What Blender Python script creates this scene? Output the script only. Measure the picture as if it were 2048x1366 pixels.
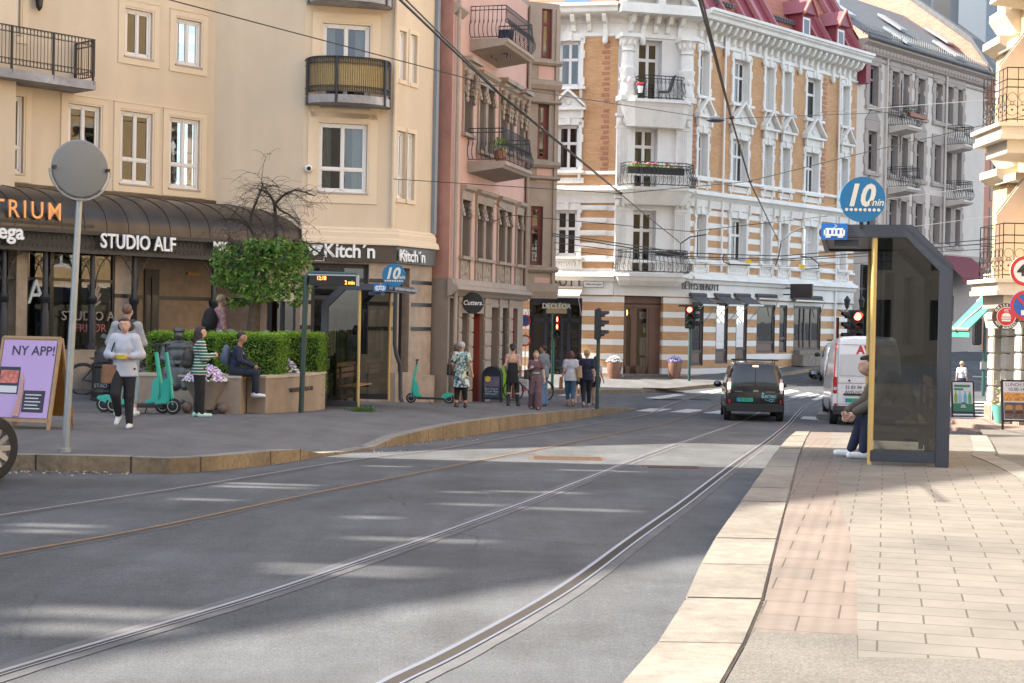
import bpy,math,random
import numpy as np
from mathutils import Vector,Matrix
R=math.radians
S=bpy.context.scene
for o in list(bpy.data.objects):bpy.data.objects.remove(o)
col=S.collection
random.seed(7)
# ------ camera
FPX=3000.0
CAMZ=1.8
PITCH=math.atan(43/FPX);ROLL=0.0195
_f=Vector((0,math.cos(PITCH),-math.sin(PITCH)))
_r0=Vector((1,0,0));_u0=_r0 .cross(_f)
_r=_r0*math.cos(ROLL)+_u0*math.sin(ROLL)
_u=-_r0*math.sin(ROLL)+_u0*math.cos(ROLL)
CAM=Vector((0,0,CAMZ))
cd=bpy.data.cameras.new('camera');cam=bpy.data.objects.new('camera',cd);col.objects.link(cam)
cd.sensor_width=36;cd.lens=FPX/2048*36;cd.clip_end=2000;cd.clip_start=.1
cam.matrix_world=Matrix(((_r.x,_u.x,-_f.x,0),(_r.y,_u.y,-_f.y,0),(_r.z,_u.z,-_f.z,CAMZ),(0,0,0,1)))
S.camera=cam
S.render.resolution_x=1024;S.render.resolution_y=683
# ------ sky, sun, exposure
SUN_EL=42;SUN_AZ=174
w=bpy.data.worlds.new('World');S.world=w;w.use_nodes=True
nt=w.node_tree;bg=nt.nodes['Background']
sky=nt.nodes.new('ShaderNodeTexSky');sky.sky_type='NISHITA';sky.sun_disc=False
sky.sun_elevation=R(SUN_EL);sky.sun_rotation=R(90-SUN_AZ);sky.air_density=1.0;sky.dust_density=1.2;sky.ozone_density=1
hs=nt.nodes.new('ShaderNodeHueSaturation');hs.inputs['Saturation'].default_value=.55;nt.links.new(sky.outputs[0],hs.inputs['Color']);nt.links.new(hs.outputs[0],bg.inputs[0]);bg.inputs[1].default_value=.15
sd=bpy.data.lights.new('sun','SUN');sun=bpy.data.objects.new('sun',sd);col.objects.link(sun)
sd.energy=4.6;sd.angle=R(.5);sd.color=(1,.91,.77)
_sd=Vector((math.cos(R(SUN_EL))*math.cos(R(SUN_AZ)),math.cos(R(SUN_EL))*math.sin(R(SUN_AZ)),math.sin(R(SUN_EL))))
sun.rotation_euler=_sd.to_track_quat('Z','Y').to_euler()
S.view_settings.view_transform='Standard';S.view_settings.look='None'
S.view_settings.exposure=1.9;S.view_settings.gamma=1
try:S.cycles.max_bounces=8;S.cycles.transparent_max_bounces=16
except Exception:pass
# ------ projection helpers (only used to lay the place out in metres)
def ray(px,py):
 return(_f*FPX+_r*(px-1024)-_u*(py-683)).normalized()
def at(px,py,Y):
 d=ray(px,py);return CAM+d*(Y/d.y)
def hz(px):return 640+.0195*(px-1024)
def XY(px,Y):return((px-1024)/FPX*Y,Y)
def pw(y,K):
 if y<=K[0][0]:return K[0][1]
 for(a,b),(c,d)in zip(K,K[1:]):
  if y<=c:
   t=(y-a)/(c-a);return b+(d-b)*t
 return K[-1][1]
ROADK=[(0,.02),(8,0),(13,-.04),(18,-.12),(22,-.24),(27,-.43),(35,-.77),(41,-1.02),(46,-1.16),(50,-1.16),(55,-1.0),(60,-.8),(68,-.45),(74,.02),(80,.42),(92,.78),(120,1.5),(260,3)]
SIDEK=[(0,.2),(18,.1),(23,.05),(27.5,-.08),(32,-.2),(37,-.35),(40,-.46),(46,-.76),(52,-.93),(60,-.75),(70,-.3)]
PLATK=[(0,.27),(12,.25),(18,.2),(24,0.0),(31,-.33),(45,-.98),(50,-1.1),(60,-.75)]
def smooth(K,s=1.2):
 return lambda y:sum(pw(y+o*s,K)for o in(-1,-.5,0,.5,1))/5
zroad=smooth(ROADK);zplat=smooth(PLATK,.8);_zs=smooth(SIDEK)
def ss(t):t=max(0,min(1,t));return t*t*(3-2*t)
def hit(px,py,zf):
 d=ray(px,py);lo=2.0;hi=250.0;prev=lo
 y=lo
 while y<hi:
  p=CAM+d*(y/d.y)
  if p.z<=zf(p.x,p.y):break
  prev=y;y+=.25
 a,b=prev,y
 for _ in range(18):
  m=(a+b)/2;p=CAM+d*(m/d.y)
  if p.z<=zf(p.x,p.y):b=m
  else:a=m
 p=CAM+d*(b/d.y);return Vector((p.x,p.y,zf(p.x,p.y)))
ZR=lambda x,y:zroad(y)
_KB=[(-60,938,.17),(0,938,.17),(70,940,.18),(150,943,.19),(260,946,.19),(340,947,.18),(400,944,.18),(476,937,.18),(540,930,.18),(600,921,.15),(640,914,.05),(700,905,.02),(750,897,.03),(790,891,.14),(840,884.5,.2),(900,877,.27),(960,868.5,.3),(1056,855,.33),(1120,845,.31),(1173,836,.27),(1215,829,.2),(1250,823,.1),(1275,818,.02)]
KERB=[]
for px,py,h in _KB:
 p=hit(px,py,ZR);KERB.append((p.x,p.y,h))
KERB=[(-60,17.9,.17),(-30,17.9,.17),(-12,17.9,.17)]+KERB
def kerbdist(x,y):
 best=1e9;hk=.15;sg=1
 for(a,b,h0),(c,d,h1)in zip(KERB,KERB[1:]):
  vx,vy=c-a,d-b;L=vx*vx+vy*vy
  t=max(0,min(1,((x-a)*vx+(y-b)*vy)/L));qx,qy=a+vx*t,b+vy*t
  dd=math.hypot(x-qx,y-qy)
  if dd<best:best=dd;hk=h0+(h1-h0)*t
 return best,hk
def zside(x,y):
 dd,hk=kerbdist(x,y)
 zk=zroad(y)+hk;zb=_zs(y)+.5*ss((dd-7)/7)
 return zk+(zb-zk)*ss((dd-.25)/2.6)
def zpl(x,y):return zplat(y)
# ------ materials
MATS={}
def mat(name,rgb,rough=.7,metal=0,var=.0,vscale=3.0,bump=0,bscale=40,alpha=None,spec=.5,emit=None,coat=0,trans=0,ior=1.45,stain=0):
 if name in MATS:return MATS[name]
 m=bpy.data.materials.new(name);m.use_nodes=True;n=m.node_tree.nodes;L=m.node_tree.links
 b=n['Principled BSDF'];b.inputs['Base Color'].default_value=(*rgb,1);b.inputs['Roughness'].default_value=rough
 b.inputs['Metallic'].default_value=metal;b.inputs['Specular IOR Level'].default_value=spec
 if coat:b.inputs['Coat Weight'].default_value=coat;b.inputs['Coat Roughness'].default_value=.05
 if trans:b.inputs['Transmission Weight'].default_value=trans;b.inputs['IOR'].default_value=ior
 if emit:b.inputs['Emission Color'].default_value=(*emit[0],1);b.inputs['Emission Strength'].default_value=emit[1]
 if var or bump or stain:
  tc=n.new('ShaderNodeTexCoord');src=tc.outputs['Object']
 if var:
  no=n.new('ShaderNodeTexNoise');no.inputs['Scale'].default_value=vscale;no.inputs['Detail'].default_value=8;no.inputs['Roughness'].default_value=.65
  L.new(src,no.inputs['Vector'])
  rp=n.new('ShaderNodeValToRGB');rp.color_ramp.elements[0].position=.3;rp.color_ramp.elements[1].position=.72
  rp.color_ramp.elements[0].color=(*[max(0,c*(1-var))for c in rgb],1);rp.color_ramp.elements[1].color=(*[min(1,c*(1+var))for c in rgb],1)
  L.new(no.outputs['Fac'],rp.inputs[0]);out=rp.outputs[0]
  if stain:
   n2=n.new('ShaderNodeTexNoise');n2 .inputs['Scale'].default_value=.35;n2 .inputs['Detail'].default_value=6
   mp=n.new('ShaderNodeMapping');mp.inputs['Scale'].default_value=(2.5,2.5,.6);L.new(src,mp.inputs[0]);L.new(mp.outputs[0],n2 .inputs['Vector'])
   r2=n.new('ShaderNodeValToRGB');r2 .color_ramp.elements[0].position=.42;r2 .color_ramp.elements[1].position=.62
   r2 .color_ramp.elements[0].color=(1-stain,)*3+(1,);r2 .color_ramp.elements[1].color=(1,1,1,1)
   mx=n.new('ShaderNodeMix');mx.data_type='RGBA';mx.blend_type='MULTIPLY';mx.inputs['Factor'].default_value=1
   L.new(n2 .outputs['Fac'],r2 .inputs[0]);L.new(out,mx.inputs['A']);L.new(r2 .outputs[0],mx.inputs['B']);out=mx.outputs['Result']
  L.new(out,b.inputs['Base Color'])
 if bump:
  nb=n.new('ShaderNodeTexNoise');nb.inputs['Scale'].default_value=bscale;nb.inputs['Detail'].default_value=5;L.new(src,nb.inputs['Vector'])
  bm=n.new('ShaderNodeBump');bm.inputs['Strength'].default_value=bump;bm.inputs['Distance'].default_value=.02
  L.new(nb.outputs['Fac'],bm.inputs['Height']);L.new(bm.outputs[0],b.inputs['Normal'])
 MATS[name]=m;return m
def brickmat(name,c1,c2,mortar,bw=.24,bh=.075,band=None,white=(.75,.74,.7)):
 """bricks laid on a facade in its own x-z plane; band=(z0, period, duty) lays white courses between them"""
 m=bpy.data.materials.new(name);m.use_nodes=True;n=m.node_tree.nodes;L=m.node_tree.links;b=n['Principled BSDF']
 tc=n.new('ShaderNodeTexCoord');sp=n.new('ShaderNodeSeparateXYZ');L.new(tc.outputs['Object'],sp.inputs[0])
 ad=n.new('ShaderNodeMath');ad.operation='ADD';L.new(sp.outputs[0],ad.inputs[0]);L.new(sp.outputs[1],ad.inputs[1])
 cb=n.new('ShaderNodeCombineXYZ');L.new(ad.outputs[0],cb.inputs[0]);L.new(sp.outputs[2],cb.inputs[1])
 br=n.new('ShaderNodeTexBrick');br.inputs['Scale'].default_value=1;br.inputs['Brick Width'].default_value=bw;br.inputs['Row Height'].default_value=bh
 br.inputs['Mortar Size'].default_value=.008;br.inputs['Color1'].default_value=(*c1,1);br.inputs['Color2'].default_value=(*c2,1);br.inputs['Mortar'].default_value=(*mortar,1)
 L.new(cb.outputs[0],br.inputs['Vector'])
 no=n.new('ShaderNodeTexNoise');no.inputs['Scale'].default_value=1.3;no.inputs['Detail'].default_value=6;L.new(cb.outputs[0],no.inputs['Vector'])
 hv=n.new('ShaderNodeHueSaturation');mr=n.new('ShaderNodeMapRange');mr.inputs['To Min'].default_value=.78;mr.inputs['To Max'].default_value=1.18
 L.new(no.outputs['Fac'],mr.inputs[0]);L.new(mr.outputs[0],hv.inputs['Value']);L.new(br.outputs['Color'],hv.inputs['Color'])
 out=hv.outputs[0]
 if band:
  z0,p,duty=band
  s1=n.new('ShaderNodeMath');s1 .operation='SUBTRACT';s1 .inputs[1].default_value=z0;L.new(sp.outputs[2],s1 .inputs[0])
  s2=n.new('ShaderNodeMath');s2 .operation='DIVIDE';s2 .inputs[1].default_value=p;L.new(s1 .outputs[0],s2 .inputs[0])
  s3=n.new('ShaderNodeMath');s3 .operation='FRACT';L.new(s2 .outputs[0],s3 .inputs[0])
  s4=n.new('ShaderNodeMath');s4 .operation='LESS_THAN';s4 .inputs[1].default_value=duty;L.new(s3 .outputs[0],s4 .inputs[0])
  mx=n.new('ShaderNodeMix');mx.data_type='RGBA';L.new(s4 .outputs[0],mx.inputs['Factor']);L.new(out,mx.inputs['A']);mx.inputs['B'].default_value=(*white,1);out=mx.outputs['Result']
 L.new(out,b.inputs['Base Color']);b.inputs['Roughness'].default_value=.75
 bm=n.new('ShaderNodeBump');bm.inputs['Strength'].default_value=.4;bm.inputs['Distance'].default_value=.01
 iv=n.new('ShaderNodeMath');iv.operation='SUBTRACT';iv.inputs[0].default_value=1;L.new(br.outputs['Fac'],iv.inputs[1]);L.new(iv.outputs[0],bm.inputs['Height']);L.new(bm.outputs[0],b.inputs['Normal'])
 MATS[name]=m;return m
 # ------ mesh builder
SPLIT={'window_surround','stone_band','rusticated_piers','rain_pipe','door','cornice','pink_panel','end_glass','string_courses','stone_pier','carved_ornament','rear_frame','dry_flowers','wheel_arch','bracket','white_band','skylight','name_plate','sign_emblem','entrance_door','stall_riser','side_window','door_notices','food_photo','ball_foot','clamp','canopy_fascia','window_posters','rear_window','timetable','bench_bracket','snow_guard','roof_bar','trim','headlight'}
class MB:
 def __init__(s):s.v=[];s.f=[];s.m=[]
 def add(s,vs,fs,mi=0):
  k=len(s.v);s.v+=[tuple(p)for p in vs];s.f+=[tuple(i+k for i in f)for f in fs];s.m+=[mi]*len(fs);return s
 def box(s,x0,x1,y0,y1,z0,z1,mi=0,faces=None):
  if x0>x1:x0,x1=x1,x0
  if y0>y1:y0,y1=y1,y0
  if z0>z1:z0,z1=z1,z0
  vs=[(x0,y0,z0),(x1,y0,z0),(x1,y1,z0),(x0,y1,z0),(x0,y0,z1),(x1,y0,z1),(x1,y1,z1),(x0,y1,z1)]
  return s.add(vs,[(0,3,2,1),(4,5,6,7),(0,1,5,4),(1,2,6,5),(2,3,7,6),(3,0,4,7)],mi)
 def quad(s,a,b,c,d,mi=0):return s.add([a,b,c,d],[(0,1,2,3)],mi)
 def prism(s,pts,vec,mi=0):
  n=len(pts);a=[Vector(p)for p in pts];b=[p+Vector(vec)for p in a]
  return s.add(a+b,[tuple(range(n))[::-1],tuple(range(n,2*n))]+[(i,(i+1)%n,(i+1)%n+n,i+n)for i in range(n)],mi)
 def px(s,prof,x0,x1,mi=0):
  return s.prism([(x0,y,z)for y,z in prof],(x1-x0,0,0),mi)
 def tube(s,pts,r,n=6,mi=0,cap=True):
  pts=[Vector(p)for p in pts];rs=r if isinstance(r,(list,tuple))else[r]*len(pts);rings=[]
  up=Vector((0,0,1));last=None
  for i,p in enumerate(pts):
   t=(pts[min(i+1,len(pts)-1)]-pts[max(i-1,0)])
   if t.length<1e-9:t=Vector((0,0,1))
   t.normalize()
   if last is None:
    a=t.orthogonal().normalized()
   else:
    a=last-t*last.dot(t)
    a=a.normalized()if a.length>1e-6 else t.orthogonal().normalized()
   last=a;b=t.cross(a)
   rings.append([p+(a*math.cos(2*math.pi*k/n)+b*math.sin(2*math.pi*k/n))*rs[i]for k in range(n)])
  vs=[q for rg in rings for q in rg];fs=[]
  for i in range(len(pts)-1):
   for k in range(n):
    fs.append((i*n+k,i*n+(k+1)%n,(i+1)*n+(k+1)%n,(i+1)*n+k))
  if cap:fs+=[tuple(range(n))[::-1],tuple(range((len(pts)-1)*n,len(pts)*n))]
  return s.add(vs,fs,mi)
 def bar(s,a,b,r,n=4,mi=0):return s.tube([a,b],r,n,mi)
 def lathe(s,prof,c=(0,0,0),n=20,mi=0,axis='z',cap=True):
  vs=[];fs=[]
  for r,z in prof:
   for k in range(n):
    a=2*math.pi*k/n;x,y=r*math.cos(a),r*math.sin(a)
    p={'z':(x,y,z),'y':(x,z,y),'x':(z,x,y)}[axis]
    vs.append((p[0]+c[0],p[1]+c[1],p[2]+c[2]))
  for i in range(len(prof)-1):
   for k in range(n):fs.append((i*n+k,i*n+(k+1)%n,(i+1)*n+(k+1)%n,(i+1)*n+k))
  if cap:fs+=[tuple(range(n))[::-1],tuple(range((len(prof)-1)*n,len(prof)*n))]
  return s.add(vs,fs,mi)
 def ell(s,c,r,n=12,m=8,mi=0):
  if not isinstance(r,(tuple,list)):r=(r,r,r)
  vs=[];fs=[]
  for i in range(m+1):
   t=math.pi*i/m
   for k in range(n):
    a=2*math.pi*k/n;vs.append((c[0]+r[0]*math.sin(t)*math.cos(a),c[1]+r[1]*math.sin(t)*math.sin(a),c[2]+r[2]*math.cos(t)))
  for i in range(m):
   for k in range(n):fs.append((i*n+k,(i+1)*n+k,(i+1)*n+(k+1)%n,i*n+(k+1)%n))
  return s.add(vs,fs,mi)
 def grid(s,P,mi=0):
  nr,nc=len(P),len(P[0]);vs=[q for row in P for q in row]
  return s.add(vs,[(i*nc+j,i*nc+j+1,(i+1)*nc+j+1,(i+1)*nc+j)for i in range(nr-1)for j in range(nc-1)],mi)
 def mesh(s,name,mats,smooth=False,bevel=0):
  me=bpy.data.meshes.new(name);me.from_pydata(s.v,[],s.f)
  for m in(mats if isinstance(mats,(list,tuple))else[mats]):me.materials.append(m)
  me.polygons.foreach_set('material_index',s.m)
  import bmesh
  bm=bmesh.new();bm.from_mesh(me)
  if smooth or bevel:bmesh.ops.remove_doubles(bm,verts=bm.verts,dist=1e-5)
  bmesh.ops.recalc_face_normals(bm,faces=bm.faces)
  if bevel:
   eg=[e for e in bm.edges if len(e.link_faces)==2 and e.calc_face_angle(0)>.5]
   bmesh.ops.bevel(bm,geom=eg,offset=bevel,segments=2,affect='EDGES',clamp_overlap=True)
  bm.to_mesh(me);bm.free()
  if smooth:
   me.polygons.foreach_set('use_smooth',[True]*len(me.polygons))
   if smooth!='all':
    try:me.set_sharp_from_angle(angle=R(38))
    except Exception:pass
  me.update();return me
 def clusters(s,gap=.04):
  par=list(range(len(s.v)))
  def fd(a):
   while par[a]!=a:par[a]=par[par[a]];a=par[a]
   return a
  for f in s.f:
   for q in f[1:]:par[fd(q)]=fd(f[0])
  bx={}
  for i,v in enumerate(s.v):
   r=fd(i);b=bx.setdefault(r,[list(v),list(v)])
   for q in range(3):b[0][q]=min(b[0][q],v[q]);b[1][q]=max(b[1][q],v[q])
  G=[[{r},b]for r,b in bx.items()];ch=True
  while ch:
   ch=False;out=[]
   for g in G:
    for h in out:
     if all(g[1][0][q]<=h[1][1][q]+gap and h[1][0][q]<=g[1][1][q]+gap for q in range(3)):
      h[0]|=g[0];h[1]=[[min(a,b)for a,b in zip(g[1][0],h[1][0])],[max(a,b)for a,b in zip(g[1][1],h[1][1])]];ch=True;break
    else:out.append(g)
   G=out
  if len(G)<2:return[s]
  own={r:k for k,g in enumerate(G)for r in g[0]};res=[MB()for _ in G];mp={}
  for i,v in enumerate(s.v):k=own[fd(i)];mp[i]=len(res[k].v);res[k].v.append(v)
  for f,m in zip(s.f,s.m):k=own[fd(f[0])];res[k].f.append(tuple(mp[i]for i in f));res[k].m.append(m)
  return res
 def build(s,name,mats,parent=None,smooth=False,loc=None,rz=None,bevel=0):
  if name in SPLIT and len(s.f)<4000:
   c=s.clusters()
   if 1<len(c)<60:
    o=[q.build1(name,mats,parent,smooth,loc,rz,bevel)for q in c];return o[0]
  return s.build1(name,mats,parent,smooth,loc,rz,bevel)
 def build1(s,name,mats,parent=None,smooth=False,loc=None,rz=None,bevel=0):
  o=bpy.data.objects.new(name,s.mesh(name,mats,smooth,bevel));col.objects.link(o)
  if parent:o.parent=parent
  if loc is not None:o.location=loc
  if rz is not None:o.rotation_euler=(0,0,rz)
  return o
def tag(o,label=None,cat=None,group=None,kind=None):
 if label:o['label']=label
 if cat:o['category']=cat
 if group:o['group']=group
 if kind:o['kind']=kind
 return o
def thing(name,label,cat,loc=(0,0,0),rz=0,group=None):
 o=bpy.data.objects.new(name,None);col.objects.link(o);o.location=loc;o.rotation_euler=(0,0,rz);o.empty_display_size=.3
 return tag(o,label,cat,group)
def inst(me,name,parent,loc,rz=0,label=None):
 o=bpy.data.objects.new(name,me);col.objects.link(o);o.parent=parent;o.location=loc;o.rotation_euler=(0,0,rz)
 if label:o['label']=label
 return o
def copy_tree(o,parent=None):
 c=o.copy();col.objects.link(c)
 if parent:c.parent=parent
 for ch in[x for x in bpy.data.objects if x.parent==o]:copy_tree(ch,c)
 return c
def textmesh(body,size,ext,m,shear=0,bold=0,sx=1,align='CENTER',space=1.0):
 cu=bpy.data.curves.new('lettering','FONT');cu.body=body;cu.size=size;cu.extrude=ext;cu.shear=shear;cu.offset=bold
 cu.align_x=align;cu.align_y='CENTER';cu.space_character=space;cu.resolution_u=3
 ob=bpy.data.objects.new('lettering',cu);col.objects.link(ob)
 dg=bpy.context.evaluated_depsgraph_get();me=bpy.data.meshes.new_from_object(ob.evaluated_get(dg))
 bpy.data.objects.remove(ob)
 me.transform(Matrix.Diagonal((sx,1,1,1)));me.transform(Matrix.Rotation(R(90),4,'X'))
 me.materials.clear();me.materials.append(m);return me
 # ------ facade frames
class Frame:
 def __init__(s,root,P0,phi):
  s.root=root;s.P=Vector((P0[0],P0[1]));s.phi=R(phi);s.d=Vector((math.cos(s.phi),math.sin(s.phi)));s.n=Vector((math.sin(s.phi),-math.cos(s.phi)))
 def uz(s,px,py,w=0):
  d=ray(px,py);P=s.P+s.n*w;k=(P-Vector((CAM.x,CAM.y))).dot(s.n)/Vector((d.x,d.y)).dot(s.n)
  q=CAM+d*k;return(Vector((q.x,q.y))-P).dot(s.d),q.z
 def u(s,px,w=0):return s.uz(px,640,w)[0]
 def end(s,px):
  t=s.u(px);q=s.P+s.d*t;return(q.x,q.y)
 def W(s,u,w,z):
  q=s.P+s.d*u+s.n*w;return Vector((q.x,q.y,z))
 def loc(s,u=0,w=0,z=0):
  q=s.W(u,w,z);return q-s.root.location
 def put(s,mb,name,mats,smooth=False,bevel=0,label=None):
  o=mb.build(name,mats,s.root,smooth,s.loc(),s.phi,bevel)
  if label:o['label']=label
  return o
 def inst(s,me,name,u,z,w=0,label=None):
  return inst(me,name,s.root,s.loc(u,w,z),s.phi,label)
def wallmb(u0,u1,z0,z1,holes,depth=.2,mb=None,y=0,mi=0,rmi=None):
 mb=mb or MB();rmi=mi if rmi is None else rmi
 us=sorted(set([u0,u1]+[h[0]for h in holes]+[h[1]for h in holes]));zs=sorted(set([z0,z1]+[h[2]for h in holes]+[h[3]for h in holes]))
 us=[a for a in us if u0-1e-6<=a<=u1+1e-6];zs=[a for a in zs if z0-1e-6<=a<=z1+1e-6]
 for a,b in zip(us,us[1:]):
  for c,d in zip(zs,zs[1:]):
   mu,mz=(a+b)/2,(c+d)/2
   if any(h[0]<mu<h[1]and h[2]<mz<h[3]for h in holes):continue
   mb.quad((a,y,c),(b,y,c),(b,y,d),(a,y,d),mi)
 for h in holes:
  a,b,c,d=h[:4];a=max(a,u0);b=min(b,u1)
  mb.quad((a,y,c),(a,y+depth,c),(a,y+depth,d),(a,y,d),rmi);mb.quad((b,y,c),(b,y,d),(b,y+depth,d),(b,y+depth,c),rmi)
  mb.quad((a,y,d),(a,y+depth,d),(b,y+depth,d),(b,y,d),rmi);mb.quad((a,y,c),(b,y,c),(b,y+depth,c),(a,y+depth,c),rmi)
 return mb
 # ====== palette
def roadmat(name,c,patch=.25,crack=.5,sp=.35):
 m=mat(name,c,.9);n=m.node_tree.nodes;L=m.node_tree.links;b=n['Principled BSDF'];tc=n.new('ShaderNodeTexCoord')
 def noise(sc,det,r=.6,mp=None):
  x=n.new('ShaderNodeTexNoise');x.inputs['Scale'].default_value=sc;x.inputs['Detail'].default_value=det;x.inputs['Roughness'].default_value=r;L.new(mp or tc.outputs['Object'],x.inputs['Vector']);return x.outputs['Fac']
 def rng(v,a,b_,c_,d):x=n.new('ShaderNodeMapRange');L.new(v,x.inputs[0]);[setattr(x.inputs[i+1],'default_value',q)for i,q in enumerate((a,b_,c_,d))];return x.outputs[0]
 def mul(a,b_):x=n.new('ShaderNodeMath');x.operation='MULTIPLY';L.new(a,x.inputs[0]);L.new(b_,x.inputs[1]);return x.outputs[0]
 mp=n.new('ShaderNodeMapping');mp.inputs['Rotation'].default_value=(0,0,R(25));mp.inputs['Scale'].default_value=(1.6,.22,1);L.new(tc.outputs['Object'],mp.inputs[0])
 f=mul(rng(noise(.5,8,.7),.38,.62,1-patch*1.2,1+patch*.7),rng(noise(1.3,5,.6,mp.outputs[0]),.35,.7,1-patch*.8,1+patch*.4));f=mul(f,rng(noise(75,3,.85),.32,.68,1-sp*1.2,1+sp*1.5));f=mul(f,rng(noise(38,3,.7),.3,.7,1-sp*.5,1+sp*.5))
 vo=n.new('ShaderNodeTexVoronoi');vo.feature='DISTANCE_TO_EDGE';vo.inputs['Scale'].default_value=.28;wd=n.new('ShaderNodeMix');wd.data_type='VECTOR';wd.inputs['Factor'].default_value=.16
 nz=n.new('ShaderNodeTexNoise');nz.inputs['Scale'].default_value=2.2;nz.inputs['Detail'].default_value=5;L.new(tc.outputs['Object'],nz.inputs['Vector']);L.new(tc.outputs['Object'],wd.inputs['A']);L.new(nz.outputs['Color'],wd.inputs['B']);L.new(wd.outputs['Result'],vo.inputs['Vector'])
 ck=rng(vo.outputs['Distance'],0,.0035,1-crack,1);mk=rng(noise(.3,3),.5,.56,0,1);mx=n.new('ShaderNodeMix');mx.data_type='FLOAT';L.new(mk,mx.inputs['Factor']);mx.inputs['A'].default_value=1;L.new(ck,mx.inputs['B']);f=mul(f,mx.outputs['Result'])
 h=n.new('ShaderNodeHueSaturation');h.inputs['Color'].default_value=(*c,1);L.new(f,h.inputs['Value']);L.new(h.outputs[0],b.inputs['Base Color'])
 bm=n.new('ShaderNodeBump');bm.inputs['Strength'].default_value=.6;bm.inputs['Distance'].default_value=.02;L.new(noise(190,3),bm.inputs['Height']);L.new(bm.outputs[0],b.inputs['Normal']);return m
asphalt=roadmat('asphalt',(.084,.089,.097));asphalt2=roadmat('old_asphalt_pavement',(.122,.120,.122),.18,.6,.25)
granite=mat('granite_kerb',(.21,.20,.18),.8,var=.25,vscale=18,bump=.3,bscale=120,stain=.2)
granite_w=mat('stained_granite_kerb_face',(.27,.205,.125),.85,var=.32,vscale=11,bump=.4,bscale=90,stain=.3)
granite_light=mat('worn_light_granite',(.215,.192,.162),.8,var=.25,vscale=9,bump=.4,bscale=130,stain=.3)
steel=mat('polished_rail_steel',(.42,.44,.48),.38,metal=.9)
rust=mat('rusty_groove',(.026,.020,.016),.9,var=.3,vscale=20)
concrete=mat('rail_joint_concrete',(.098,.098,.105),.9,var=.2,vscale=5,bump=.3,bscale=120,stain=.2)
paintw=mat('road_paint',(.42,.41,.39),.8,var=.16,vscale=12)
black=mat('black_painted_metal',(.018,.019,.022),.45)
darkgrey=mat('anthracite_metal',(.045,.048,.055),.4)
white=mat('white_render',(.74,.73,.70),.8,var=.06,vscale=2,stain=.08)
whitep=mat('white_paint',(.78,.78,.77),.5)
def glassmat(name,tint=.35,refl=.10,rough=.02,wob=.0):
 m=bpy.data.materials.new(name);m.use_nodes=True;n=m.node_tree.nodes;L=m.node_tree.links;n.remove(n['Principled BSDF'])
 out=n['Material Output'];t=n.new('ShaderNodeBsdfTransparent');t.inputs[0].default_value=(tint*.92,tint,tint*.97,1)
 g=n.new('ShaderNodeBsdfGlossy');g.inputs['Roughness'].default_value=rough;g.inputs[0].default_value=(.95,.97,1,1)
 fr=n.new('ShaderNodeFresnel');fr.inputs[0].default_value=1.55;ad=n.new('ShaderNodeMath');ad.operation='MULTIPLY_ADD';ad.inputs[1].default_value=.95;ad.inputs[2].default_value=refl;ad.use_clamp=True
 L.new(fr.outputs[0],ad.inputs[0]);mx=n.new('ShaderNodeMixShader');L.new(ad.outputs[0],mx.inputs[0]);L.new(t.outputs[0],mx.inputs[1]);L.new(g.outputs[0],mx.inputs[2]);L.new(mx.outputs[0],out.inputs[0])
 if wob:
  tc=n.new('ShaderNodeTexCoord');no=n.new('ShaderNodeTexNoise');no.inputs['Scale'].default_value=1.6;L.new(tc.outputs['Object'],no.inputs['Vector'])
  bm=n.new('ShaderNodeBump');bm.inputs['Strength'].default_value=wob;bm.inputs['Distance'].default_value=.05;L.new(no.outputs['Fac'],bm.inputs['Height']);L.new(bm.outputs[0],g.inputs['Normal']);
 MATS[name]=m;return m
glass=glassmat('window_glass',.40,.03,.015,.02)
glass_sh=glassmat('shelter_glass',.25,.03,.01)
glass_car=glassmat('car_glass',.10,.07,.01)
# ====== ground
ys=[-60,-20,0]+[2+i for i in range(0,110)]+[115,125,150,200,300,600,1200]
xs=[-1200,-300,-80,-40,-20]+[-16+2*i for i in range(0,25)]+[40,60,100,300,1200]
g=MB();g.grid([[(x,y,zroad(y))for x in xs]for y in ys]);tag(g.build('road',asphalt,smooth='all'),kind='structure')
BACK=[]
n=len(KERB)
for x,y,h in KERB:BACK.append((x-.72*40,y+.69*40))
def subdiv(K,step=.6):
 out=[]
 for(a,b,h0),(c,d,h1)in zip(K,K[1:]):
  k=max(1,int(math.hypot(c-a,d-b)/step))if a>-8 else 2
  for j in range(k):t=j/k;out.append((a+(c-a)*t,b+(d-b)*t,h0+(h1-h0)*t))
 out.append(K[-1]);return out
B3=[(b[0],b[1],0)for b in BACK]
Ks=[];Bs=[]
for i in range(len(KERB)-1):
 a,c=KERB[i],KERB[i+1];k=max(1,int(math.hypot(c[0]-a[0],c[1]-a[1])/.5))if a[0]>-8 else 3
 for j in range(k):
  t=j/k;Ks.append(tuple(a[q]+(c[q]-a[q])*t for q in range(3)));Bs.append(tuple(BACK[i][q]+(BACK[i+1][q]-BACK[i][q])*t for q in range(2)))
Ks.append(KERB[-1]);Bs.append(BACK[-1])
ts=[0,.004,.008,.014,.02,.03,.045,.06,.08,.1,.13,.17,.22,.28,.35,.43,.52,.64,.8,1]
rows=[]
KI=[]
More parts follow.
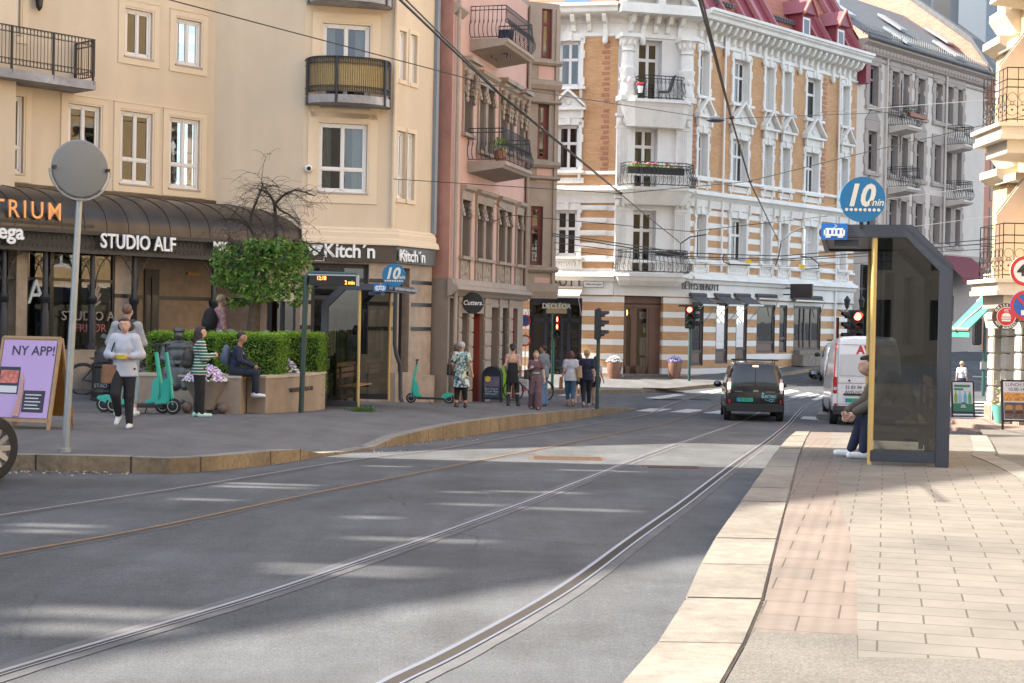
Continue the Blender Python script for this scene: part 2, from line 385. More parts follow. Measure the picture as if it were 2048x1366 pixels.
for i,((x,y,h),(bx,by))in enumerate(zip(Ks,Bs)):
 L0=math.hypot(bx-x,by-y);row=[]
 ux,uy=(bx-x)/L0,(by-y)/L0
 a=Ks[max(0,i-1)];b=Ks[min(len(Ks)-1,i+1)];tx,ty=b[0]-a[0],b[1]-a[1];tl=math.hypot(tx,ty);nx,ny=-ty/tl,tx/tl
 KI.append((x+nx*.26,y+ny*.26))
 for t in ts:
  qx,qy=x+(bx-x)*t,y+(by-y)*t
  if t==0:qx,qy=KI[-1]
  row.append((qx,qy,zside(qx,qy)-.002))
 rows.append(row)
g=MB();g.grid(rows);tag(g.build('left_pavement',asphalt2,smooth='all'),kind='structure')
kb=MB();acc=0;last=None
for i in range(len(Ks)-1):
 (x0,y0,h0),(x1,y1,h1)=Ks[i],Ks[i+1];(ix0,iy0),(ix1,iy1)=KI[i],KI[i+1]
 za,zb=zroad(y0)+h0+.004,zroad(y1)+h1+.004
 kb.quad((x0,y0,za),(x1,y1,zb),(ix1,iy1,zside(ix1,iy1)+.004),(ix0,iy0,zside(ix0,iy0)+.004),0)
 kb.quad((x0,y0,zroad(y0)-.1),(x1,y1,zroad(y1)-.1),(x1,y1,zb),(x0,y0,za),1)
 acc+=math.hypot(x1-x0,y1-y0)
 if acc>1.0:
  acc=0;dx,dy=(x1-x0),(y1-y0);l=math.hypot(dx,dy);dx/=l;dy/=l;nx,ny=dy*.004,-dx*.004
  kb.quad((x0+nx,y0+ny,zroad(y0)-.05),(x0+dx*.02+nx,y0+dy*.02+ny,zroad(y0)-.05),(x0+dx*.02+nx,y0+dy*.02+ny,za+.003),(x0+nx,y0+ny,za+.003),2)
  kb.quad((x0,y0,za+.003),(x0+dx*.02,y0+dy*.02,za+.003),(ix0+dx*.02,iy0+dy*.02,zside(ix0,iy0)+.008),(ix0,iy0,zside(ix0,iy0)+.008),2)
tag(kb.build('left_kerb',[granite,granite_w,mat('joint_dirt',(.05,.04,.03),1)]),kind='structure')
KO=[(1160,1460),(1245,1366),(1339,1256),(1378,1182),(1411,1103),(1469,1020),(1531,933),(1564,888),(1591,863)]
KIr=[(1400,1460),(1448,1366),(1519,1244),(1552,1103),(1577,1004),(1606,896),(1622,863)]
TR=[(1716,1460),(1716,1366),(1715,1285),(1713,1120),(1680,996),(1664,896),(1660,863)]
def line(pts):return[hit(a,b,zpl)for a,b in pts]
def xat(L,y):
 L=sorted(L,key=lambda p:p.y)
 if y<=L[0].y:a,b=L[0],L[1]
 elif y>=L[-1].y:a,b=L[-2],L[-1]
 else:
  for a,b in zip(L,L[1:]):
   if a.y<=y<=b.y:break
 return a.x+(b.x-a.x)*(y-a.y)/(b.y-a.y)
LO,LI,LT=line(KO),line(KIr),line(TR)
YEND=LO[-1].y
yy=[-6,-2,1,3]+[3.5+.5*i for i in range(int((YEND-3.5)/.5)+1)]+[YEND]
def strip(fa,fb,nm,m,dz=0,nseg=1):
 g=MB();g.grid([[(fa(y)+(fb(y)-fa(y))*k/nseg,y,zplat(y)+dz)for k in range(nseg+1)]for y in yy]);return tag(g.build(nm,m,smooth='all'),kind='structure')
fo=lambda y:xat(LO,y);fi=lambda y:xat(LI,y);ft=lambda y:xat(LT,y)
kr=MB()
yk=[-6+1.2*i for i in range(60)if-6+1.2*i<YEND-.3]+[YEND]
rs=random.Random(3)
for a,b in zip(yk,yk[1:]):
 e=.004;dz=rs.uniform(-.003,.004)
 A=[(fo(a+e)+.0,a+e),(fi(a+e)-.008,a+e),(fi(b-e)-.008,b-e),(fo(b-e),b-e)]
 top=[(x,y,zplat(y)+.006+dz)for x,y in A];bot=[(x,y,zroad(y)-.15)for x,y in A]
 kr.add(bot+top,[(4,5,6,7),(0,1,5,4),(1,2,6,5),(2,3,7,6),(3,0,4,7)])
tag(kr.build('right_kerb',granite_light,bevel=.012),kind='structure')
strip(lambda y:fo(y)+.03,lambda y:fi(y)+.01,'kerb_bedding',mat('joint_sand',(.11,.09,.07),1,var=.5,vscale=14),-.008)
def pavemat(name,c1,c2,mortar,bw,bh,rot=0,ribs=False):
 m=bpy.data.materials.new(name);m.use_nodes=True;n=m.node_tree.nodes;L=m.node_tree.links;b=n['Principled BSDF'];b.inputs['Roughness'].default_value=.9
 tc=n.new('ShaderNodeTexCoord');mp=n.new('ShaderNodeMapping');mp.inputs['Rotation'].default_value=(0,0,R(rot));L.new(tc.outputs['Object'],mp.inputs[0])
 nw=n.new('ShaderNodeTexNoise');nw.inputs['Scale'].default_value=.8;L.new(mp.outputs[0],nw.inputs['Vector'])
 va=n.new('ShaderNodeMix');va.data_type='VECTOR';va.inputs['Factor'].default_value=.012;L.new(mp.outputs[0],va.inputs['A']);L.new(nw.outputs['Color'],va.inputs['B'])
 br=n.new('ShaderNodeTexBrick');br.inputs['Scale'].default_value=1;br.inputs['Brick Width'].default_value=bw;br.inputs['Row Height'].default_value=bh;br.inputs['Mortar Size'].default_value=.006
 br.inputs['Mortar Smooth'].default_value=.4
 br.inputs['Color1'].default_value=(*c1,1);br.inputs['Color2'].default_value=(*c2,1);br.inputs['Mortar'].default_value=(*mortar,1);L.new(va.outputs['Result'],br.inputs['Vector'])
 no=n.new('ShaderNodeTexNoise');no.inputs['Scale'].default_value=1.1;no.inputs['Detail'].default_value=9;no.inputs['Roughness'].default_value=.7;L.new(tc.outputs['Object'],no.inputs['Vector'])
 hv=n.new('ShaderNodeHueSaturation');mr=n.new('ShaderNodeMapRange');mr.inputs['From Min'].default_value=.3;mr.inputs['From Max'].default_value=.7;mr.inputs['To Min'].default_value=.68;mr.inputs['To Max'].default_value=1.15;L.new(no.outputs['Fac'],mr.inputs[0]);L.new(mr.outputs[0],hv.inputs['Value'])
 L.new(br.outputs['Color'],hv.inputs['Color']);L.new(hv.outputs[0],b.inputs['Base Color'])
 fine=n.new('ShaderNodeTexNoise');fine.inputs['Scale'].default_value=140;L.new(tc.outputs['Object'],fine.inputs['Vector'])
 s=n.new('ShaderNodeMath');s.operation='MULTIPLY_ADD';s.inputs[1].default_value=.25;L.new(fine.outputs['Fac'],s.inputs[0])
 iv=n.new('ShaderNodeMath');iv.operation='SUBTRACT';iv.inputs[0].default_value=1;L.new(br.outputs['Fac'],iv.inputs[1]);L.new(iv.outputs[0],s.inputs[2]);hgt=s.outputs[0]
 if ribs:
  wv=n.new('ShaderNodeTexWave');wv.bands_direction='X';wv.inputs['Scale'].default_value=3.2;L.new(mp.outputs[0],wv.inputs['Vector'])
  a2=n.new('ShaderNodeMath');a2 .operation='MULTIPLY_ADD';a2 .inputs[1].default_value=.6;L.new(wv.outputs['Fac'],a2 .inputs[0]);L.new(hgt,a2 .inputs[2]);hgt=a2 .outputs[0]
 bm=n.new('ShaderNodeBump');bm.inputs['Strength'].default_value=.5;bm.inputs['Distance'].default_value=.008;L.new(hgt,bm.inputs['Height']);L.new(bm.outputs[0],b.inputs['Normal'])
 MATS[name]=m;return m
paving=pavemat('concrete_pavers',(.160,.146,.127),(.138,.127,.112),(.062,.054,.045),.46,.25,14)
tactile=pavemat('ribbed_tactile_slabs',(.160,.128,.108),(.142,.116,.100),(.07,.058,.048),.40,.40,14,True)
YT=hit(1620,1268,zpl).y
g=MB();g.grid([[(fi(y)+(ft(y)-fi(y))*k/2,y,zplat(y))for k in range(3)]for y in[a for a in yy if a>=YT]+[]]);tag(g.build('tactile_strip',tactile),kind='structure')
g=MB();g.grid([[(fi(y)+(ft(y)-fi(y))*k/2,y,zplat(y)+.002)for k in range(3)]for y in[-6,-2,1,3,4,5,6,YT]]);tag(g.build('platform_asphalt',roadmat('pale_worn_asphalt',(.140,.130,.116),.15,.3,.3)),kind='structure')
E1=hit(1904,913,zpl);E2=hit(2048,992,zpl)
def fr(y):
 t=(y-E2 .y)/(E1 .y-E2 .y);x=E2 .x+(E1 .x-E2 .x)*t
 return max(x,3.2+.155*(y-6))if y<E1 .y+1 else E1 .x+(y-E1 .y)*.30
YP=hit(1900,1318,zpl).y
g=MB();g.grid([[(ft(y)+(fr(y)+.6-ft(y))*k/4,y,zplat(y))for k in range(5)]for y in[YP]+[a for a in yy if a>YP]]);tag(g.build('platform_paving',paving,smooth='all'),kind='structure')
g=MB();g.grid([[(ft(y)+(fr(y)+6-ft(y))*k/4,y,zplat(y)+.002)for k in range(5)]for y in[-6,-2,1,3,YP]]);tag(g.build('platform_asphalt',MATS['pale_worn_asphalt'],smooth='all'),kind='structure')
g=MB();g.grid([[(fr(y)+.6+(20-fr(y)-.6)*k/6,y,zplat(y)-.03-(.06 if y>YEND else 0))for k in range(7)]for y in[-6,0,4,8]+[9+.75*i for i in range(40)]]);tag(g.build('side_pavement',MATS['pale_worn_asphalt'],smooth='all'),kind='structure')
g=MB()
for i in range(40):
 a,b=YP+.9*i,YP+.9*i+.88
 if b>YEND:break
 g.add([(fr(a)+.28,a,zplat(a)-.2),(fr(a)+.6,a,zplat(a)-.2),(fr(b)+.6,b,zplat(b)-.2),(fr(b)+.28,b,zplat(b)-.2),(fr(a)+.28,a,zplat(a)+.008),(fr(a)+.6,a,zplat(a)+.008),(fr(b)+.6,b,zplat(b)+.008),(fr(b)+.28,b,zplat(b)+.008)],[(4,5,6,7),(0,1,5,4),(1,2,6,5),(3,0,4,7)])
tag(g.build('drive_kerb',granite,bevel=.01),kind='structure')
# ---- tram rails
RAILS={'a':[(600,1466),(769,1366),(900,1303),(1119,1180),(1251,1084),(1369,1002),(1447,943),(1525,888),(1564,857),(1591,829),(1615,808.6),(1640,799),(1666,791),(1700,783),(1800,764),(1900,748)],'b':[(-200,1415),(0,1347),(308,1255),(527,1189),(747,1114),(900,1061),(1134,974),(1251,927),(1369,884),(1447,857),(1501,834),(1540,814),(1571,801),(1640,785),(1700,774),(1800,757)],'c':[(-250,1160),(0,1112),(308,1057),(615,991),(839,947),(1000,914),(1134,888),(1251,863),(1369,836),(1408,820),(1447,803),(1520,782),(1600,768),(1700,755)],'d':[(-250,1070),(0,1032),(249,994),(500,955),(634,932),(781,911),(900,896),(1056,869),(1212,843),(1291,830),(1330,813),(1369,799),(1444,779),(1520,765),(1600,755)]}
def catmull(P,k=8):
 out=[];P=[P[0]]+P+[P[-1]]
 for i in range(1,len(P)-2):
  for j in range(k):
   t=j/k;a,b,c,d=P[i-1],P[i],P[i+1],P[i+2]
   out.append(tuple(.5*((2*b[q])+(-a[q]+c[q])*t+(2*a[q]-5*b[q]+4*c[q]-d[q])*t*t+(-a[q]+3*b[q]-3*c[q]+d[q])*t**3)for q in range(2)))
 out.append(P[-2]);return out
def offs(P,w0,w1,dz,mb,mi,seed=0,jag=0):
 rr=random.Random(seed);R0=[];R1=[]
 for i,p in enumerate(P):
  a=P[max(0,i-1)];b=P[min(len(P)-1,i+1)];tx,ty=b[0]-a[0],b[1]-a[1];l=math.hypot(tx,ty)or 1;nx,ny=ty/l,-tx/l
  j0,j1=rr.uniform(-jag,jag),rr.uniform(-jag,jag)
  R0 .append((p[0]+nx*(w0+j0),p[1]+ny*(w0+j0),zroad(p[1])+dz));R1 .append((p[0]+nx*(w1+j1),p[1]+ny*(w1+j1),zroad(p[1])+dz))
 mb.grid([R0,R1],mi)
def relax(P,it=3):
 for _ in range(it):
  P=[P[0]]+[tuple((P[i-1][q]+2*P[i][q]+P[i+1][q])/4 for q in range(2))for i in range(1,len(P)-1)]+[P[-1]]
 return P
for k,(nm,pts)in enumerate(RAILS.items()):
 P=[hit(a,b,ZR)for a,b in pts];P=relax(catmull([(p.x,p.y)for p in P]),6)
 rb=MB()
 bw_={'a':(-.05,.18),'b':(-.12,.13)}.get(nm,(-.07,.10));offs(P,bw_[0],bw_[1],.004,rb,0,k,.004)
 A_,B_,C_,D_=(-.03,.0,.075,.095)if nm=='a' else(-.028,.004,.034,.046);offs(P,A_,B_,.009,rb,1);offs(P,B_,C_,.0085,rb,2);offs(P,C_,D_,.009,rb,3 if nm=='c' else 1)
 if nm=='c':offs(P,-.036,.010,.011,rb,3)
 tag(rb.build('tram_rail',[concrete,steel,rust,mat('rusty_rail_steel',(.20,.125,.07),.6,metal=.3,var=.3,vscale=8)]),kind='structure')
 # ---- zebra crossings, islands, far pavement
def patch(pxs,zf,nm,m,dz):
 g=MB();P=[hit(a,b,zf)for a,b in pxs];g.add([(p.x,p.y,p.z+dz)for p in P],[tuple(range(len(P)))]);return tag(g.build(nm,m),kind='structure')
zb=MB()
for a in[[(1270,822),(1312,824),(1345,818),(1300,817)],[(1338,824),(1378,826),(1412,820),(1375,818)],[(1405,826),(1440,828),(1452,823),(1440,821)],[(1398,784),(1420,788),(1455,781),(1455,776)],[(1575,795),(1600,797),(1640,789),(1616,785)],[(1622,800),(1660,802),(1668,794),(1645,790)],[(1600,838),(1635,840),(1640,834),(1606,833)],[(1290,796),(1320,798),(1372,790),(1350,788)],[(1115,791),(1150,793),(1165,789),(1130,788)],[(1545,786),(1568,789),(1600,782),(1580,779)]]:
 P=[hit(p,q,ZR)for p,q in a];zb.add([(p.x,p.y,p.z+.005)for p in P],[(0,1,2,3)])
for i in range(7):
 a,b=(1905,2000);y0=806+i*6.5;P=[hit(a,y0,ZR),hit(b,y0+1,ZR),hit(b,y0+3.4,ZR),hit(a,y0+2.6,ZR)];zb.add([(p.x,p.y,p.z+.075)for p in P],[(0,1,2,3)])
for a in[[(1935,702),(1975,702),(1975,704),(1935,704)],[(1945,752),(1975,753),(1975,755),(1945,754)]]:
 P=[hit(p,q,ZR)for p,q in a];zb.add([(p.x,p.y,p.z+.005)for p in P],[(0,1,2,3)])
tag(zb.build('crossing_stripes',paintw),kind='structure')
FK=[(700,789),(1000,788.5),(1095,787),(1200,787),(1310,785),(1360,781),(1400,777),(1447,773),(1500,763),(1566,752),(1639,740),(1720,722),(1800,708)]
FP=[hit(a,b,ZR)for a,b in FK];g=MB();rw=[]
for p in FP:
 row=[]
 for t in(0,.3,2,5,12):row.append((p.x+.35*t,p.y+t,zroad(p.y)+.13+(zroad(p.y+t)-zroad(p.y))))
 rw.append(row)
g.grid(rw);tag(g.build('far_pavement',asphalt2,smooth='all'),kind='structure')
g=MB()
for a,b in zip(FP,FP[1:]):
 g.quad((a.x,a.y,zroad(a.y)-.1),(b.x,b.y,zroad(b.y)-.1),(b.x,b.y,zroad(b.y)+.135),(a.x,a.y,zroad(a.y)+.135),1)
 g.quad((a.x,a.y,zroad(a.y)+.135),(b.x,b.y,zroad(b.y)+.135),(b.x+.08,b.y+.25,zroad(b.y+.25)+.14),(a.x+.08,a.y+.25,zroad(a.y+.25)+.14),0)
tag(g.build('far_kerb',[granite_light,granite_w]),kind='structure')
zfar=lambda x,y:zroad(y)+.13
g=MB();P=[hit(a,b,ZR)for a,b in[(1632,838),(1700,841),(1722,830),(1700,822),(1642,824)]]
g.prism([(p.x,p.y,p.z-.05)for p in P],(0,0,.2));tag(g.build('traffic_island',granite,bevel=.02),kind='structure')
def cover(px,py,rx,ry,zf,m):
 p=hit(px,py,zf);g=MB()
 for i in range(9):g.box(-rx,rx,-ry+2*ry*i/9,-ry+2*ry*(i+.6)/9,.004,.012)
 g.box(-rx-.06,rx+.06,-ry-.06,ry+.06,-.01,.006)
 return tag(g.build('drain_cover',m,loc=p,rz=0),kind='structure')
iron=mat('rusty_cast_iron',(.12,.075,.05),.8,metal=.4,var=.3,vscale=15)
cover(1135,918,.5,.35,ZR,iron);cover(1345,935,.35,.16,ZR,iron);cover(1322,777,.7,.3,zfar,black);cover(1335,799,.5,.2,ZR,black);cover(1400,799,.35,.2,ZR,black)
rs=random.Random(5);g=MB()
for i in range(190):
 px=rs.choice([rs.uniform(20,260),rs.uniform(740,960)]);py=(944 if px<300 else 897-(px-750)*.125)+rs.expovariate(.35)
 p=hit(px,py,ZR);s=rs.uniform(.008,.025);a=rs.uniform(0,6)
 g.quad((p.x,p.y,p.z+.006),(p.x+s*math.cos(a),p.y+s*math.sin(a),p.z+.01),(p.x+s*math.cos(a+1.2)*1.4,p.y+s*math.sin(a+1.2)*1.4,p.z+.02),(p.x+s*math.cos(a+2),p.y+s*math.sin(a+2),p.z+.008))
tag(g.build('fallen_leaves',mat('dry_petals',(.42,.33,.22),.9,var=.3,vscale=30),),'dry petals and leaves gathered along the left kerb','leaves',kind='stuff')
# ====== windows
_wc={}
def wmesh(w,h,fm,mull=(.5,),trans=(),fw=.055,sash=.035,curtain=0,key=''):
 """frame mesh and glass mesh for an opening w x h, origin at the middle of the sill; x-z plane, outside is -y"""
 k=(round(w,2),round(h,2),fm.name,tuple(mull),tuple(trans),fw,curtain,key)
 if k in _wc:return _wc[k]
 m=MB();x0,x1=-w/2,w/2
 m.box(x0,x1,-.03,.05,0,fw);m.box(x0,x1,-.03,.05,h-fw,h);m.box(x0,x0+fw,-.03,.05,fw,h-fw);m.box(x1-fw,x1,-.03,.05,fw,h-fw)
 xs_=[x0+fw]+[x0+w*q for q in mull]+[x1-fw];zs_=[fw]+[h*q for q in trans]+[h-fw]
 for q in mull:m.box(x0+w*q-fw*.55,x0+w*q+fw*.55,-.028,.045,fw,h-fw)
 for q in trans:m.box(x0+fw,x1-fw,-.026,.04,h*q-fw*.6,h*q+fw*.6)
 for a,b in zip(xs_,xs_[1:]):
  for c,d in zip(zs_,zs_[1:]):
   for r in((a,b,c,c+sash+fw*.4),(a,b,d-sash-fw*.4,d),(a,a+sash+fw*.4,c,d),(b-sash-fw*.4,b,c,d)):m.box(r[0],r[1],-.012,.03,r[2],r[3])
 if curtain:
  rr=random.Random(int(w*100+h*10+curtain*7))
  for sgn in(-1,1):
   cw=w*(.16 if curtain==1 else .24)
   P=[[],[]]
   for i in range(13):
    t=i/12;x=sgn*(w/2-fw)-sgn*cw*t;P[0].append((x,.16+.025*math.sin(i*2.3),fw));P[1].append((x,.16+.02*math.sin(i*2.3+1),h-fw))
   m.grid(P,1)
 p=MB();p.quad((x0+fw,.012,fw),(x1-fw,.012,fw),(x1-fw,.012,h-fw),(x0+fw,.012,h-fw))
 _wc[k]=(m.mesh('window',[fm,mat('net_curtain',(.62,.62,.58),.9)]),p.mesh('pane',glass));return _wc[k]
def window(F,u,z,w,h,fm,name='window',depth=.15,y=None,**kw):
 fme,pme=wmesh(w,h,fm,**kw)
 o=F.inst(fme,name,u,z,-depth if y is None else y);c=inst(pme,'pane',o,(0,0,0));return o
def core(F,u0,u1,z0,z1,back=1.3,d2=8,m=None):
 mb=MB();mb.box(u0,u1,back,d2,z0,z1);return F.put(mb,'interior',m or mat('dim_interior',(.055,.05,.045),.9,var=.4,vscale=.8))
 # ====== yellow corner building
YW=mat('yellow_render',(.66,.545,.405),.85,var=.035,vscale=1.2,bump=.15,bscale=160,stain=.09)
YT_=mat('yellow_trim',(.68,.565,.42),.8,var=.03,vscale=2)
stone=mat('brown_stone_cladding',(.25,.185,.135),.45,var=.3,vscale=3.5,stain=.2)
stone_l=mat('beige_travertine',(.36,.285,.22),.55,var=.24,vscale=3,stain=.2)
bandm=mat('black_stone_band',(.02,.019,.018),.3)
wfr=mat('white_window_frame',(.70,.69,.68),.45)
copper=mat('dark_bronze_roof_metal',(.075,.066,.060),.38,metal=.55,var=.25,vscale=1.5,stain=.2)
p285=XY(285,40.5)
yb=thing('apartment_building','yellow rendered corner building with arcade canopy and kitchen shop, left of the pink house','building',(p285[0],p285[1],0))
FA=Frame(yb,p285,47.9)
cA=FA.end(421)
FA2=Frame(yb,cA,-10)
dL=FA2 .end(600)
FD=Frame(yb,dL,14.5)
dR=FD.end(780.5)
FD2=Frame(yb,dR,62)
yE=FD2 .end(862)
uA=lambda px,py=400,w=0:FA.uz(px,py,w)[0]
zA=lambda px,py,w=0:FA.uz(px,py,w)[1]
uend=FA.u(421)
GZ=.25
zs1=zA(285,371);zt1=zA(285,226);zs2=zA(285,117);zt2=zA(285,22);zcan=zA(285,397)
opA=[]
winsA=[]
for(l,r)in[(-38,46),(135,200),(240,304),(338,399)]:winsA.append((uA(l,300),uA(r,300),zs1,zt1,'low'))
for(l,r)in[(250,304.5),(352,402.5)]:winsA.append((uA(l,60),uA(r,60),zs2,zt2,'up'))
winsA.append((uA(-30,60),uA(40,60),zA(20,66),zA(20,66)+2.1,'door'))
for k in(1,2):
 for(l,r)in[(-38,46),(135,200),(250,304.5),(352,402.5)]:winsA.append((uA(l,60),uA(r,60),zs2+2.8*k,zs2+2.8*k+1.3,'up'))
for q in range(1,8):
 for k in range(4):c=uA(5,300)-2.6*q;winsA.append((c-.55,c+.55,zs1+2.8*k,zs1+2.8*k+1.6,'low'))
TOP=19.0;TOPD=12.6
F0=-27
FA.put(wallmb(F0,uend,zcan-.3,TOP,[w_[:4]for w_ in winsA],.16),'wall',YW)
def trimwin(F,u0,u1,z0,z1,kind,fm=wfr,tm=YT_,m=.16,sill=True,curt=1):
 t=MB();a,b,c,d=u0,u1,z0,z1
 for o_,w_,pr in((.05,m,.035),(.0,.05,.018)):
  t.box(a-o_-w_,a-o_,-pr,.01,c-o_-w_,d+o_+w_);t.box(b+o_,b+o_+w_,-pr,.01,c-o_-w_,d+o_+w_);t.box(a-o_,b+o_,-pr,.01,d+o_,d+o_+w_);t.box(a-o_,b+o_,-pr,.01,c-o_-w_,c-o_)
 t.box(a-.05-m-.02,b+.05+m+.02,-.055,.0,d+.05+m,d+.05+m+.02)
 F.put(t,'window_surround',tm)
 if sill:s=MB();s.box(a-.03,b+.03,-.06,.12,c-.03,c+.012);F.put(s,'window_sill',mat('zinc_sill',(.34,.33,.33),.4,metal=.5))
 w_,h=b-a-.02,d-c-.02
 if kind=='low':window(F,(a+b)/2,c+.015,w_,h,fm,depth=.09,mull=(.5,),trans=(.34,),curtain=curt)
 elif kind=='door':window(F,(a+b)/2,c+.015,w_,h,fm,depth=.09,mull=(.5,),curtain=curt)
 else:window(F,(a+b)/2,c+.015,w_,h,fm,depth=.09,mull=(.5,),curtain=0)
for i,w_ in enumerate(winsA):trimwin(FA,*w_,curt=0 if i%3 else 1)
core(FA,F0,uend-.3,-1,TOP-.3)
LA2=FA2 .u(600)
FA2 .put(wallmb(0,LA2,2.2,TOPD,[],.1),'wall',YW)
LD=FD.u(780.5);LD2=FD2 .u(862)
uD=lambda px,py=300:FD.uz(px,py)[0];zD=lambda px,py:FD.uz(px,py)[1]
zb=zD(690,463)
dwin=[(uD(636,320),uD(734,320),zD(690,386),zD(690,247.5),'low'),(uD(645,90),uD(740,90),zD(690,216),zD(690,48.5),'door')]
st=2.78
for k in(1,)[:0]:dwin.append((uD(645,90),uD(740,90),zD(690,216)+st*k,zD(690,48.5)+st*k,'door'))
FD.put(wallmb(0,LD,zb,TOPD,[w_[:4]for w_ in dwin],.18),'wall',YW)
for w_ in dwin:trimwin(FD,*w_,m=.24,curt=2)
uE=lambda px,py=300:FD2 .uz(px,py)[0];zE=lambda px,py:FD2 .uz(px,py)[1]
sw=[]
for l,r in((792,809),(813,828)):
 c=(l+r)/2;sw.append((uE(l,330),uE(r,330),zE(800,397),zE(800,262),'s'))
for l,r in((797,811),(820,833)):sw.append((uE(l,120),uE(r,120),zE(804,160),zE(804,62),'s'))
for k in():
 for l,r in((797,811),(820,833)):sw.append((uE(l,120),uE(r,120),zE(804,160)+st*k,zE(804,62)+st*k,'s'))
FD2 .put(wallmb(0,LD2,zb,TOPD,[w_[:4]for w_ in sw],.18),'wall',YW)
for a,b,c,d,k in sw:
 t=MB();t.box(a-.1,a,-.03,.01,c-.12,d+.12);t.box(b,b+.1,-.03,.01,c-.12,d+.12);t.box(a,b,-.03,.01,d,d+.12);t.box(a,b,-.05,.01,c-.12,c);FD2 .put(t,'window_surround',YT_)
 window(FD2,(a+b)/2,c+.01,b-a-.02,d-c-.02,wfr,depth=.1,mull=(.5,),trans=(.3,)if c<6 else(),curtain=2)
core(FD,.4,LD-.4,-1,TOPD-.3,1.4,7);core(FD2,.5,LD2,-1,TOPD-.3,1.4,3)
for F,L,sg in((FD,LD,1),(FD2,LD2,2)):
 c=MB();c.px([(0,zb+.12),(-.05,zb+.12),(-.09,zb+.06),(-.09,zb+.02),(-.13,zb-.03),(-.13,zb-.16),(-.2,zb-.2),(-.24,zb-.32),(-.24,zb-.36),(0,zb-.36)],-.0 if sg==1 else .0,L+(.18 if sg==1 else 0));F.put(c,'cornice',YT_)
zs_t=zb-.37;zs_b=zD(690,523)
signm=mat('dark_brown_sign_panel',(.045,.036,.032),.35)
s=MB();s.box(-.3,LD+.12,-.14,.2,zs_b,zs_t);FD.put(s,'sign_panel',signm)
s=MB();s.box(.02,LD2-.05,-.14,.2,zs_b,zs_t);FD2 .put(s,'sign_panel',signm)
lit=mat('pale_sign_letters',(.78,.80,.82),.4)
def _noop():pass
def lettering(F,body,u,z,size,w,m,name='lettering',**kw):
 me=textmesh(body,size,.025,m,**kw);return F.inst(me,name,u,z,w)
lettering(FD,'Kitch´n',uD(697,505),zD(697,503),.56,.20,lit,bold=.012,sx=.93,space=.95)
lettering(FD2,'Kitch´n',uE(811.5,515),zE(813,514),.47,.22,lit,bold=.006,sx=1.0)
for F,u,z,k in((FD,uD(628,500),zD(628,500),1),(FD2,uE(798.5,515),zE(800,512),.55)):
 m=MB();N=14
 m.add([(0,0,-.2*k)]+[(.24*k*math.cos(math.pi*i/N),0,.12*k+.18*k*0-.0*i)if i in(0,N)else(.24*k*math.cos(math.pi*i/N),0,.12*k)for i in range(N+1)],[(0,i,i+1)for i in range(1,N+1)])
 P=[(x*.24*k,-.02,.14*k-.3*k*(1-abs(x)**1.7))for x in[i/8-1 for i in range(17)]]
 m=MB();m.add(P,[tuple(range(17))]);F.inst(m.mesh('sign_emblem',lit),'sign_emblem',u,z,.2)
 m=MB()
 for a,b in(((-.26*k,-.3*k),(-.26*k,.16*k)),((-.26*k,-.3*k),(.26*k,-.3*k)),((.26*k,-.3*k),(.26*k,.16*k))):m.bar((a[0],0,a[1]),(b[0],0,b[1]),.008)
 F.inst(m.mesh('emblem_frame',lit),'emblem_frame',u,z,.17)
zg=zroad(41)-.4
shopw=(uD(622,600),uD(737,600),zD(690,708),zs_b-.06)
holes=[shopw]
m=wallmb(0,LD,zg,zs_b,holes,.3);FD.put(m,'shop_wall',stone_l)
sw2=(uE(797,640),uE(818,640),zE(800,745),zs_b-.12)
FD2 .put(wallmb(0,LD2,zg,zs_b,[sw2],.35),'shop_wall',stone_l)
def zline(px,py,F):return F.uz(px,py)[1]
for z in(zD(700,560),zD(700,606),zD(700,656)):
 b=MB();b.box(0,shopw[0],-.012,0,z-.055,z+.055);b.box(shopw[1],LD+.012,-.012,0,z-.055,z+.055);FD.put(b,'stone_band',bandm)
 b=MB();b.box(0,sw2[0]-.1,-.012,0,z-.055,z+.055);b.box(sw2[1]+.1,LD2,-.012,0,z-.055,z+.055);FD2 .put(b,'stone_band',bandm)
window(FD,(shopw[0]+shopw[1])/2,shopw[2],shopw[1]-shopw[0],shopw[3]-shopw[2],black,name='shop_window',depth=.22,mull=(.55,),trans=(.62,.82),fw=.06,key='sh')
window(FD2,(sw2[0]+sw2[1])/2,sw2[2],sw2[1]-sw2[0],sw2[3]-sw2[2],black,name='shop_window',depth=.28,mull=(),trans=(),fw=.07,key='sh2')
pl=MB();pl.box(shopw[1],LD+.14,-.14,0,zg,zD(760,745));pl.box(.0,shopw[1],-.10,0,zg,zD(760,745)-.15);FD.put(pl,'plinth',stone_l,bevel=.01)
pl=MB();pl.box(.02,LD2,-.16,0,zg,zE(820,752));FD2 .put(pl,'plinth',stone_l)
rs=random.Random(11);sh=MB();lp=MB()
for k in range(4):
 z=shopw[2]+.25+k*.55;sh.box(shopw[0]+.05,shopw[1]-.05,.75,1.05,z,z+.03)
 for i in range(9):
  u=shopw[0]+.15+i*(shopw[1]-shopw[0]-.3)/8;h=rs.uniform(.12,.36);r=rs.uniform(.04,.09);sh.lathe([(r*.7,z+.03),(r,z+.03+h*.4),(r*.5,z+.03+h)],(u,.9,0),8,1+i%3)
FD.put(sh,'shop_display',[mat('shelf_wood',(.3,.18,.1),.6),mat('crockery_white',(.7,.68,.62),.3),mat('crockery_red',(.35,.07,.05),.3),mat('brass_ware',(.5,.33,.12),.3,metal=.7)])
rp=MB();rp.tube([(LD-.0,-.1,TOPD),(LD,-.1,zb+.2)],.055,8);FD.put(rp,'rain_pipe',YT_,smooth=True)
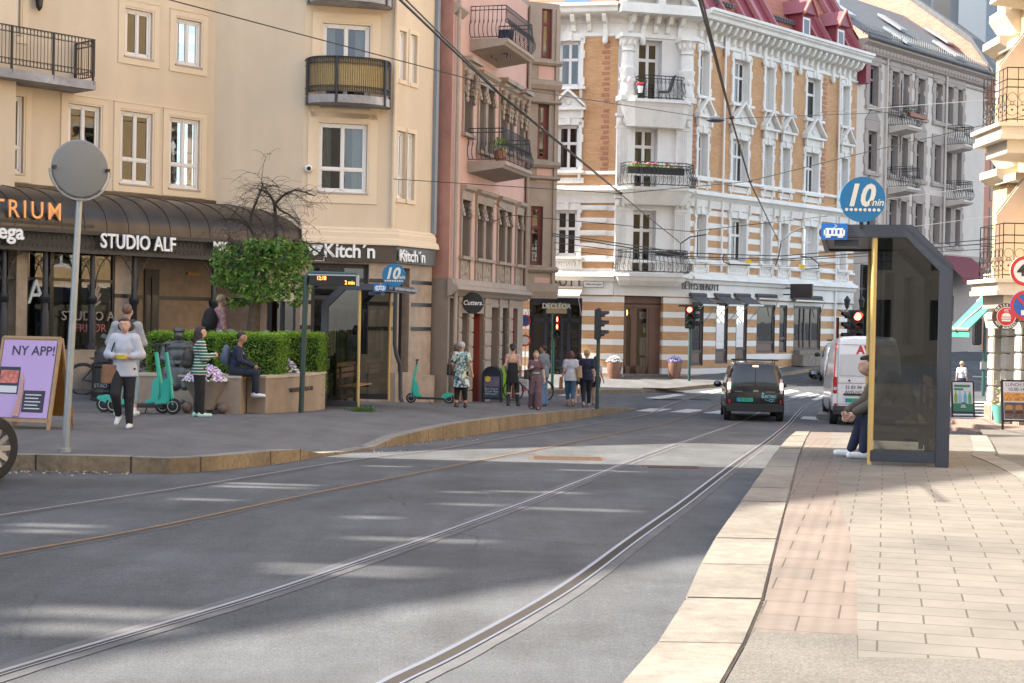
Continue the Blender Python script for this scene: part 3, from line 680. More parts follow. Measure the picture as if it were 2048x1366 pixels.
fl=MB();fl.box(LD2-.12,LD2+.02,-.12,.1,zb+.1,TOPD);FD2 .put(fl,'flashing',mat('blue_grey_flashing',(.23,.27,.32),.5,metal=.3))
low=MB();zz=zD(784,720);q=LD+.1
low.tube([(q,-.22,zs_b-.1),(q,-.22,zz+.45),(q+.05,-.26,zz+.15),(q+.16,-.3,zz-.15),(q+.18,-.3,zz-1.05),(q+.22,-.4,zz-1.2)],.06,8);FD.put(low,'drain_pipe',black,smooth=True)
def round_balcony(F,u0,u1,zs,ht,panel,proj=1.0):
 b=MB();N=20;uc=(u0+u1)/2;hw=(u1-u0)/2
 def P(t,k=1):a=math.pi*t;return(uc-hw*k*math.cos(a)*1.0,-(.0+proj*k*(math.sin(a)**.62)))
 pts=[P(i/N)for i in range(N+1)]
 b.prism([(x,y,zs-.22)for x,y in pts],(0,0,.22));b.px([(0,zs),(-.05,zs),(-.05,zs+.0)],u0,u1)if 0 else None
 slab=F.put(b,'balcony_slab',mat('stained_concrete_slab',(.42,.41,.42),.8,var=.25,vscale=4,stain=.35))
 r=MB()
 top=[(x,y,zs+ht)for x,y in pts];r.tube(top,.025,5);r.tube([(x,y,zs+ht-.16)for x,y in pts],.012,4);r.tube([(x,y,zs+.08)for x,y in pts],.012,4);r.tube([(x,y,zs+.24)for x,y in pts],.012,4)
 M_=56
 for i in range(M_+1):
  x,y=P(.02+.96*i/M_);r.bar((x,y,zs+.08),(x,y,zs+ht),.009,4)
 for i in range(M_):
  for z in(zs+ht-.08,zs+.16):
   x,y=P(.02+.96*(i+.5)/M_);x2,y2=P(.02+.96*(i+.9)/M_);dx,dy=(x2-x),(y2-y)
   r.tube([(x+dx*math.cos(a)*.9,y+dy*math.cos(a)*.9,z+.07*math.sin(a))for a in[k*math.pi/4 for k in range(9)]],.006,3,cap=False)
 for t in(.06,.38,.80,.97):x,y=P(t);r.tube([(x,y-.02,zs-.24),(x,y-.02,zs+ht)],.035,6)
 F.put(r,'balcony_railing',black)
 if panel:
  p=MB();q=[P(.03+.94*i/N,.965)for i in range(N+1)];p.grid([[(x,y,zs+.1)for x,y in q],[(x,y,zs+ht-.02)for x,y in q]]);F.put(p,'balcony_screen',mat('ochre_reed_screen',(.50,.36,.15),.8,var=.15,vscale=12))
z1=zD(690,206)
uL,uR=uD(606,200),uD(779,200)
for k in range(2):round_balcony(FD,uL+.05,uR-.03,z1+.1+st*k,1.02,k==0)
ub=uA(193,120,1.0);bz=FA.uz(120,152,1.0)[1]
b=MB();b.box(ub-4.2,ub,-1.0,0,bz-.22,bz);FA.put(b,'balcony_slab',MATS['stained_concrete_slab'])
r=MB()
def rail(r,P0,P1,z,ht,nb,posts):
 P0=Vector(P0);P1=Vector(P1)
 for h_ in(ht,ht-.15,.26,.12):r.tube([(P0 .x,P0 .y,z+h_),(P1 .x,P1 .y,z+h_)],.014 if h_!=ht else .02,4)
 for i in range(nb+1):
  q=P0 .lerp(P1,i/nb);r.bar((q.x,q.y,z+.12),(q.x,q.y,z+ht),.008)
  if i<nb:
   q2=P0 .lerp(P1,(i+.5)/nb);d=(P1-P0)/nb*.46
   for zz_ in(z+ht-.075,z+.19):r.tube([(q2 .x+d.x*math.cos(a),q2 .y+d.y*math.cos(a),zz_+.07*math.sin(a))for a in[k*math.pi/4 for k in range(9)]],.006,3,cap=False)
 for t in posts:q=P0 .lerp(P1,t);r.tube([(q.x,q.y,z-.1),(q.x,q.y,z+ht)],.035,6)
rail(r,(ub-4.2,-.97,0),(ub-.03,-.97,0),bz,1.05,44,(.45,.72,.99));rail(r,(ub-.03,-.97,0),(ub-.03,-.05,0),bz,1.05,10,(.98,))
FA.put(r,'balcony_railing',black)
e=MB();ue=uA(9,200);e.box(ue-6,ue,-.55,.0,3.9,TOP);FA.put(e,'projecting_bay',YW)
cm=MB();cm.ell((0,-.12,0),(.11,.11,.11),12,8,0);cm.ell((0,-.21,0),(.06,.05,.06),10,6,1);cm.box(-.06,.06,-.08,0,-.05,.05,0)
u_,z_=FD.uz(616,338);FD.inst(cm.mesh('security_camera',[whitep,black]),'security_camera',u_,z_)
lm=MB();lm.lathe([(.02,-.22),(.09,-.12),(.12,.1),(.14,.25)],(0,-.18,0),6,0);u_,z_=FA.uz(71,6);FA.inst(lm.mesh('wall_lamp',black),'wall_lamp',u_,z_)
# ------ arcade canopy
WC=2.3
zc_f=FA.uz(285,470,WC)[1];zc_b=zcan
N=12
prof=[(-WC*math.sin(t*math.pi/2)**1.0,zc_f+(zc_b-zc_f)*math.cos(t*math.pi/2)**.8)for t in[i/N for i in range(N+1)]]
uEnd=FA.uz(606,480,WC)[0]
can=MB();can.grid([[(u,y,z)for y,z in prof]for u in(F0,uEnd)])
can.add([(uEnd,y,z)for y,z in prof]+[(uEnd,0,zc_f)],[tuple(range(N+2))])
sm=MB()
u=F0+.2
while u<uEnd:
 sm.tube([(u,y,z+.008)for y,z in prof],.014,4,cap=False);u+=.62
can.px([(-.02,zc_b-.02),(-.14,zc_b+.0),(-.14,zc_b+.10),(-.02,zc_b+.12)],F0,uend+.02)
FA.put(can,'canopy_roof',copper,smooth=True);FA.put(sm,'roof_seams',mat('roof_seam_metal',(.05,.045,.043),.4,metal=.6))
fz1=zc_f;fz0=zc_f-.52
fa=MB();fa.box(F0,uEnd,-WC-.03,-WC+.05,fz1-.08,fz1+.02);fa.box(F0,uEnd,-WC-.03,-WC+.05,fz0-.02,fz0+.06);fa.box(F0,uEnd,-WC+.10,-WC+.13,fz0,fz1)
u=FA.u(-20,WC)
while u<uEnd:
 fa.tube([(u+.13*math.cos(a),-WC-.0,(fz0+fz1)/2+.2*math.sin(a))for a in[k*math.pi/6 for k in range(13)]],.011,3,cap=False);u+=.13
FA.put(fa,'canopy_fascia',black)
cl=MB();cl.box(F0,uend,-WC+.1,.0,fz0+.05,fz0+.08);cl.box(uend,uEnd,-WC+.1,.2,fz0+.05,fz0+.08);FA.put(cl,'canopy_ceiling',mat('canopy_ceiling',(.16,.14,.12),.7))
podz=FA.uz(180,699,WC-.3)[1]
for px in(-75,8-1,90,184,268,427):
 uc_=FA.uz(px,600,WC-.25)[0];c=MB();b0=podz if px<200 else zroad(38)+.2
 c.lathe([(.16,b0),(.16,b0+.1),(.11,b0+.16),(.10,b0+.9),(.085,b0+.95),(.08,fz0-1.25),(.12,fz0-1.2),(.13,fz0-1.1),(.07,fz0-1.02),(.06,fz0)],(uc_,-WC+.25,0),12,cap=False)
 for sg in(-1,1):
  c.tube([(uc_+sg*(.06+.55*(1-math.cos(t))),-WC+.2,fz0-.85+.85*math.sin(t))for t in[k*math.pi/16 for k in range(9)]],.016,4)
  c.tube([(uc_+sg*(.2+.1*math.cos(t)),-WC+.2,fz0-.22+.1*math.sin(t))for t in[k*math.pi/4 for k in range(9)]],.01,3)
 FA.put(c,'canopy_column',black,smooth=True)
bz_=mat('copper_letters',(.62,.34,.17),.35,metal=.5)
u_,z_=FA.uz(122,426,WC);lettering(FA,'ATRIUM',u_,z_,.58,WC+.03,bz_,bold=.004,sx=.88,space=1.3,align='RIGHT')
bd=MB();ul=FA.uz(-60,440,WC)[0];ur=FA.uz(188,440,WC)[0];zt_=FA.uz(185,452,WC)[1];bd.box(ul,ur,-WC-.01,-WC+.02,zt_-.04,zt_+.03);FA.put(bd,'lettering_rail',black)
u_,z_=FA.uz(43,466,WC);lettering(FA,'Vega',u_,z_,.50,WC+.1,lit,bold=.012,align='RIGHT')
u_,z_=FA.uz(274,487,WC);lettering(FA,'STUDIO ALF',u_,z_,.50,WC+.08,lit,bold=.008,sx=.80)
u_,z_=FA.uz(437,494,WC);lettering(FA,'MK',u_,z_,.36,WC+.08,lit,sx=.9)
# ------ arcade shops
WS=WC-.55
uP=FA.uz(226,600,WS)[0]
sb,stp=podz,fz0+.05
def q(px,w=WS):return FA.uz(px,600,w)[0]
fr_=MB()
for px in(-60,50,101,150,226):fr_.box(q(px)-.05,q(px)+.05,-WS-.05,-WS+.05,sb,stp)
fr_.box(F0,q(226),-WS-.05,-WS+.05,sb,sb+.1);fr_.box(F0,q(226),-WS-.05,-WS+.05,stp-.75,stp-.68)
FA.put(fr_,'shopfront_frame',bandm)
gl=MB();gl.quad((q(50),-WS,sb),(uP,-WS,sb),(uP,-WS,stp),(q(50),-WS,stp));FA.put(gl,'shopfront_glass',glass)
fz=MB();fz.quad((q(150),-WS+.03,sb),(uP,-WS+.03,sb),(uP,-WS+.03,stp-.7),(q(150),-WS+.03,stp-.7));FA.put(fz,'frosted_film',mat('frosted_film',(.40,.36,.30),.6,var=.05,vscale=1))
wl=MB();wl.box(q(118),q(148),-WS+.5,-WS+.55,sb+.2,stp-.2,0);wl.box(q(104),q(112),-WS+.2,-WS+.35,sb,stp-.3,1);FA.put(wl,'shop_display',[mat('display_wall',(.30,.27,.22),.6),whitep])
txm=mat('etched_letters',(.62,.66,.60),.5);txd=mat('etched_grey_letters',(.30,.25,.21),.6);txr=mat('etched_red_letters',(.34,.13,.11),.6)
u_,z_=FA.uz(70.5,586,WS);lettering(FA,'A',u_,z_,.85,WS+.03,txm,sx=.8)
u_,z_=FA.uz(186,633,WS);lettering(FA,'STUDIO ALF',u_,z_,.33,WS+.03,txd)
u_,z_=FA.uz(186,657,WS);lettering(FA,'FRISØR',u_-.1,z_,.28,WS+.03,txr)
dm=MB();u_,z_=FA.uz(187,592,WS)
for i in range(7):a=math.pi*i/7-.3;dm.bar((.30*math.cos(a)*.6,0,.42*math.sin(a)),(-.05,0,-.30),.035)
FA.inst(dm.mesh('etched_emblem',txd),'etched_emblem',u_,z_,WS+.02)
pr=MB()
for l,r in((28,50),):pr.box(q(l),q(r),-WS-.1,-WS+.3,zroad(34),stp)
pr.box(uP,q(258),-WS-.08,-.0,zroad(34),stp)
FA.put(pr,'stone_pier',stone_l)
pd=MB();pd.box(F0,uP,-WC-.12,-WS+.4,zroad(34)-.3,podz);FA.put(pd,'plinth',stone_l,bevel=.01)
w0=MB();wallmb(uP,uend+.02,zroad(36)-.3,stp,[],mb=w0);FA.put(w0,'stone_wall',stone)
w1_=MB();wallmb(0,LA2,zroad(36)-.3,3.9,[(LA2*.62,LA2*.95,.6,3.2)],.2,mb=w1_);FA2 .put(w1_,'stone_wall',stone)
window(FA2,LA2*.785,.6,LA2*.33,2.6,black,name='shop_window',depth=.15,mull=(.5,),fw=.06)
bb=MB();bb2=MB()
for py in(607,680,774-22):
 z=FA.uz(330,py if py!=752 else 600,0)[1]
for z in(podz+.35,podz+1.35,podz+2.45,podz+3.3):
 bb.box(uP-.0,FA.u(287),-.012,0,z-.05,z+.05);bb.box(FA.u(316),uend,-.012,0,z-.05,z+.05);bb.box(uP-.012,q(258)+.012,-WS-.092,.0,z-.05,z+.05)
 bb2 .box(0,LA2*.6,-.012,0,z-.05,z+.05);bb2 .box(LA2*.97,LA2,-.012,0,z-.05,z+.05)
FA.put(bb,'stone_band',bandm);FA2 .put(bb2,'stone_band',bandm)
dr=MB();dr.box(FA.u(287),FA.u(316),-.04,0,zroad(36)-.3,stp-.3,0);dr.box(FA.u(290),FA.u(313),-.05,-.04,1.0,stp-1.0,1);dr.box(FA.u(301)-.02,FA.u(301)+.02,-.07,-.05,.3,stp-.5,0)
FA.put(dr,'entrance_door',[black,mat('dark_door_glass',(.02,.02,.02),.15)])
nm=MB();u_,z_=FA.uz(386,548,0);nm.box(u_-.22,u_+.22,-.05,0,z_-.04,z_+.04);FA.put(nm,'name_plate',mat('amber_plate',(.45,.24,.05),.5))
ms=MB()
def mass(mb,P,z0,z1):mb.prism([(x-yb.location.x,y-yb.location.y,z0)for x,y in P],(0,0,z1-z0))
def ap(u,w):s_=FA.W(u,w,0);return(s_.x,s_.y)
mass(ms,[ap(F0,-1.5),ap(-13.6,-1.5),ap(-13.6,-10),ap(F0,-10)],0,19.6)
mass(ms,[ap(-13.6,-1.5),ap(-8.5,-1.5),ap(-8.5,-10),ap(-13.6,-10)],0,25);mass(ms,[ap(-8.5,-1.5),ap(uend-.5,-1.5),ap(uend+1,-10),ap(-8.5,-10)],0,19)
mass(ms,[FD.W(.3,-1.6,0)[:2],FD.W(LD-.8,-1.6,0)[:2],FD2 .W(LD2-.2,-1.2,0)[:2],FD2 .W(LD2,-9,0)[:2],FD.W(.3,-9,0)[:2]],0,TOPD-.1)
mo=ms.build('upper_storeys',YW,yb)
rf=MB();mass(rf,[ap(F0,0),ap(uend,0),ap(uend,-4),ap(F0,-4)],TOP,TOP+.25);mass(rf,[FA2 .W(0,0,0)[:2],FA2 .W(LA2,0,0)[:2],FD.W(LD,0,0)[:2],FD2 .W(LD2,0,0)[:2],FD2 .W(LD2,-4,0)[:2],ap(uend,-4)],TOPD,TOPD+.25);rf.build('eaves',YT_,yb)
# ====== pink house
PK=mat('pink_render',(.58,.375,.32),.85,var=.05,vscale=1.5,stain=.06)
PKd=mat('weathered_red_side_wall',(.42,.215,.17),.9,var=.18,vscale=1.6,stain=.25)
TN=mat('taupe_stone_trim',(.345,.285,.235),.8,var=.10,vscale=3,stain=.1)
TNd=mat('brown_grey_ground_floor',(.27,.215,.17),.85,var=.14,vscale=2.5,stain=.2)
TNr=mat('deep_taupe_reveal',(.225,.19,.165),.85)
MR=mat('maroon_window_frame',(.13,.022,.022),.45)
pk=thing('townhouse','pink townhouse with taupe trim, iron balconies and a barber shop on the ground floor','building',(XY(895,44.4)[0],44.4,0))
FF=Frame(pk,XY(895,44.4),74.8);LF=FF.u(1046)
fE=FF.end(1046);FF2=Frame(pk,fE,24);LF2=FF2 .u(1107)
FSL=.55;FS=Frame(pk,FF.P-Vector((math.cos(R(-15.2)),math.sin(R(-15.2))))*FSL,-15.2)
uF=lambda px,py=450:FF.uz(px,py)[0];zF=lambda px,py:FF.uz(px,py)[1]
zc0=zF(960,582);PT=12.8
zst=zF(930,267)-zF(930,513)
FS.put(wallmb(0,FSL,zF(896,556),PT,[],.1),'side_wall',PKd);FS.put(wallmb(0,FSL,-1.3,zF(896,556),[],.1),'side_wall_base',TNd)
cols_=[(920.5,939,0),(951,965.6,1),(967.8,983,1),(994,1008.7,2),(1010.9,1021.5,2),(1031,1042.5,3)]
zf_s=zF(930,513);zf_t=zF(930,400)
hl=[]
for lv in range(5):
 for l,r,g_ in cols_:
  a,b=uF(l),uF(r);door=lv in(1,2,3,4)and g_==1
  if zf_t+zst*lv<PT-.3:hl.append((a+.05,b-.05,zf_s+zst*lv-(.35 if door else 0),zf_t+zst*lv,lv,g_))
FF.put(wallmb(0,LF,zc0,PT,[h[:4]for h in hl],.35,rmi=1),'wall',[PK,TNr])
t=MB();t2=MB();pn=MB()
for a,b,c,d,lv,g_ in hl:
 t.box(a-.1,a,-.06,.02,c-.95 if lv==0 else c-.05,d+.05);t.box(b,b+.1,-.06,.02,c-.95 if lv==0 else c-.05,d+.05)
 t.px([(.0,d+.0),(-.07,d),(-.09,d+.25),(-.2,d+.32),(-.22,d+.42),(0,d+.44)],a-.12,b+.12)
 for k in range(3):t.box(a+.02-.1+.0*k,a+.1,-.12+.03*k,0,d-.5+.12*k,d-.4+.12*k);t.box(b-.1,b+.1,-.12+.03*k,0,d-.5+.12*k,d-.4+.12*k)
 t.box(a-.16,b+.16,-.16,.1,c-.1,c)
 if lv==0:
  t.box(a,b,-.02,.02,c-.95,c-.1)
  rr=random.Random(int(a*10))
  for k in range(14):x=a+.12+rr.random()*(b-a-.24);z=c-.85+rr.random()*.65;pn.ell((x,-.03,z),(.07,.03,.09),6,4)
 if lv in(1,2,3)and g_ in(0,2,3):
  for k in range(6):pn.ell((a-.02+.02*k,-.16+.01*k,d+.1-k*.16),(.09,.1-.008*k,.1),7,5);pn.ell((b+.02,-.16+.01*k,d+.1-k*.16),(.09,.1-.008*k,.1),7,5)
  t.box(a-.2,b+.2,-.34,0,d+.42,d+.56)
 window(FF,(a+b)/2,c+.02,b-a-.02,d-c-.03,MR,depth=.3,mull=(.5,)if b-a>.9 else(),trans=(.66,))
FF.put(t,'window_surround',TN);FF.put(pn,'carved_ornament',TN,smooth=True)
s=MB();s.px([(0,zc0+.32),(-.12,zc0+.30),(-.18,zc0+.14),(-.3,zc0+.1),(-.34,zc0-.02),(-.2,zc0-.12),(-.12,zc0-.2),(0,zc0-.22)],-.1,LF+.15);zz3=zF(920,22)
s.px([(0,zz3+.15),(-.12,zz3+.12),(-.2,zz3),(0,zz3-.2)],0,uF(918));FF.put(s,'cornice',TN)
rp=MB();rp.tube([(.18,-.12,PT),(.18,-.12,zc0+.3),(.1,-.2,zc0+.05),(.05,-.2,-1.2)],.06,8);rp.tube([(LF-.12,-.1,PT),(LF-.12,-.1,zc0+.3)],.06,8);FF.put(rp,'rain_pipe',TN,smooth=True)
gz=zc0-.2;gb=-1.5;dh=[]
for l,r in((898,913),(921,934),(944,966),(980,995),(1002,1014),(1023,1034)):dh.append((uF(l,700),uF(r,700),gb,zF(930,612)-.0))
dh[0]=(dh[0][0],dh[0][1],gb,zF(930,598));dh[2]=(dh[2][0],dh[2][1],gb,zF(930,626));dh[1]=(dh[1][0],dh[1][1],gb,zF(930,626))
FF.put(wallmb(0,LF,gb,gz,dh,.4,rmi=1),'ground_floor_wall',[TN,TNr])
dd=MB();gr=MB()
for i,h in enumerate(dh):
 dd.box(h[0],h[1],.34,.4,gb,h[3]-.02,1 if i in(2,5)else 0)
 if i in(2,5):dd.box(h[1]-.1,h[1],.1,.34,gb,h[3],1)
for k in range(9):gr.box(dh[4][0],dh[4][1],.08,.1,-1+k*.38,-.98+k*.38)
for k in range(5):x=dh[4][0]+(dh[4][1]-dh[4][0])*k/4;gr.bar((x,.09,gb),(x,.09,dh[4][3]),.012)
FF.put(dd,'door',[mat('dark_brown_door',(.10,.075,.06),.5),mat('dark_red_door',(.22,.045,.03),.5)]);FF.put(gr,'window_grille',black)  # doors in even dark brown and dark red
bl=MB()
for i in range(len(dh)-1):
 for k in range(9):
  a,b=dh[i][1]+.02,dh[i+1][0]-.02;z=-1.3+k*.45;bl.box(a,b,-.05,0,z,z+.42)
FF.put(bl,'rusticated_piers',TN,bevel=.015)
def iron_balcony(F,u0,u1,zs,proj,ht=1.0,name='balcony',slabm=TN,under=.12,lift=.0):
 b=MB();b.px([(0,zs),(-proj-.06,zs),(-proj-.06,zs-.1),(-proj,zs-.14),(-proj+.05,zs-.2),(-.0,zs-.24-under)],u0-.05,u1+.05);F.put(b,'balcony_slab',slabm)
 r=MB()
 P=[(u0,-.02),(u0,-proj+.02),(u1,-proj+.02),(u1,-.02)]
 for z in(zs+ht,zs+ht-.12,zs+.06):r.tube([(x,y,z)for x,y in P],.018,4)
 def belly(x,y,nx,ny):
  r.tube([(x,y,zs+.06),(x+nx*.12,y+ny*.12,zs+.2),(x+nx*.13,y+ny*.13,zs+.36),(x+nx*.03,y+ny*.03,zs+.6),(x,y,zs+ht)],.012,4)
  r.tube([(x+nx*(.02+.05*math.cos(a)),y+ny*(.02+.05*math.cos(a)),zs+.55+.07*math.sin(a))for a in[k*math.pi/3 for k in range(7)]],.009,3)
 for A,B in zip(P,P[1:]):
  L_=math.hypot(B[0]-A[0],B[1]-A[1]);k=max(2,int(L_/.125));nx,ny=((0,-1)if abs(B[0]-A[0])>.1 else((-1,0)if A[0]==u0 else(1,0)))
  for i in range(k+1):belly(A[0]+(B[0]-A[0])*i/k,A[1]+(B[1]-A[1])*i/k,nx,ny)
 F.put(r,'balcony_railing',black)
ba=uF(950,330);bb_=uF(1043,330)
zb1=FF.uz(1030,332,1.1)[1];zb2=FF.uz(1030,100,1.1)[1]
ub0=FF.uz(948,330,.2)[0];ub1=FF.uz(1045,330,.9)[0]
for zz_ in(zb1,zb1+zst):iron_balcony(FF,ub0,ub1,zz_,1.15)
zz=[(1072,1093,5,115),(1068,1090,205,318),(1057.5,1082,412,530)]
h2=[]
for l,r,a,b in zz:
 h2 .append((FF2 .u(l),FF2 .u(r),FF2 .uz(1070,b)[1],FF2 .uz(1070,a)[1]))
for k in():h2 .append((h2[0][0],h2[0][1],h2[0][2]+zst*k,h2[0][3]+zst*k))
zk=FF2 .uz(1080,583)[1]
FF2 .put(wallmb(0,LF2,zk,PT,h2,.3,rmi=1),'wall',[TN,TNr])
for a,b,c,d in h2:window(FF2,(a+b)/2,c,b-a,d-c,MR,depth=.14,mull=(),trans=(.64,),fw=.07)
s=MB();pk2=MB()
for py,hgt in((126,.14),(170,.3),(205,.1),(330,.18),(357,.1),(540,.16),(583,.5)):
 z=FF2 .uz(1080,py)[1];s.px([(0,z-hgt/2),(-.12,z-hgt/2),(-.2,z),(-.2,z+hgt/2),(0,z+hgt/2+.06)],-.02,LF2+.07)
for py in(137,342,560):
 z0_,z1_=FF2 .uz(1080,py+22)[1],FF2 .uz(1080,py-5)[1];pk2 .box(h2[0][0]-.1,h2[0][1]+.1,-.02,0,z0_,z1_)
s.box(h2[0][1]+.14,LF2,-.07,0,zk,PT);s.box(0,h2[2][0]-.1,-.09,0,zk,PT)
FF2 .put(s,'string_courses',TN);FF2 .put(pk2,'pink_panel',PK)
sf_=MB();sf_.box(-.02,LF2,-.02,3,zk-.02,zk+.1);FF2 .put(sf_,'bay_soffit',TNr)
ms=MB()
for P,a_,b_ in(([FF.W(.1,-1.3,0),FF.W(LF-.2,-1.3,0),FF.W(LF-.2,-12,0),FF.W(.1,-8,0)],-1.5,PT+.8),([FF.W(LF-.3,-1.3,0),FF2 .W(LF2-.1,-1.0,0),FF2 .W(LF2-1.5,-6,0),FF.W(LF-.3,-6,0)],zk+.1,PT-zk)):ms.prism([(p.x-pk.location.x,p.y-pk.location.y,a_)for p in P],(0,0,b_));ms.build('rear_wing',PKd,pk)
rf=MB();P=[FF.W(0,0,0),FF.W(LF,0,0),FF2 .W(LF2,0,0),FF2 .W(LF2,-3,0),FF.W(LF,-3,0),FF.W(0,-3,0)];rf.prism([(p.x-pk.location.x,p.y-pk.location.y,PT)for p in P],(0,0,.2));rf.build('eaves',TN,pk)
fs2=Frame(pk,FF2 .end(1107),114);fs2 .put(wallmb(0,6,zk,PT,[],.1),'side_wall',PKd)
# ====== off to the left, behind the camera's edge
nb=thing('added_light_screen','added unseen grey screen wall shaping the road shade, its narrow slots passing sun streaks','wall',(-24.4,15.2,0))  # added unseen wall: shades the road, slots cut to let sun streaks through
FN=Frame(nb,(-24.4,15.2),47.9);un=(23.2-15.2)/.742;_s=-_sd;NH=24
def slot(px,py):
 q=hit(px,py,ZR);k=Vector((FN.P.x-q.x,FN.P.y-q.y)).dot(FN.n)/Vector((_sd.x,_sd.y)).dot(FN.n);w_=q+_sd*k;return(w_.xy-FN.P).dot(FN.d),w_.z
sl=[]
for x0,x1,y in((0,240,1052),(0,210,1064),(320,510,1000),(400,690,969),(390,660,975),(700,860,933),(680,820,1036),(870,1010,985),(945,1210,985),(860,1040,1010),(1000,1320,1020),(1090,1350,992),(1075,1330,942),(660,1030,1081),(480,950,1137),(500,900,1148),(0,440,1228),(0,430,1262)):
 a=slot(x0,y);b=slot(x1,y);wd=.13 if y<1200 else .22;sl.append(((a[0]+b[0])/2-wd,(a[0]+b[0])/2+wd,min(a[1],b[1]),min(NH-.3,max(a[1],b[1]))))
ok=[]
for h in sl:
 if h[3]-h[2]>.3 and h[3]<NH-.1 and all(h[1]<g_[0]-.02 or h[0]>g_[1]+.02 or h[3]<g_[2]or h[2]>g_[3]for g_ in ok):ok.append(h)
FN.put(wallmb(-32,un,0,NH,ok,.1),'wall',mat('light_screen_grey',(.38,.36,.33),.9))
bk_=thing('apartment_building','long beige block closing the street behind the camera','building',(-30,-42,0));FK_=Frame(bk_,(30,-42),180)
hk=[(2+3.2*i,3.3+3.2*i,1.2+3.5*j,3.2+3.5*j)for i in range(18)for j in range(5)]
FK_.put(wallmb(0,60,-1,19,hk,.3),'wall',mat('beige_block_render',(.42,.34,.26),.9,var=.15,vscale=.6));q_=MB();q_.box(0,60,.31,8,-1,19);FK_.put(q_,'interior',MATS['dim_interior'])
# ====== white and orange brick corner building
WB=white;WB2=mat('white_stucco',(.76,.745,.70),.8,var=.07,vscale=4,stain=.1)
OB=(.50,.265,.115);OB2=(.58,.33,.16);MO=(.38,.26,.16)
bk_up=brickmat('orange_brick',OB,OB2,MO)
QU=brickmat('dark_red_quoin_brick',(.33,.13,.08),(.40,.17,.10),(.45,.25,.14),.24,.075)
wb=thing('apartment_building','white and orange brick corner building with red mansard roof and flower balconies','building',(XY(1225,63.5)[0],63.5,-.4))
P0C=XY(1225,63.5)
FC=Frame(wb,P0C,14.5);cC=FC.end(1377);LC=FC.u(1377)
FB=Frame(wb,P0C,-12);LB=-FB.u(1040)+8
FEe=Frame(wb,cC,47.6);LE=FEe.u(1704)
zC=lambda py,px=1300:FC.uz(px,py)[1]
zE_=lambda px,py,w=0:FEe.uz(px,py,w)[1]
uB=lambda px,py=400:FB.uz(px,py)[0];uC=lambda px,py=400:FC.uz(px,py)[0];uW=lambda px,py=400:FEe.uz(px,py)[0]
ZG=-1.6
Zd=zC(584)
Z1=zC(551)
Z2=zC(380)
Z3=zC(207)
Z4=zC(76)
Z5=zC(30)
gper=.637*63.5/67;ban1=(zC(606),gper,.40)
per1=(zC(424)-zC(514))/(-4)if 0 else(zC(424)-zC(499.5))/3
ban2=(zC(424),per1,.46)
bk_g=brickmat('banded_brick_ground',OB,OB2,MO,band=ban1)
bk_1=brickmat('banded_brick_first',OB,OB2,MO,band=(zC(499.5),per1,.42))
Ew=[(1393,1411,'s'),(1461,1492,'w'),(1525,1541,'s'),(1561,1576,'s'),(1608,1634,'w'),(1679,1692.5,'s')]
t3,b3=zE_(1475,119),zE_(1475,207);t2,b2=zE_(1475,279),zE_(1475,366);t1,b1=zE_(1475,437),zE_(1475,524)
lev=[(b1,t1),(b2,t2),(b3,t3)]
hE=[[(uW(l),uW(r),b,t_)for l,r,k in Ew]for b,t_ in lev]
Bw=[(1090,1156),(1016,1082-60+30)]
Bu=[(uB(1112),uB(1155.5)),(uB(1112)-3.6,uB(1155.5)-3.6),(uB(1112)-7.2,uB(1155.5)-7.2)]
hB=[[(a,b,c,d)for a,b in Bu]for c,d in((FB.uz(1140,512)[1],FB.uz(1140,420)[1]),(FB.uz(1140,340)[1],FB.uz(1140,250)[1]),(FB.uz(1140,173)[1],FB.uz(1140,82)[1]))]
Cu=(uC(1267),uC(1313));Cu3=(uC(1271),uC(1318))
hC=[(Cu[0],Cu[1],Z1+.02,zC(421)),(Cu[0],Cu[1],Z2+.02,zC(255)),(Cu3[0],Cu3[1],Z3+.02,zC(80))]
zed=[(Z1,Z2),(Z2,Z3),(Z3,Z4)]
for i,(za,zb_)in enumerate(zed):
 m=bk_1 if i==0 else bk_up
 FEe.put(wallmb(0,LE,za,zb_,hE[i],.32,rmi=1),'wall',[m,WB2]);FB.put(wallmb(-LB,0,za,zb_,hB[i],.3,rmi=1),'wall',[m,WB2])
 FC.put(wallmb(0,LC,za,zb_,[hC[i]],.45),'wall',WB)
for F,a,b in((FB,-LB,0),(FC,0,LC),(FEe,0,LE)):
 F.put(wallmb(a,b,Z4,Z5,[],.1),'frieze',WB2)
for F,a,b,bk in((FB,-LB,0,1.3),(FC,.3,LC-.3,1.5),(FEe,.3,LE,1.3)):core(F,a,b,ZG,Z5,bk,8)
curt=mat('grey_blind',(.33,.35,.35),.8)
for i in range(3):
 for(a,b,c,d),(_,_,k)in zip(hE[i],Ew):
  w_=b-a-.02;h=d-c-.02
  if k=='s':window(FEe,(a+b)/2,c+.01,w_,h,wfr,depth=.26,mull=(.5,),trans=(.66,),curtain=2,fw=.06)
  else:window(FEe,(a+b)/2,c+.01,w_,h,wfr,depth=.26,mull=(.36,.64)if i!=2 or a<5 else(),trans=(.62,),curtain=1,fw=.06)
 for a,b,c,d in hB[i]:window(FB,(a+b)/2,c+.01,b-a-.02,d-c-.02,wfr,depth=.2,mull=(.5,),trans=(.60,),curtain=1 if i else 0,fw=.06)
 a,b,c,d=hC[i];window(FC,(a+b)/2,c+.01,b-a-.02,d-c-.02,wfr,name='balcony_door',depth=.4,mull=(.5,),trans=(.70,),curtain=2 if i==1 else 0,fw=.08)
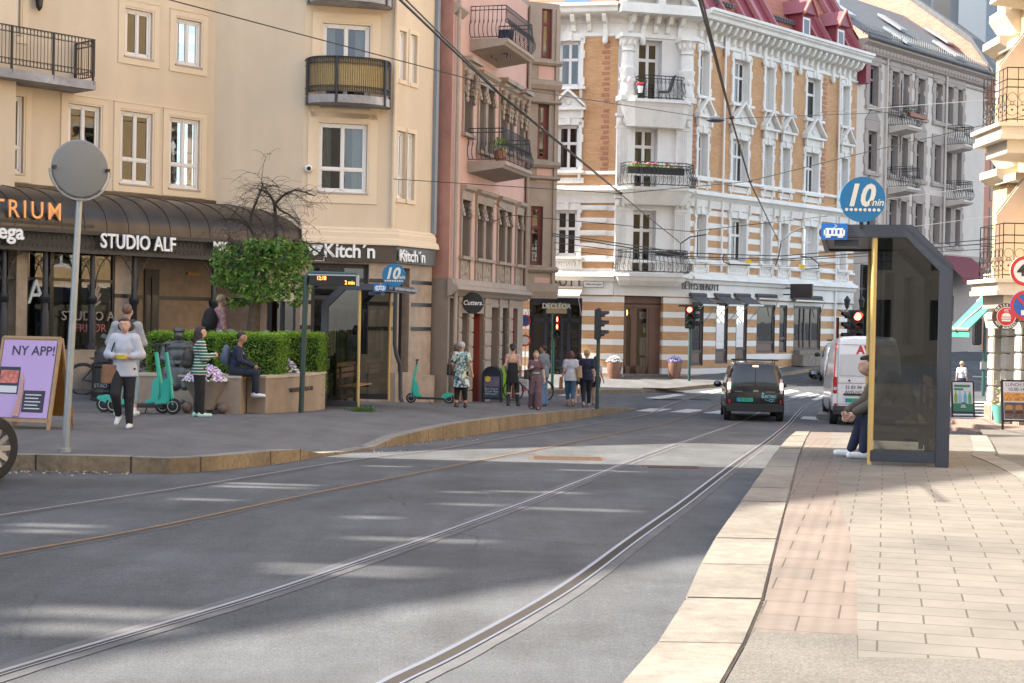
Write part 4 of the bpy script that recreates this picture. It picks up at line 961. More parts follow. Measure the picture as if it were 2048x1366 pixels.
def surround(F,a,b,c,d,lvl,ped):
 t=MB();k=.13
 t.box(a-k,a-.0,-.07,.0,c-.05,d+.1);t.box(b,b+k,-.07,0,c-.05,d+.1);t.box(a-k,b+k,-.07,0,d,d+.28)
 for s_,x in((-1,a-k),(1,b+k)):
  for z in(c+(d-c)*.62,c+.05,d-.12):t.box(x-.06 if s_<0 else x,x if s_<0 else x+.06,-.08,0,z,z+.32)
 t.box(a-k-.12,b+k+.12,-.22,.1,c-.14,c-.02)
 for x in(a-k+.02,b+k-.14):t.px([(0,c-.14),(-.16,c-.14),(-.05,c-.5),(0,c-.5)],x,x+.12)
 t.box((a+b)/2-.09,(a+b)/2+.09,-.12,0,d+.02,d+.34)
 if ped:
  zz_=d+.62;m_=(a+b)/2;hw=(b-a)/2+k+.16;hh=.78 if b-a<1 else .95
  t.box(m_-hw+.1,m_+hw-.1,-.1,0,d+.28,zz_)
  t.box(m_-hw,m_+hw,-.28,0,zz_,zz_+.1)
  for s_ in(-1,1):
   t.prism([(m_+s_*hw,0,zz_+.1),(m_+s_*hw,0,zz_+.22),(m_,0,zz_+hh+.14),(m_,0,zz_+hh)],(0,-.32,0))
   t.box(m_+s_*(hw-.16)-.06,m_+s_*(hw-.16)+.06,-.2,0,zz_-.34,zz_)
  t.prism([(m_-hw+.1,0,zz_+.1),(m_+hw-.1,0,zz_+.1),(m_,0,zz_+hh)],(0,-.08,0));t.ell((m_,-.1,zz_+.34),(.13,.05,.13),8,5)
 F.put(t,'window_surround',WB2)
for i in range(3):
 for a,b,c,d in hE[i]:surround(FEe,a,b,c,d,i,i==1)
 for a,b,c,d in hB[i]:surround(FB,a,b,c,d,i,i==1)
def apron(F,a,b,z0,z1):
 t=MB();t.box(a-.12,b+.12,-.05,0,z0,z1);t.box(a-.24,a-.13,-.1,0,z0,z1);t.box(b+.13,b+.24,-.1,0,z0,z1)
 rr=random.Random(int((a+40)*100));n_=int((b-a+.4)/.12)
 for i in range(n_):
  for j in range(4):
   t.ell((a-.12+i*.12+rr.uniform(-.02,.02),-.05,z0+.14+j*(z1-z0-.25)/3.4),(.05,.03,.06),5,4)
 F.put(t,'relief_panel',WB2)
for lvl,zz_,c in((0,Z1,b1),(1,Z2,b2)):
 for a,b,_,_ in hE[0]:apron(FEe,a,b,zz_+.22,c-.2)
 for a,b,_,_ in hB[0]:apron(FB,a,b,zz_+.22,c-.2)
def course(z,prof,name='string_course',m=WB2):
 for F,a,b in((FB,-LB,.05),(FC,-.02,LC+.02),(FEe,-.05,LE)):
  mb=MB();mb.px([(y,z+q_)for y,q_ in prof],a,b);F.put(mb,name,m)
course(Z1,[(0,.14),(-.1,.12),(-.18,.05),(-.3,.03),(-.34,-.1),(-.24,-.16),(-.18,-.28),(0,-.32)])
course(Z2,[(0,.14),(-.12,.1),(-.2,.02),(-.34,.0),(-.36,-.1),(-.24,-.16),(-.1,-.3),(-.08,-.62),(0,-.62)])
course(Z2,[(0,.75),(-.1,.72),(-.12,.62),(0,.58)])
course(Z1,[(0,.66),(-.1,.64),(-.12,.56),(0,.52)])
course(Z4,[(0,.1),(-.08,.08),(-.08,0),(0,-.04)])
course(Z5,[(0,.3),(-.9,.3),(-.9,.16),(-.78,.08),(-.74,-.06),(-.6,-.1),(-.1,-.12),(0,-.2)],'cornice')
course(Z4+.55,[(0,.05),(-.06,.05),(-.06,0),(0,0)])
def brackets(F,a,b,st_=.52):
 x=a
 k=0
 while x<b:
  t=MB();dp=.62
  t.px([(0,Z5-.12),(-dp,Z5-.12),(-dp,Z5-.2),(-dp+.15,Z5-.42),(-.2,Z5-.5),(-.12,Z5-.75),(0,Z5-.8)],x-.09,x+.09)
  if k%3==1:t.box(x-.1,x+.1,-.14,0,Z4-.15,Z5-.6);t.ell((x,-.1,Z4-.2),(.13,.1,.16),8,6)
  F.put(t,'cornice_bracket',WB2);x+=st_;k+=1
brackets(FEe,.35,LE,.5);brackets(FC,.5,LC-.3,.55);brackets(FB,-9.4,-.2,.68)
for a,b,c,d in hE[0]:
 t=MB()
 for x in(a-.22,b+.10):t.px([(0,Z2-.3),(-.2,Z2-.3),(-.16,Z2-.7),(-.06,d+.1),(0,d+.1)],x,x+.12)
 FEe.put(t,'bracket',WB2)
qz=Z2+.5
qm=MB();k=0
for z0,z1,F,u0,s_ in((Z2+.5,Z3-.2,FB,-.12,-1),(Z3,Z4,FB,-.12,-1),(Z2+.3,Z4,FEe,LE*.785,0)):
 z=z0;mb=MB();k=0
 while z<z1-.1:
  wq=.34 if k%2 else .24;mb.box(u0-wq-.22,u0-.22 if s_ else u0+wq-.22,-.012,0,z,z+.15);z+=.15*1.5;k+=1
 F.put(mb,'quoin',QU)
mb=MB();z=Z2+.5;k=0
while z<Z3-.3:
 wq=.42 if k%2 else .3;mb.box(.02,wq,-.012,0,z,z+.15);z+=.225;k+=1
FEe.put(mb,'quoin',QU)
for px in(1441,1671):
 mb=MB();u=uW(px);mb.tube([(u,-.12,Z5-.2),(u,-.12,Z1+.3)]+([(u,-.12,ZG+1.6)]if px>1500 else[]),.05,7);FEe.put(mb,'rain_pipe',whitep,smooth=True)
gE=[(1383,1406.5),(1431.5,1455.5),(1471.5,1494),(1513,1549.5),(1558.5,1573.5),(1587,1641)]
zsh=zE_(1475,607);zsb=[zE_(1395,731),zE_(1443,727),zE_(1483,722),zE_(1530,706),zE_(1566,705),zE_(1614,700)]
hG=[(uW(l,660),uW(r,660),z,zsh)for(l,r),z in zip(gE,zsb)]
hG.append((uW(1671,660),uW(1678,660),zE_(1675,690)-.6,zsh-.5))
zband=zE_(1475,598)
FEe.put(wallmb(0,LE,ZG,zband,hG,.13,rmi=1),'ground_floor_wall',[bk_g,mat('dark_brown_shopfront',(.055,.04,.038),.4)])
hGB=[(uB(1063),uB(1168.5),-1.0,FB.uz(1140,596)[1])]
FB.put(wallmb(-LB,0,ZG,zband,[hGB[0],(uB(1063)-3.5,uB(1063)-.8,0,3)],.4),'ground_floor_wall',bk_g)
dC=(uC(1247,680),uC(1325,680),ZG,zC(584))
FC.put(wallmb(0,LC,ZG,zband,[(dC[0],dC[1],ZG,zband)],.7),'ground_floor_wall',bk_g)
for F,a,b in((FB,-LB,0),(FC,0,LC),(FEe,0,LE)):
 mb=MB();mb.box(a,b,-.06,.3,zband,Z1-.28);F.put(mb,'sign_band',WB);
 if F is not FC:mb=MB();mb.px([(0,zband+.05),(-.12,zband+.05),(-.12,zband-.06),(-.04,zband-.14),(0,zband-.16)],a,b)if F is FB and 0 else mb.box(a,b,-.11,0,zband-.0,zband+.10);F.put(mb,'string_course',WB2)
for k in range(5):
 z=zC(499.5)-per1+per1*k+0
 mb=MB();mb.px([(0,z+.235),(-.07,z+.2),(-.09,z+.12),(-.07,z+.03),(0,z)],uB(1157),-.35);mb.px([(0,z+.235),(-.07,z+.2),(-.09,z+.12),(-.07,z+.03),(0,z)],-7.3,uB(1112)-1.2);FB.put(mb,'white_band',WB2,smooth=True)
ed=mat('brown_door_wood',(.135,.075,.055),.4,var=.12,vscale=3)
zdt=zC(611)
mb=MB();a,b=dC[0],dC[1]
mb.box(a,b,.30,.38,zdt+.02,zband+.1,0)
x1=a+(b-a)*.64;mb.box(a,a+.12,.32,.42,ZG+.9,zdt);mb.box(x1+.12,b,.32,.42,ZG+.9,zdt);mb.box(a,b,.3,.42,zdt-.1,zdt+.1)
mid=(a+x1)/2
zdb=FC.uz(1285,748)[1]
dleaf=[]
for l,r in((a+.10,mid),(mid,x1+.14)):
 mb.box(l,l+.13,.34,.40,zdb,zdt);mb.box(r-.13,r,.34,.40,zdb,zdt);mb.box(l,r,.34,.40,zdb,zdb+.32);mb.box(l,r,.34,.40,zdt-.14,zdt)
FC.put(mb,'entrance_door',ed)
mb=MB();mb.quad((a+.2,.37,zdb+.3),(x1,.37,zdb+.3),(x1,.37,zdt-.14),(a+.2,.37,zdt-.14));FC.put(mb,'door_glass',glass)
nt_=MB()
for x,z,w_,h in((mid+.28,1.45,.32,.3),(mid+.44,.85,.32,.42),(mid+.30,-.1,.5,.75),(mid+.34,-.62,.3,.4)):nt_.box(x,x+w_,.395,.40,z+zdb+.9,z+h+zdb+.9)
FC.put(nt_,'door_notices',mat('paper',(.62,.62,.64),.8))
lp_=MB();lp_.ell((0,0,0),(.1,.1,.15),8,6);FC.inst(lp_.mesh('wall_light',mat('warm_wall_lamp',(.8,.5,.2),.4,emit=((1,.55,.15),3))),'wall_light',a+.35,zdt-.32,-.8)
st_=MB();st_.box(a-.3,b+.3,-.9,.3,ZG,zdb-.12);st_.box(a-.1,b+.1,-.5,.3,zdb-.12,zdb);FC.put(st_,'entrance_steps',mat('dark_stone_step',(.16,.14,.125),.8,var=.2,vscale=8),bevel=.015)
sf=mat('dark_brown_shopfront',(.055,.04,.038),.4)
for i,h in enumerate(hG[:6]):
 a,b,c,d=h;w_,hh=b-a,d-c
 if i<5:window(FEe,(a+b)/2,c,w_,hh,sf,name='shop_window',depth=.07,mull=(),trans=(.22,)if i<4 else(.3,),fw=.07)
 else:window(FEe,(a+b)/2,c,w_,hh,sf,name='shop_window',depth=.07,mull=(.27,.42,.66),trans=(),fw=.08)
 p=MB();p.box(a+.05,b-.05,.08,.11,c+.05,c+hh*.22,0);FEe.put(p,'stall_riser',ed)
 ds=MB();rr=random.Random(i)
 for k in range(10):x=rr.uniform(a+.15,b-.15);ds.lathe([(.03,c+hh*.22),(.07,c+hh*.22+.1),(.03,c+hh*.22+rr.uniform(.15,.4))],(x,.7,0),6,k%2)
 if i in(1,5):ds.box(a+.2,a+.26,.6,.66,c,c+hh*.9,2);ds.box(a+.2,a+.9 if i==1 else b-.3,.6,.66,c+hh*.72,c+hh*.75,2)
 FEe.put(ds,'window_display',[whitep,mat('display_green',(.2,.3,.2),.5),mat('display_wood',(.45,.25,.1),.6)])
mb=MB();h=hG[6];mb.box(h[0],h[1]+.0,.1,.2,h[2],h[3]);FEe.put(mb,'entrance_door',mat('orange_brown_door',(.35,.12,.04),.5))
mb=MB();a,b=uW(1586,700),uW(1642,700);z=zE_(1614,700);mb.box(a-.1,b+.1,-.6,.2,z-.75,z-.2);mb.box(a,b,-.35,.2,z-.2,z);FEe.put(mb,'entrance_steps',mat('mossy_stone',(.22,.19,.15),.9,var=.3,vscale=6),bevel=.02)
h=hGB[0];mb=MB();zt=h[3];zm=FB.uz(1130,640)[1]
mb.box(h[0],h[1],.1,.3,zt-.3,zt,0);mb.box(h[0],h[1],.12,.22,zm-.1,zm+.08,0);u3=uB(1140);
for x in(h[0],uB(1093),uB(1139),h[1]-.14):mb.box(x,x+.14,.12,.24,h[2],zt,0)
mb.box(u3-.3,u3-.2,.14,.2,h[2],zm,0);FB.put(mb,'shopfront_frame',[mat('blue_black_shopfront',(.025,.03,.04),.35)])
mb=MB();mb.quad((h[0],.18,h[2]),(h[1],.18,h[2]),(h[1],.18,zt),(h[0],.18,zt));FB.put(mb,'shopfront_glass',glass)
pp=MB();rr=random.Random(4)
for i,x in enumerate([uB(1099)+.1,uB(1120)+.05,uB(1146),uB(1158)]):
 for k in range(6):z=zm-.75-k*.42;pp.box(x,x+.32,.22,.225,z,z+.30)
FB.put(pp,'window_posters',MATS['paper'])
fol=MB();rr=random.Random(2)
for k in range(260):
 x=uB(rr.choice([1080,1152,1156,1160])+rr.uniform(-7,7));z=rr.uniform(zm+.2,zt-.2);a_=rr.uniform(0,6);s_=rr.uniform(.05,.12)
 fol.quad((x,.5,z),(x+s_*math.cos(a_),.5+s_*.4,z+s_*math.sin(a_)),(x+s_*1.2*math.cos(a_+.7),.48,z+s_*1.2*math.sin(a_+.7)),(x+s_*.8*math.cos(a_+1.3),.46,z+s_*.8*math.sin(a_+1.3)))
FB.put(fol,'window_plants',mat('shop_foliage',(.13,.2,.05),.6))
sg=MB();a,b=uB(1097),uB(1138);z0_,z1_=FB.uz(1118,627)[1],FB.uz(1118,606)[1];sg.box(a,b,.0,.06,z0_,z1_);FB.put(sg,'shop_sign',mat('olive_sign',(.27,.235,.14),.5))
FB.inst(textmesh('DECLÉOR',.30,.01,lit,sx=.95),'lettering',(a+b)/2,(z0_+z1_)/2+.08,.01)
brz=mat('dark_bronze_letters',(.05,.035,.03),.4)
u_,z_=FB.uz(1167,565);FB.inst(textmesh('BEAUTY',.52,.03,brz,align='RIGHT',sx=1.06),'lettering',u_,z_,.12)
u_,z_=FEe.uz(1397,573);FEe.inst(textmesh("BETH'S BEAUTY",.50,.02,brz,sx=.80),'lettering',u_,z_,.12)
u_,z_=FB.uz(1188,568.5);t=MB();t.box(-.43,.43,-.02,.02,-.13,.13);o=FB.inst(t.mesh('street_name_sign',[mat('enamel_white',(.72,.72,.72),.3)]),'street_name_sign',u_,z_,.09)
t=MB()
for r in((-.43,.43,-.13,-.115),(-.43,.43,.115,.13),(-.43,-.415,-.13,.13),(.415,.43,-.13,.13)):t.box(r[0],r[1],-.03,-.02,r[2],r[3])
inst(t.mesh('rim',black),'rim',o,(0,0,0));inst(textmesh('Niels Juels gate',.125,.004,black,sx=.88),'lettering',o,(0,-.025,0))
u_,z_=FEe.uz(1572,582);t=MB();t.box(-.05,.05,-1.6,-.45,-.32,.32);t.box(-.03,.03,-.45,0,.1,.16);t.box(-.03,.03,-.45,0,-.2,-.14);FEe.inst(t.mesh('hanging_sign',mat('dark_brown_sign',(.05,.035,.033),.4)),'hanging_sign',u_-.3,z_)
awm=mat('grey_awning_cloth',(.085,.082,.085),.85,var=.12,vscale=6)
def awning(F,a,b,z,d,drop,nm='awning',m=awm):
 t=MB();t.add([(a,-.08,z),(b,-.08,z),(b,-d,z-drop),(a,-d,z-drop),(a,-.08,z-.03),(b,-.08,z-.03),(b,-d,z-drop-.03),(a,-d,z-drop-.03)],[(0,1,2,3),(4,7,6,5),(0,4,5,1),(1,5,6,2),(2,6,7,3),(3,7,4,0)],0)
 t.box(a,b,-d-.03,-d+.02,z-drop-.05,z-drop+.02,1);t.tube([(a,-.12,z),(b,-.12,z)],.09,8,0)
 for x in(a+.05,b-.05):t.tube([(x,-.06,z-drop-.8),(x,-d*.55,z-drop-.35),(x,-d,z-drop)],.02,4,1)
 F.put(t,nm,[m,mat('awning_frame',(.5,.5,.48),.4,metal=.4)])
zaw=zE_(1475,589)
for(l,r),d in zip(((1380,1411),(1429,1459),(1469,1499)),(.8,.85,.85)):awning(FEe,uW(l),uW(r),zE_((l+r)/2,590 if l<1400 else 591),d,.42)
awning(FEe,uW(1512),uW(1552),zE_(1532,592),.28,.12);awning(FEe,uW(1583),uW(1643),zE_(1614,595),.35,.16)
zaw=FB.uz(1120,576)[1];awning(FB,uB(1060),uB(1170),zaw,1.0,.35,m=mat('beige_awning_cloth',(.45,.40,.34),.85))
for px in(1678,1707):
 t=MB();t.lathe([(.02,-.3),(.09,-.22),(.15,.12),(.17,.14),(.06,.3),(.02,.36)],(0,-.45,0),6);t.tube([(0,0,-.35),(0,-.25,-.45),(0,-.45,-.3)],.02,5);u_,z_=FEe.uz(px,606);FEe.inst(t.mesh('wall_lantern',black),'wall_lantern',u_,z_)
c1,c2=uC(1243),uC(1361)
def column(u,z0,z1,r=.27,w=.42):
 t=MB();t.box(u-.36,u+.36,-w-.30,0,z0,z0+.22);t.lathe([(.33,z0+.22),(.36,z0+.34),(.3,z0+.5),(.31,z0+1.15),(.36,z0+1.3),(.36,z0+1.36),(.27,z0+1.42),(r-.02,z1-.75),(.33,z1-.7),(.24,z1-.62),(.36,z1-.2),(.40,z1-.16)],(u,-w,0),16)
 for k in range(8):a=math.pi*2*k/8;t.ell((u+.30*math.cos(a),-w+.30*math.sin(a),z1-.36),(.08,.08,.15),6,5);t.ell((u+.3*math.cos(a),-w+.3*math.sin(a),z0+.85),(.09,.07,.13),6,5)
 t.box(u-.42,u+.42,-w-.42,0,z1-.16,z1);FC.put(t,'column',WB2,smooth=True)
column(c1,Z3+.0,Z4);column(c2,Z3,Z4)
for z0,z1 in((Z1,Z2-.3),(Z2,Z3-.5)):
 for u in(c1,c2):
  t=MB();t.box(u-.30,u+.30,-.16,0,z0,z1);
  for k in range(5):t.box(u-.20+k*.085,u-.16+k*.085,-.19,-.16,z0+.4,z1-.7)
  t.box(u-.36,u+.36,-.24,0,z1-.12,z1);t.box(u-.34,u+.34,-.2,0,z1-.62,z1-.56)
  for k in range(3):t.ell((u-.22+k*.22,-.2,z1-.32),(.1,.07,.17),7,5)
  FC.put(t,'pilaster',WB2)
def bslab(u0,u1,z,pr,h):
 t=MB();N=1
 P=[(u0,0),(u0,-pr*.55),(u0+.4,-pr),(u1-.4,-pr),(u1,-pr*.55),(u1,0)]
 uc=(u0+u1)/2
 def L(k,zz):return[(uc+(x-uc)*(1-k*.06),y*(1-k*.16),zz)for x,y in P]
 lv=[L(0,z),L(0,z-.12),L(.6,z-.16),L(1.2,z-.3),L(3.0,z-h)]
 vs=[q for l in lv for q in l];n_=len(P);fs=[tuple(range(n_)),tuple(range((len(lv)-1)*n_,len(lv)*n_))[::-1]]
 for i in range(len(lv)-1):fs+=[(i*n_+k,i*n_+(k+1)%n_,(i+1)*n_+(k+1)%n_,(i+1)*n_+k)for k in range(n_)]
 t.add(vs,fs);FC.put(t,'balcony_slab',WB2)
bslab(uC(1232),uC(1372),Z3+.05,1.0,1.1);bslab(uC(1232),uC(1378),Z2+.05,1.0,.7);bslab(uC(1228),uC(1370),Z1+.05,1.0,.5)
def bombe(F,u0,u1,z,ht,pr,nm='balcony_railing',bulge=.2,step=.17,chamf=.4):
 r=MB();P=[(u0,-.05),(u0,-pr+chamf),(u0+chamf,-pr),(u1-chamf,-pr),(u1,-pr+chamf),(u1,-.05)]
 for zz_,k in((z+ht,0),(z+ht-.13,0),(z+.08,0.6)):
  r.tube([(x+(k*bulge*.5)*(1 if x>(u0+u1)/2 else-1),y-k*bulge*.5,zz_)for x,y in P],.022,4)
 for A,B in zip(P,P[1:]):
  L_=math.hypot(B[0]-A[0],B[1]-A[1]);n_=max(1,int(L_/step));tx,ty=(B[0]-A[0])/L_,(B[1]-A[1])/L_;nx,ny=ty,-tx
  if ny>0 or(A[0]==u1):nx,ny=ty,-tx
  cx,cy=(A[0]+B[0])/2-(u0+u1)/2,(A[1]+B[1])/2;s_=1 if nx*cx+ny*(cy)>0 else-1;nx*=s_;ny*=s_
  for i in range(n_+1):
   x,y=A[0]+(B[0]-A[0])*i/n_,A[1]+(B[1]-A[1])*i/n_
   r.tube([(x+nx*k*bulge,y+ny*k*bulge,z+q_*ht)for k,q_ in((.3,.07),(.9,.16),(1,.32),(.45,.55),(.05,.72),(0,1))],.013,4)
   r.tube([(x+nx*(.02)+tx*.06*math.cos(t),y+ny*.02+ty*.06*math.cos(t),z+ht*.74+.07*math.sin(t))for t in[k*math.pi/3 for k in range(7)]],.012,3)
   if i%2:r.tube([(x+nx*bulge*.9+tx*.1*math.cos(t),y+ny*bulge*.9+ty*.1*math.cos(t),z+ht*.3+.13*math.sin(t))for t in[k*math.pi/3 for k in range(7)]],.010,3)
 F.put(r,nm,black)
bombe(FC,uC(1238),uC(1374),Z2+.05,1.0,1.25,chamf=.55);bombe(FC,uC(1236),uC(1366),Z1+.05,1.0,1.2,chamf=.55)
bombe(FC,uC(1264),uC(1352),Z3+.05,1.0,.85,bulge=.1,chamf=.2)
t=MB();m_=(c1+c2)/2;hw=(c2-c1)/2+.5
t.box(c1-.5,c2+.5,-1.0,0,Z5-.12,Z5+.28)
for s_ in(-1,1):
 P=[];
 for k in range(13):
  f=k/12;x=hw*(1-f*.86);z=Z5+.28+.95*math.sin(f*math.pi/2);P.append((m_+s_*x,z))
 t.prism([(x,-.2,z)for x,z in P]+[(x,-.2,z-.22)for x,z in P[::-1]],(0,-.75,0))
 t.lathe([(.28,-.95),(.28,-.2)],(m_+s_*hw*.17,0,Z5+.95),14,axis='y')
t.box(m_-.16,m_+.16,-.9,0,Z5+.28,Z5+1.5);t.box(c1-.1,c2+.1,-.25,.3,Z5+.28,Z5+1.9);t.box(m_-.9,m_+.9,-.5,.3,Z5+1.2,Z5+2.6);t.box(c1-.3,c1+.3,-.5,.3,Z5+.28,Z5+2.6);t.box(c2-.3,c2+.3,-.5,.3,Z5+.28,Z5+2.6)
FC.put(t,'pediment',WB2)
tile=brickmat('orange_roof_tile',(.38,.135,.085),(.43,.165,.10),(.20,.07,.05),.30,.28)
mar=mat('maroon_sheet_metal',(.22,.035,.05),.5,var=.1,vscale=2)
marl=mat('rose_sheet_metal',(.36,.13,.14),.5)
def mans(F,a,b,z=Z5+.28,y0=-.2,run=3.2,rise=5.2):
 t=MB();t.quad((a,y0,z),(b,y0,z),(b,y0+run,z+rise),(a,y0+run,z+rise));t.quad((a,y0+run,z+rise),(b,y0+run,z+rise),(b,y0+run+6,z+rise+.6),(a,y0+run+6,z+rise+.6));
 return t
FEe.put(mans(FEe,.4,LE),'roof',tile);FB.put(mans(FB,-LB,.0),'roof',tile);FC.put(mans(FC,-.2,LC+.2,run=2.6),'roof',tile)
g_=MB();g_.box(0,LE,-.98,-.8,Z5+.24,Z5+.36);FEe.put(g_,'gutter',WB2)
def strips(px0,px1,m=mar,proud=.0):
 """a dormer cut: sloping cheek strips running up the mansard"""
 a,b=uW(px0),uW(px1);z=Z5+.30;y0=-.2;k=3.2/5.2
 t=MB();t.quad((a,y0-.06,z),(b,y0-.06,z),(b,y0-.06+3.2,z+5.2),(a,y0-.06+3.2,z+5.2),0)
 for x in(a,b):t.prism([(x-.07,y0-.02,z),(x+.07,y0-.02,z),(x+.07,y0-.28,z+.05),(x-.07,y0-.28,z+.05)],(0,3.2,5.2),1)
 FEe.put(t,'dormer_cut',[m,marl])
for a,b in((1393,1431),(1470,1536),(1616,1645),(1680,1707)):strips(a,b)
t=MB();a=uW(1504);t.prism([(a-.14,-.3,Z5+.3),(a+.14,-.3,Z5+.3),(a+.14,-.5,Z5+.35),(a-.14,-.5,Z5+.35)],(0,3.2,5.2),0);FEe.put(t,'dormer_cut',marl)
for px,py in((1587,20),(1654,45)):
 u_=uW(px+6);z=zE_(px,py)-1.4;y=-.2+(z-Z5-.28)*3.2/5.2
 t=MB();t.box(u_-.4,u_+.4,y-.1,y+2,z,z+1.3,0);t.prism([(u_-.6,y-.35,z+1.25),(u_+.6,y-.35,z+1.25),(u_,y-.35,z+2.0)],(0,2.6,0),0)
 for s_ in(-1,1):t.prism([(u_+s_*.62,y-.42,z+1.15),(u_+s_*.62,y-.42,z+1.3),(u_,y-.42,z+2.08),(u_,y-.42,z+1.93)],(0,.12,0),1)
 t.box(u_-.3,u_+.3,y-.12,y-.1,z+.1,z+1.1,2);t.box(u_-.22,u_+.22,y-.13,y-.12,z+.2,z+1.0,3);FEe.put(t,'dormer',[mar,mat('red_bargeboard',(.42,.12,.09),.6),whitep,mat('dark_pane',(.03,.035,.04),.1)])
for a,b,rz_ in((1428,1464,.55),(1536,1612,.62),(1646,1680,.6)):
 t=MB();ua,ub_=uW(a),uW(b);z=Z5+.28+rz_*1.1;y=-.2+rz_*1.1*.615
 t.tube([(ua,y-.18,z+.18),(ub_,y-.18,z+.18)],.02,4);t.tube([(ua,y-.14,z+.06),(ub_,y-.14,z+.06)],.02,4)
 for k in range(int((ub_-ua)/.22)):t.box(ua+k*.22,ua+k*.22+.05,y-.2,y+.05,z,z+.22)
 FEe.put(t,'snow_guard',mat('grey_iron',(.13,.12,.13),.7))
t=MB();t.prism([(LE-.05,-.5,Z5+.28),(LE-.05,3.4,Z5+6.2),(LE-.05,3.4,Z5-1),(LE-.05,-.5,Z5-1)],(.45,0,0));FEe.put(t,'gable_parapet',mar)
t=MB();a,b=uB(1124),uB(1174);z=FB.uz(1150,12)[1];t.box(a-.6,b+1.1,-.3,1.2,Z5+.28,z+1.2,0);t.box(a,b,-.33,-.29,z,z+1.3,1);FB.put(t,'dormer',[mat('pink_sheet_metal',(.55,.22,.17),.6),mat('blue_roof_glass',(.12,.2,.32),.1)])
ms=MB();P=[FB.W(-LB,-1.4,0),FB.W(-.5,-1.4,0),FC.W(LC/2,-2,0),FEe.W(.5,-1.4,0),FEe.W(LE,-1.4,0),FEe.W(LE,-9,0),FB.W(-LB,-12,0)]
ms.prism([(p.x-wb.location.x,p.y-wb.location.y,ZG-wb.location.z)for p in P],(0,0,Z5-ZG));ms.build('rear_wing',WB,wb)
# ====== cream building farther up the street
CW=mat('cream_render',(.60,.535,.47),.85,var=.05,vscale=2,stain=.07);CT=mat('mauve_grey_trim',(.355,.30,.265),.85,var=.08,vscale=3)
SL=mat('slate_roof',(.10,.105,.11),.7,var=.25,vscale=5,bump=.4,bscale=20)
cb=thing('apartment_building','cream building with grey window surrounds and iron balconies up the side street','building',(*FEe.end(1704),-.2))
FH=Frame(cb,FEe.end(1704),47.6);LH=FH.u(1962)
uH=lambda px,py=300:FH.uz(px,py)[0];zH=lambda px,py:FH.uz(px,py)[1]
ZH=zH(1760,110);zcut=zH(1750,405)-.0
HW=[(1734,1752),(1780,1794),(1802,1814),(1832,1846),(1868,1881),(1892,1903),(1912,1922)]
zt3,zb3=zH(1742,130),zH(1742,210);zt2,zb2=zH(1742,262),zH(1742,342)
sth=zt3-zt2;hh=[]
for k in range(4):
 for l,r in HW:hh.append((uH(l),uH(r),zb3-sth*k,zt3-sth*k))
zgr=ZG
zrus=zH(1708,496)
FH.put(wallmb(0,LH,zrus,ZH,[h for h in hh if h[2]>zrus],.3,rmi=1),'wall',[CW,CT]);
hg=[(uH(1728)-.1,uH(1749),zH(1740,690),zH(1740,530)),(uH(1775),uH(1795),zH(1785,690),zH(1785,545)),(uH(1815),uH(1835),zH(1825,690),zH(1825,555)),(uH(1860),uH(1878),.8,zH(1870,560)),(uH(1905),uH(1915),2.2,3.6)]
FH.put(wallmb(0,LH,zgr,zrus,hg,.35,rmi=1),'ground_floor_wall',[CT,CT])
core(FH,.2,LH,ZG,ZH,1.3,9)
for i,(a,b,c,d)in enumerate(h for h in hh if h[2]>zrus):window(FH,(a+b)/2,c+.01,b-a-.02,d-c-.02,mat('grey_window_frame',(.23,.22,.215),.5),depth=.2,mull=(.5,),trans=(.66,),curtain=0)
for a,b,c,d in hg:window(FH,(a+b)/2,c,b-a,d-c,black,name='shop_window',depth=.25,mull=(.5,),trans=(.7,))
for a,b,c,d in hh:
 if c<zrus:continue
 t=MB();t.box(a-.28,a,-.06,0,c-.1,d+.1);t.box(b,b+.28,-.06,0,c-.1,d+.1);t.box(a-.28,b+.28,-.06,0,d,d+.55);t.box(a-.34,b+.34,-.14,.05,c-.25,c-.08)
 for z in(c+.3,d-.6):t.box(a-.38,a-.28,-.07,0,z,z+.4);t.box(b+.28,b+.38,-.07,0,z,z+.4)
 if abs(a-hh[0][0])<.01 or abs(a-hh[3][0])<.01:t.prism([(a-.28,0,d+.55),(b+.28,0,d+.55),((a+b)/2,0,d+1.25)],(0,-.08,0))
 FH.put(t,'window_surround',CT)
t=MB();t.px([(0,ZH+.5),(-.55,ZH+.5),(-.55,ZH+.35),(-.3,ZH+.2),(-.2,ZH-.1),(0,ZH-.2)],0,LH);t.px([(0,ZH-.3),(-.08,ZH-.3),(-.08,ZH-.4),(0,ZH-.4)],0,LH);FH.put(t,'cornice',CT)
u=.3;t=MB()
while u<LH:t.ell((u,-.22,ZH+.12),(.12,.14,.16),7,5);u+=.36
FH.put(t,'cornice_ornament',mat('pale_taupe',(.46,.40,.35),.85),smooth=True)
t=MB();t.tube([(0,-.62,ZH+.55),(LH,-.62,ZH+.55)],.1,7);t.quad((0,-.55,ZH+.6),(LH,-.55,ZH+.6),(LH,5.2,ZH+4.6),(0,5.2,ZH+4.6));FH.put(t,'roof',SL)
t=MB();t.box(0,LH,-.12,0,zrus-.15,zrus+.15)
FH.put(t,'string_course',CT)
for px in(1768,1887):t=MB();u=uH(px);t.tube([(u,-.12,ZH),(u,-.12,ZG+1)],.06,7);FH.put(t,'rain_pipe',CW,smooth=True)
t=MB()
for k in range(5):u=1+k*3.1;z=ZH+.6+(u%2)*1.3;y=-.55+(z-ZH-.6)*1.44;t.prism([(u,y-.12,z+.05),(u+.8,y-.12,z+.05),(u+.8,y+1.3,z+1.05),(u,y+1.3,z+1.05)],(0,-.05,.1))
FH.put(t,'skylight',mat('skylight_glass',(.35,.4,.45),.15,metal=.3))
t=MB()
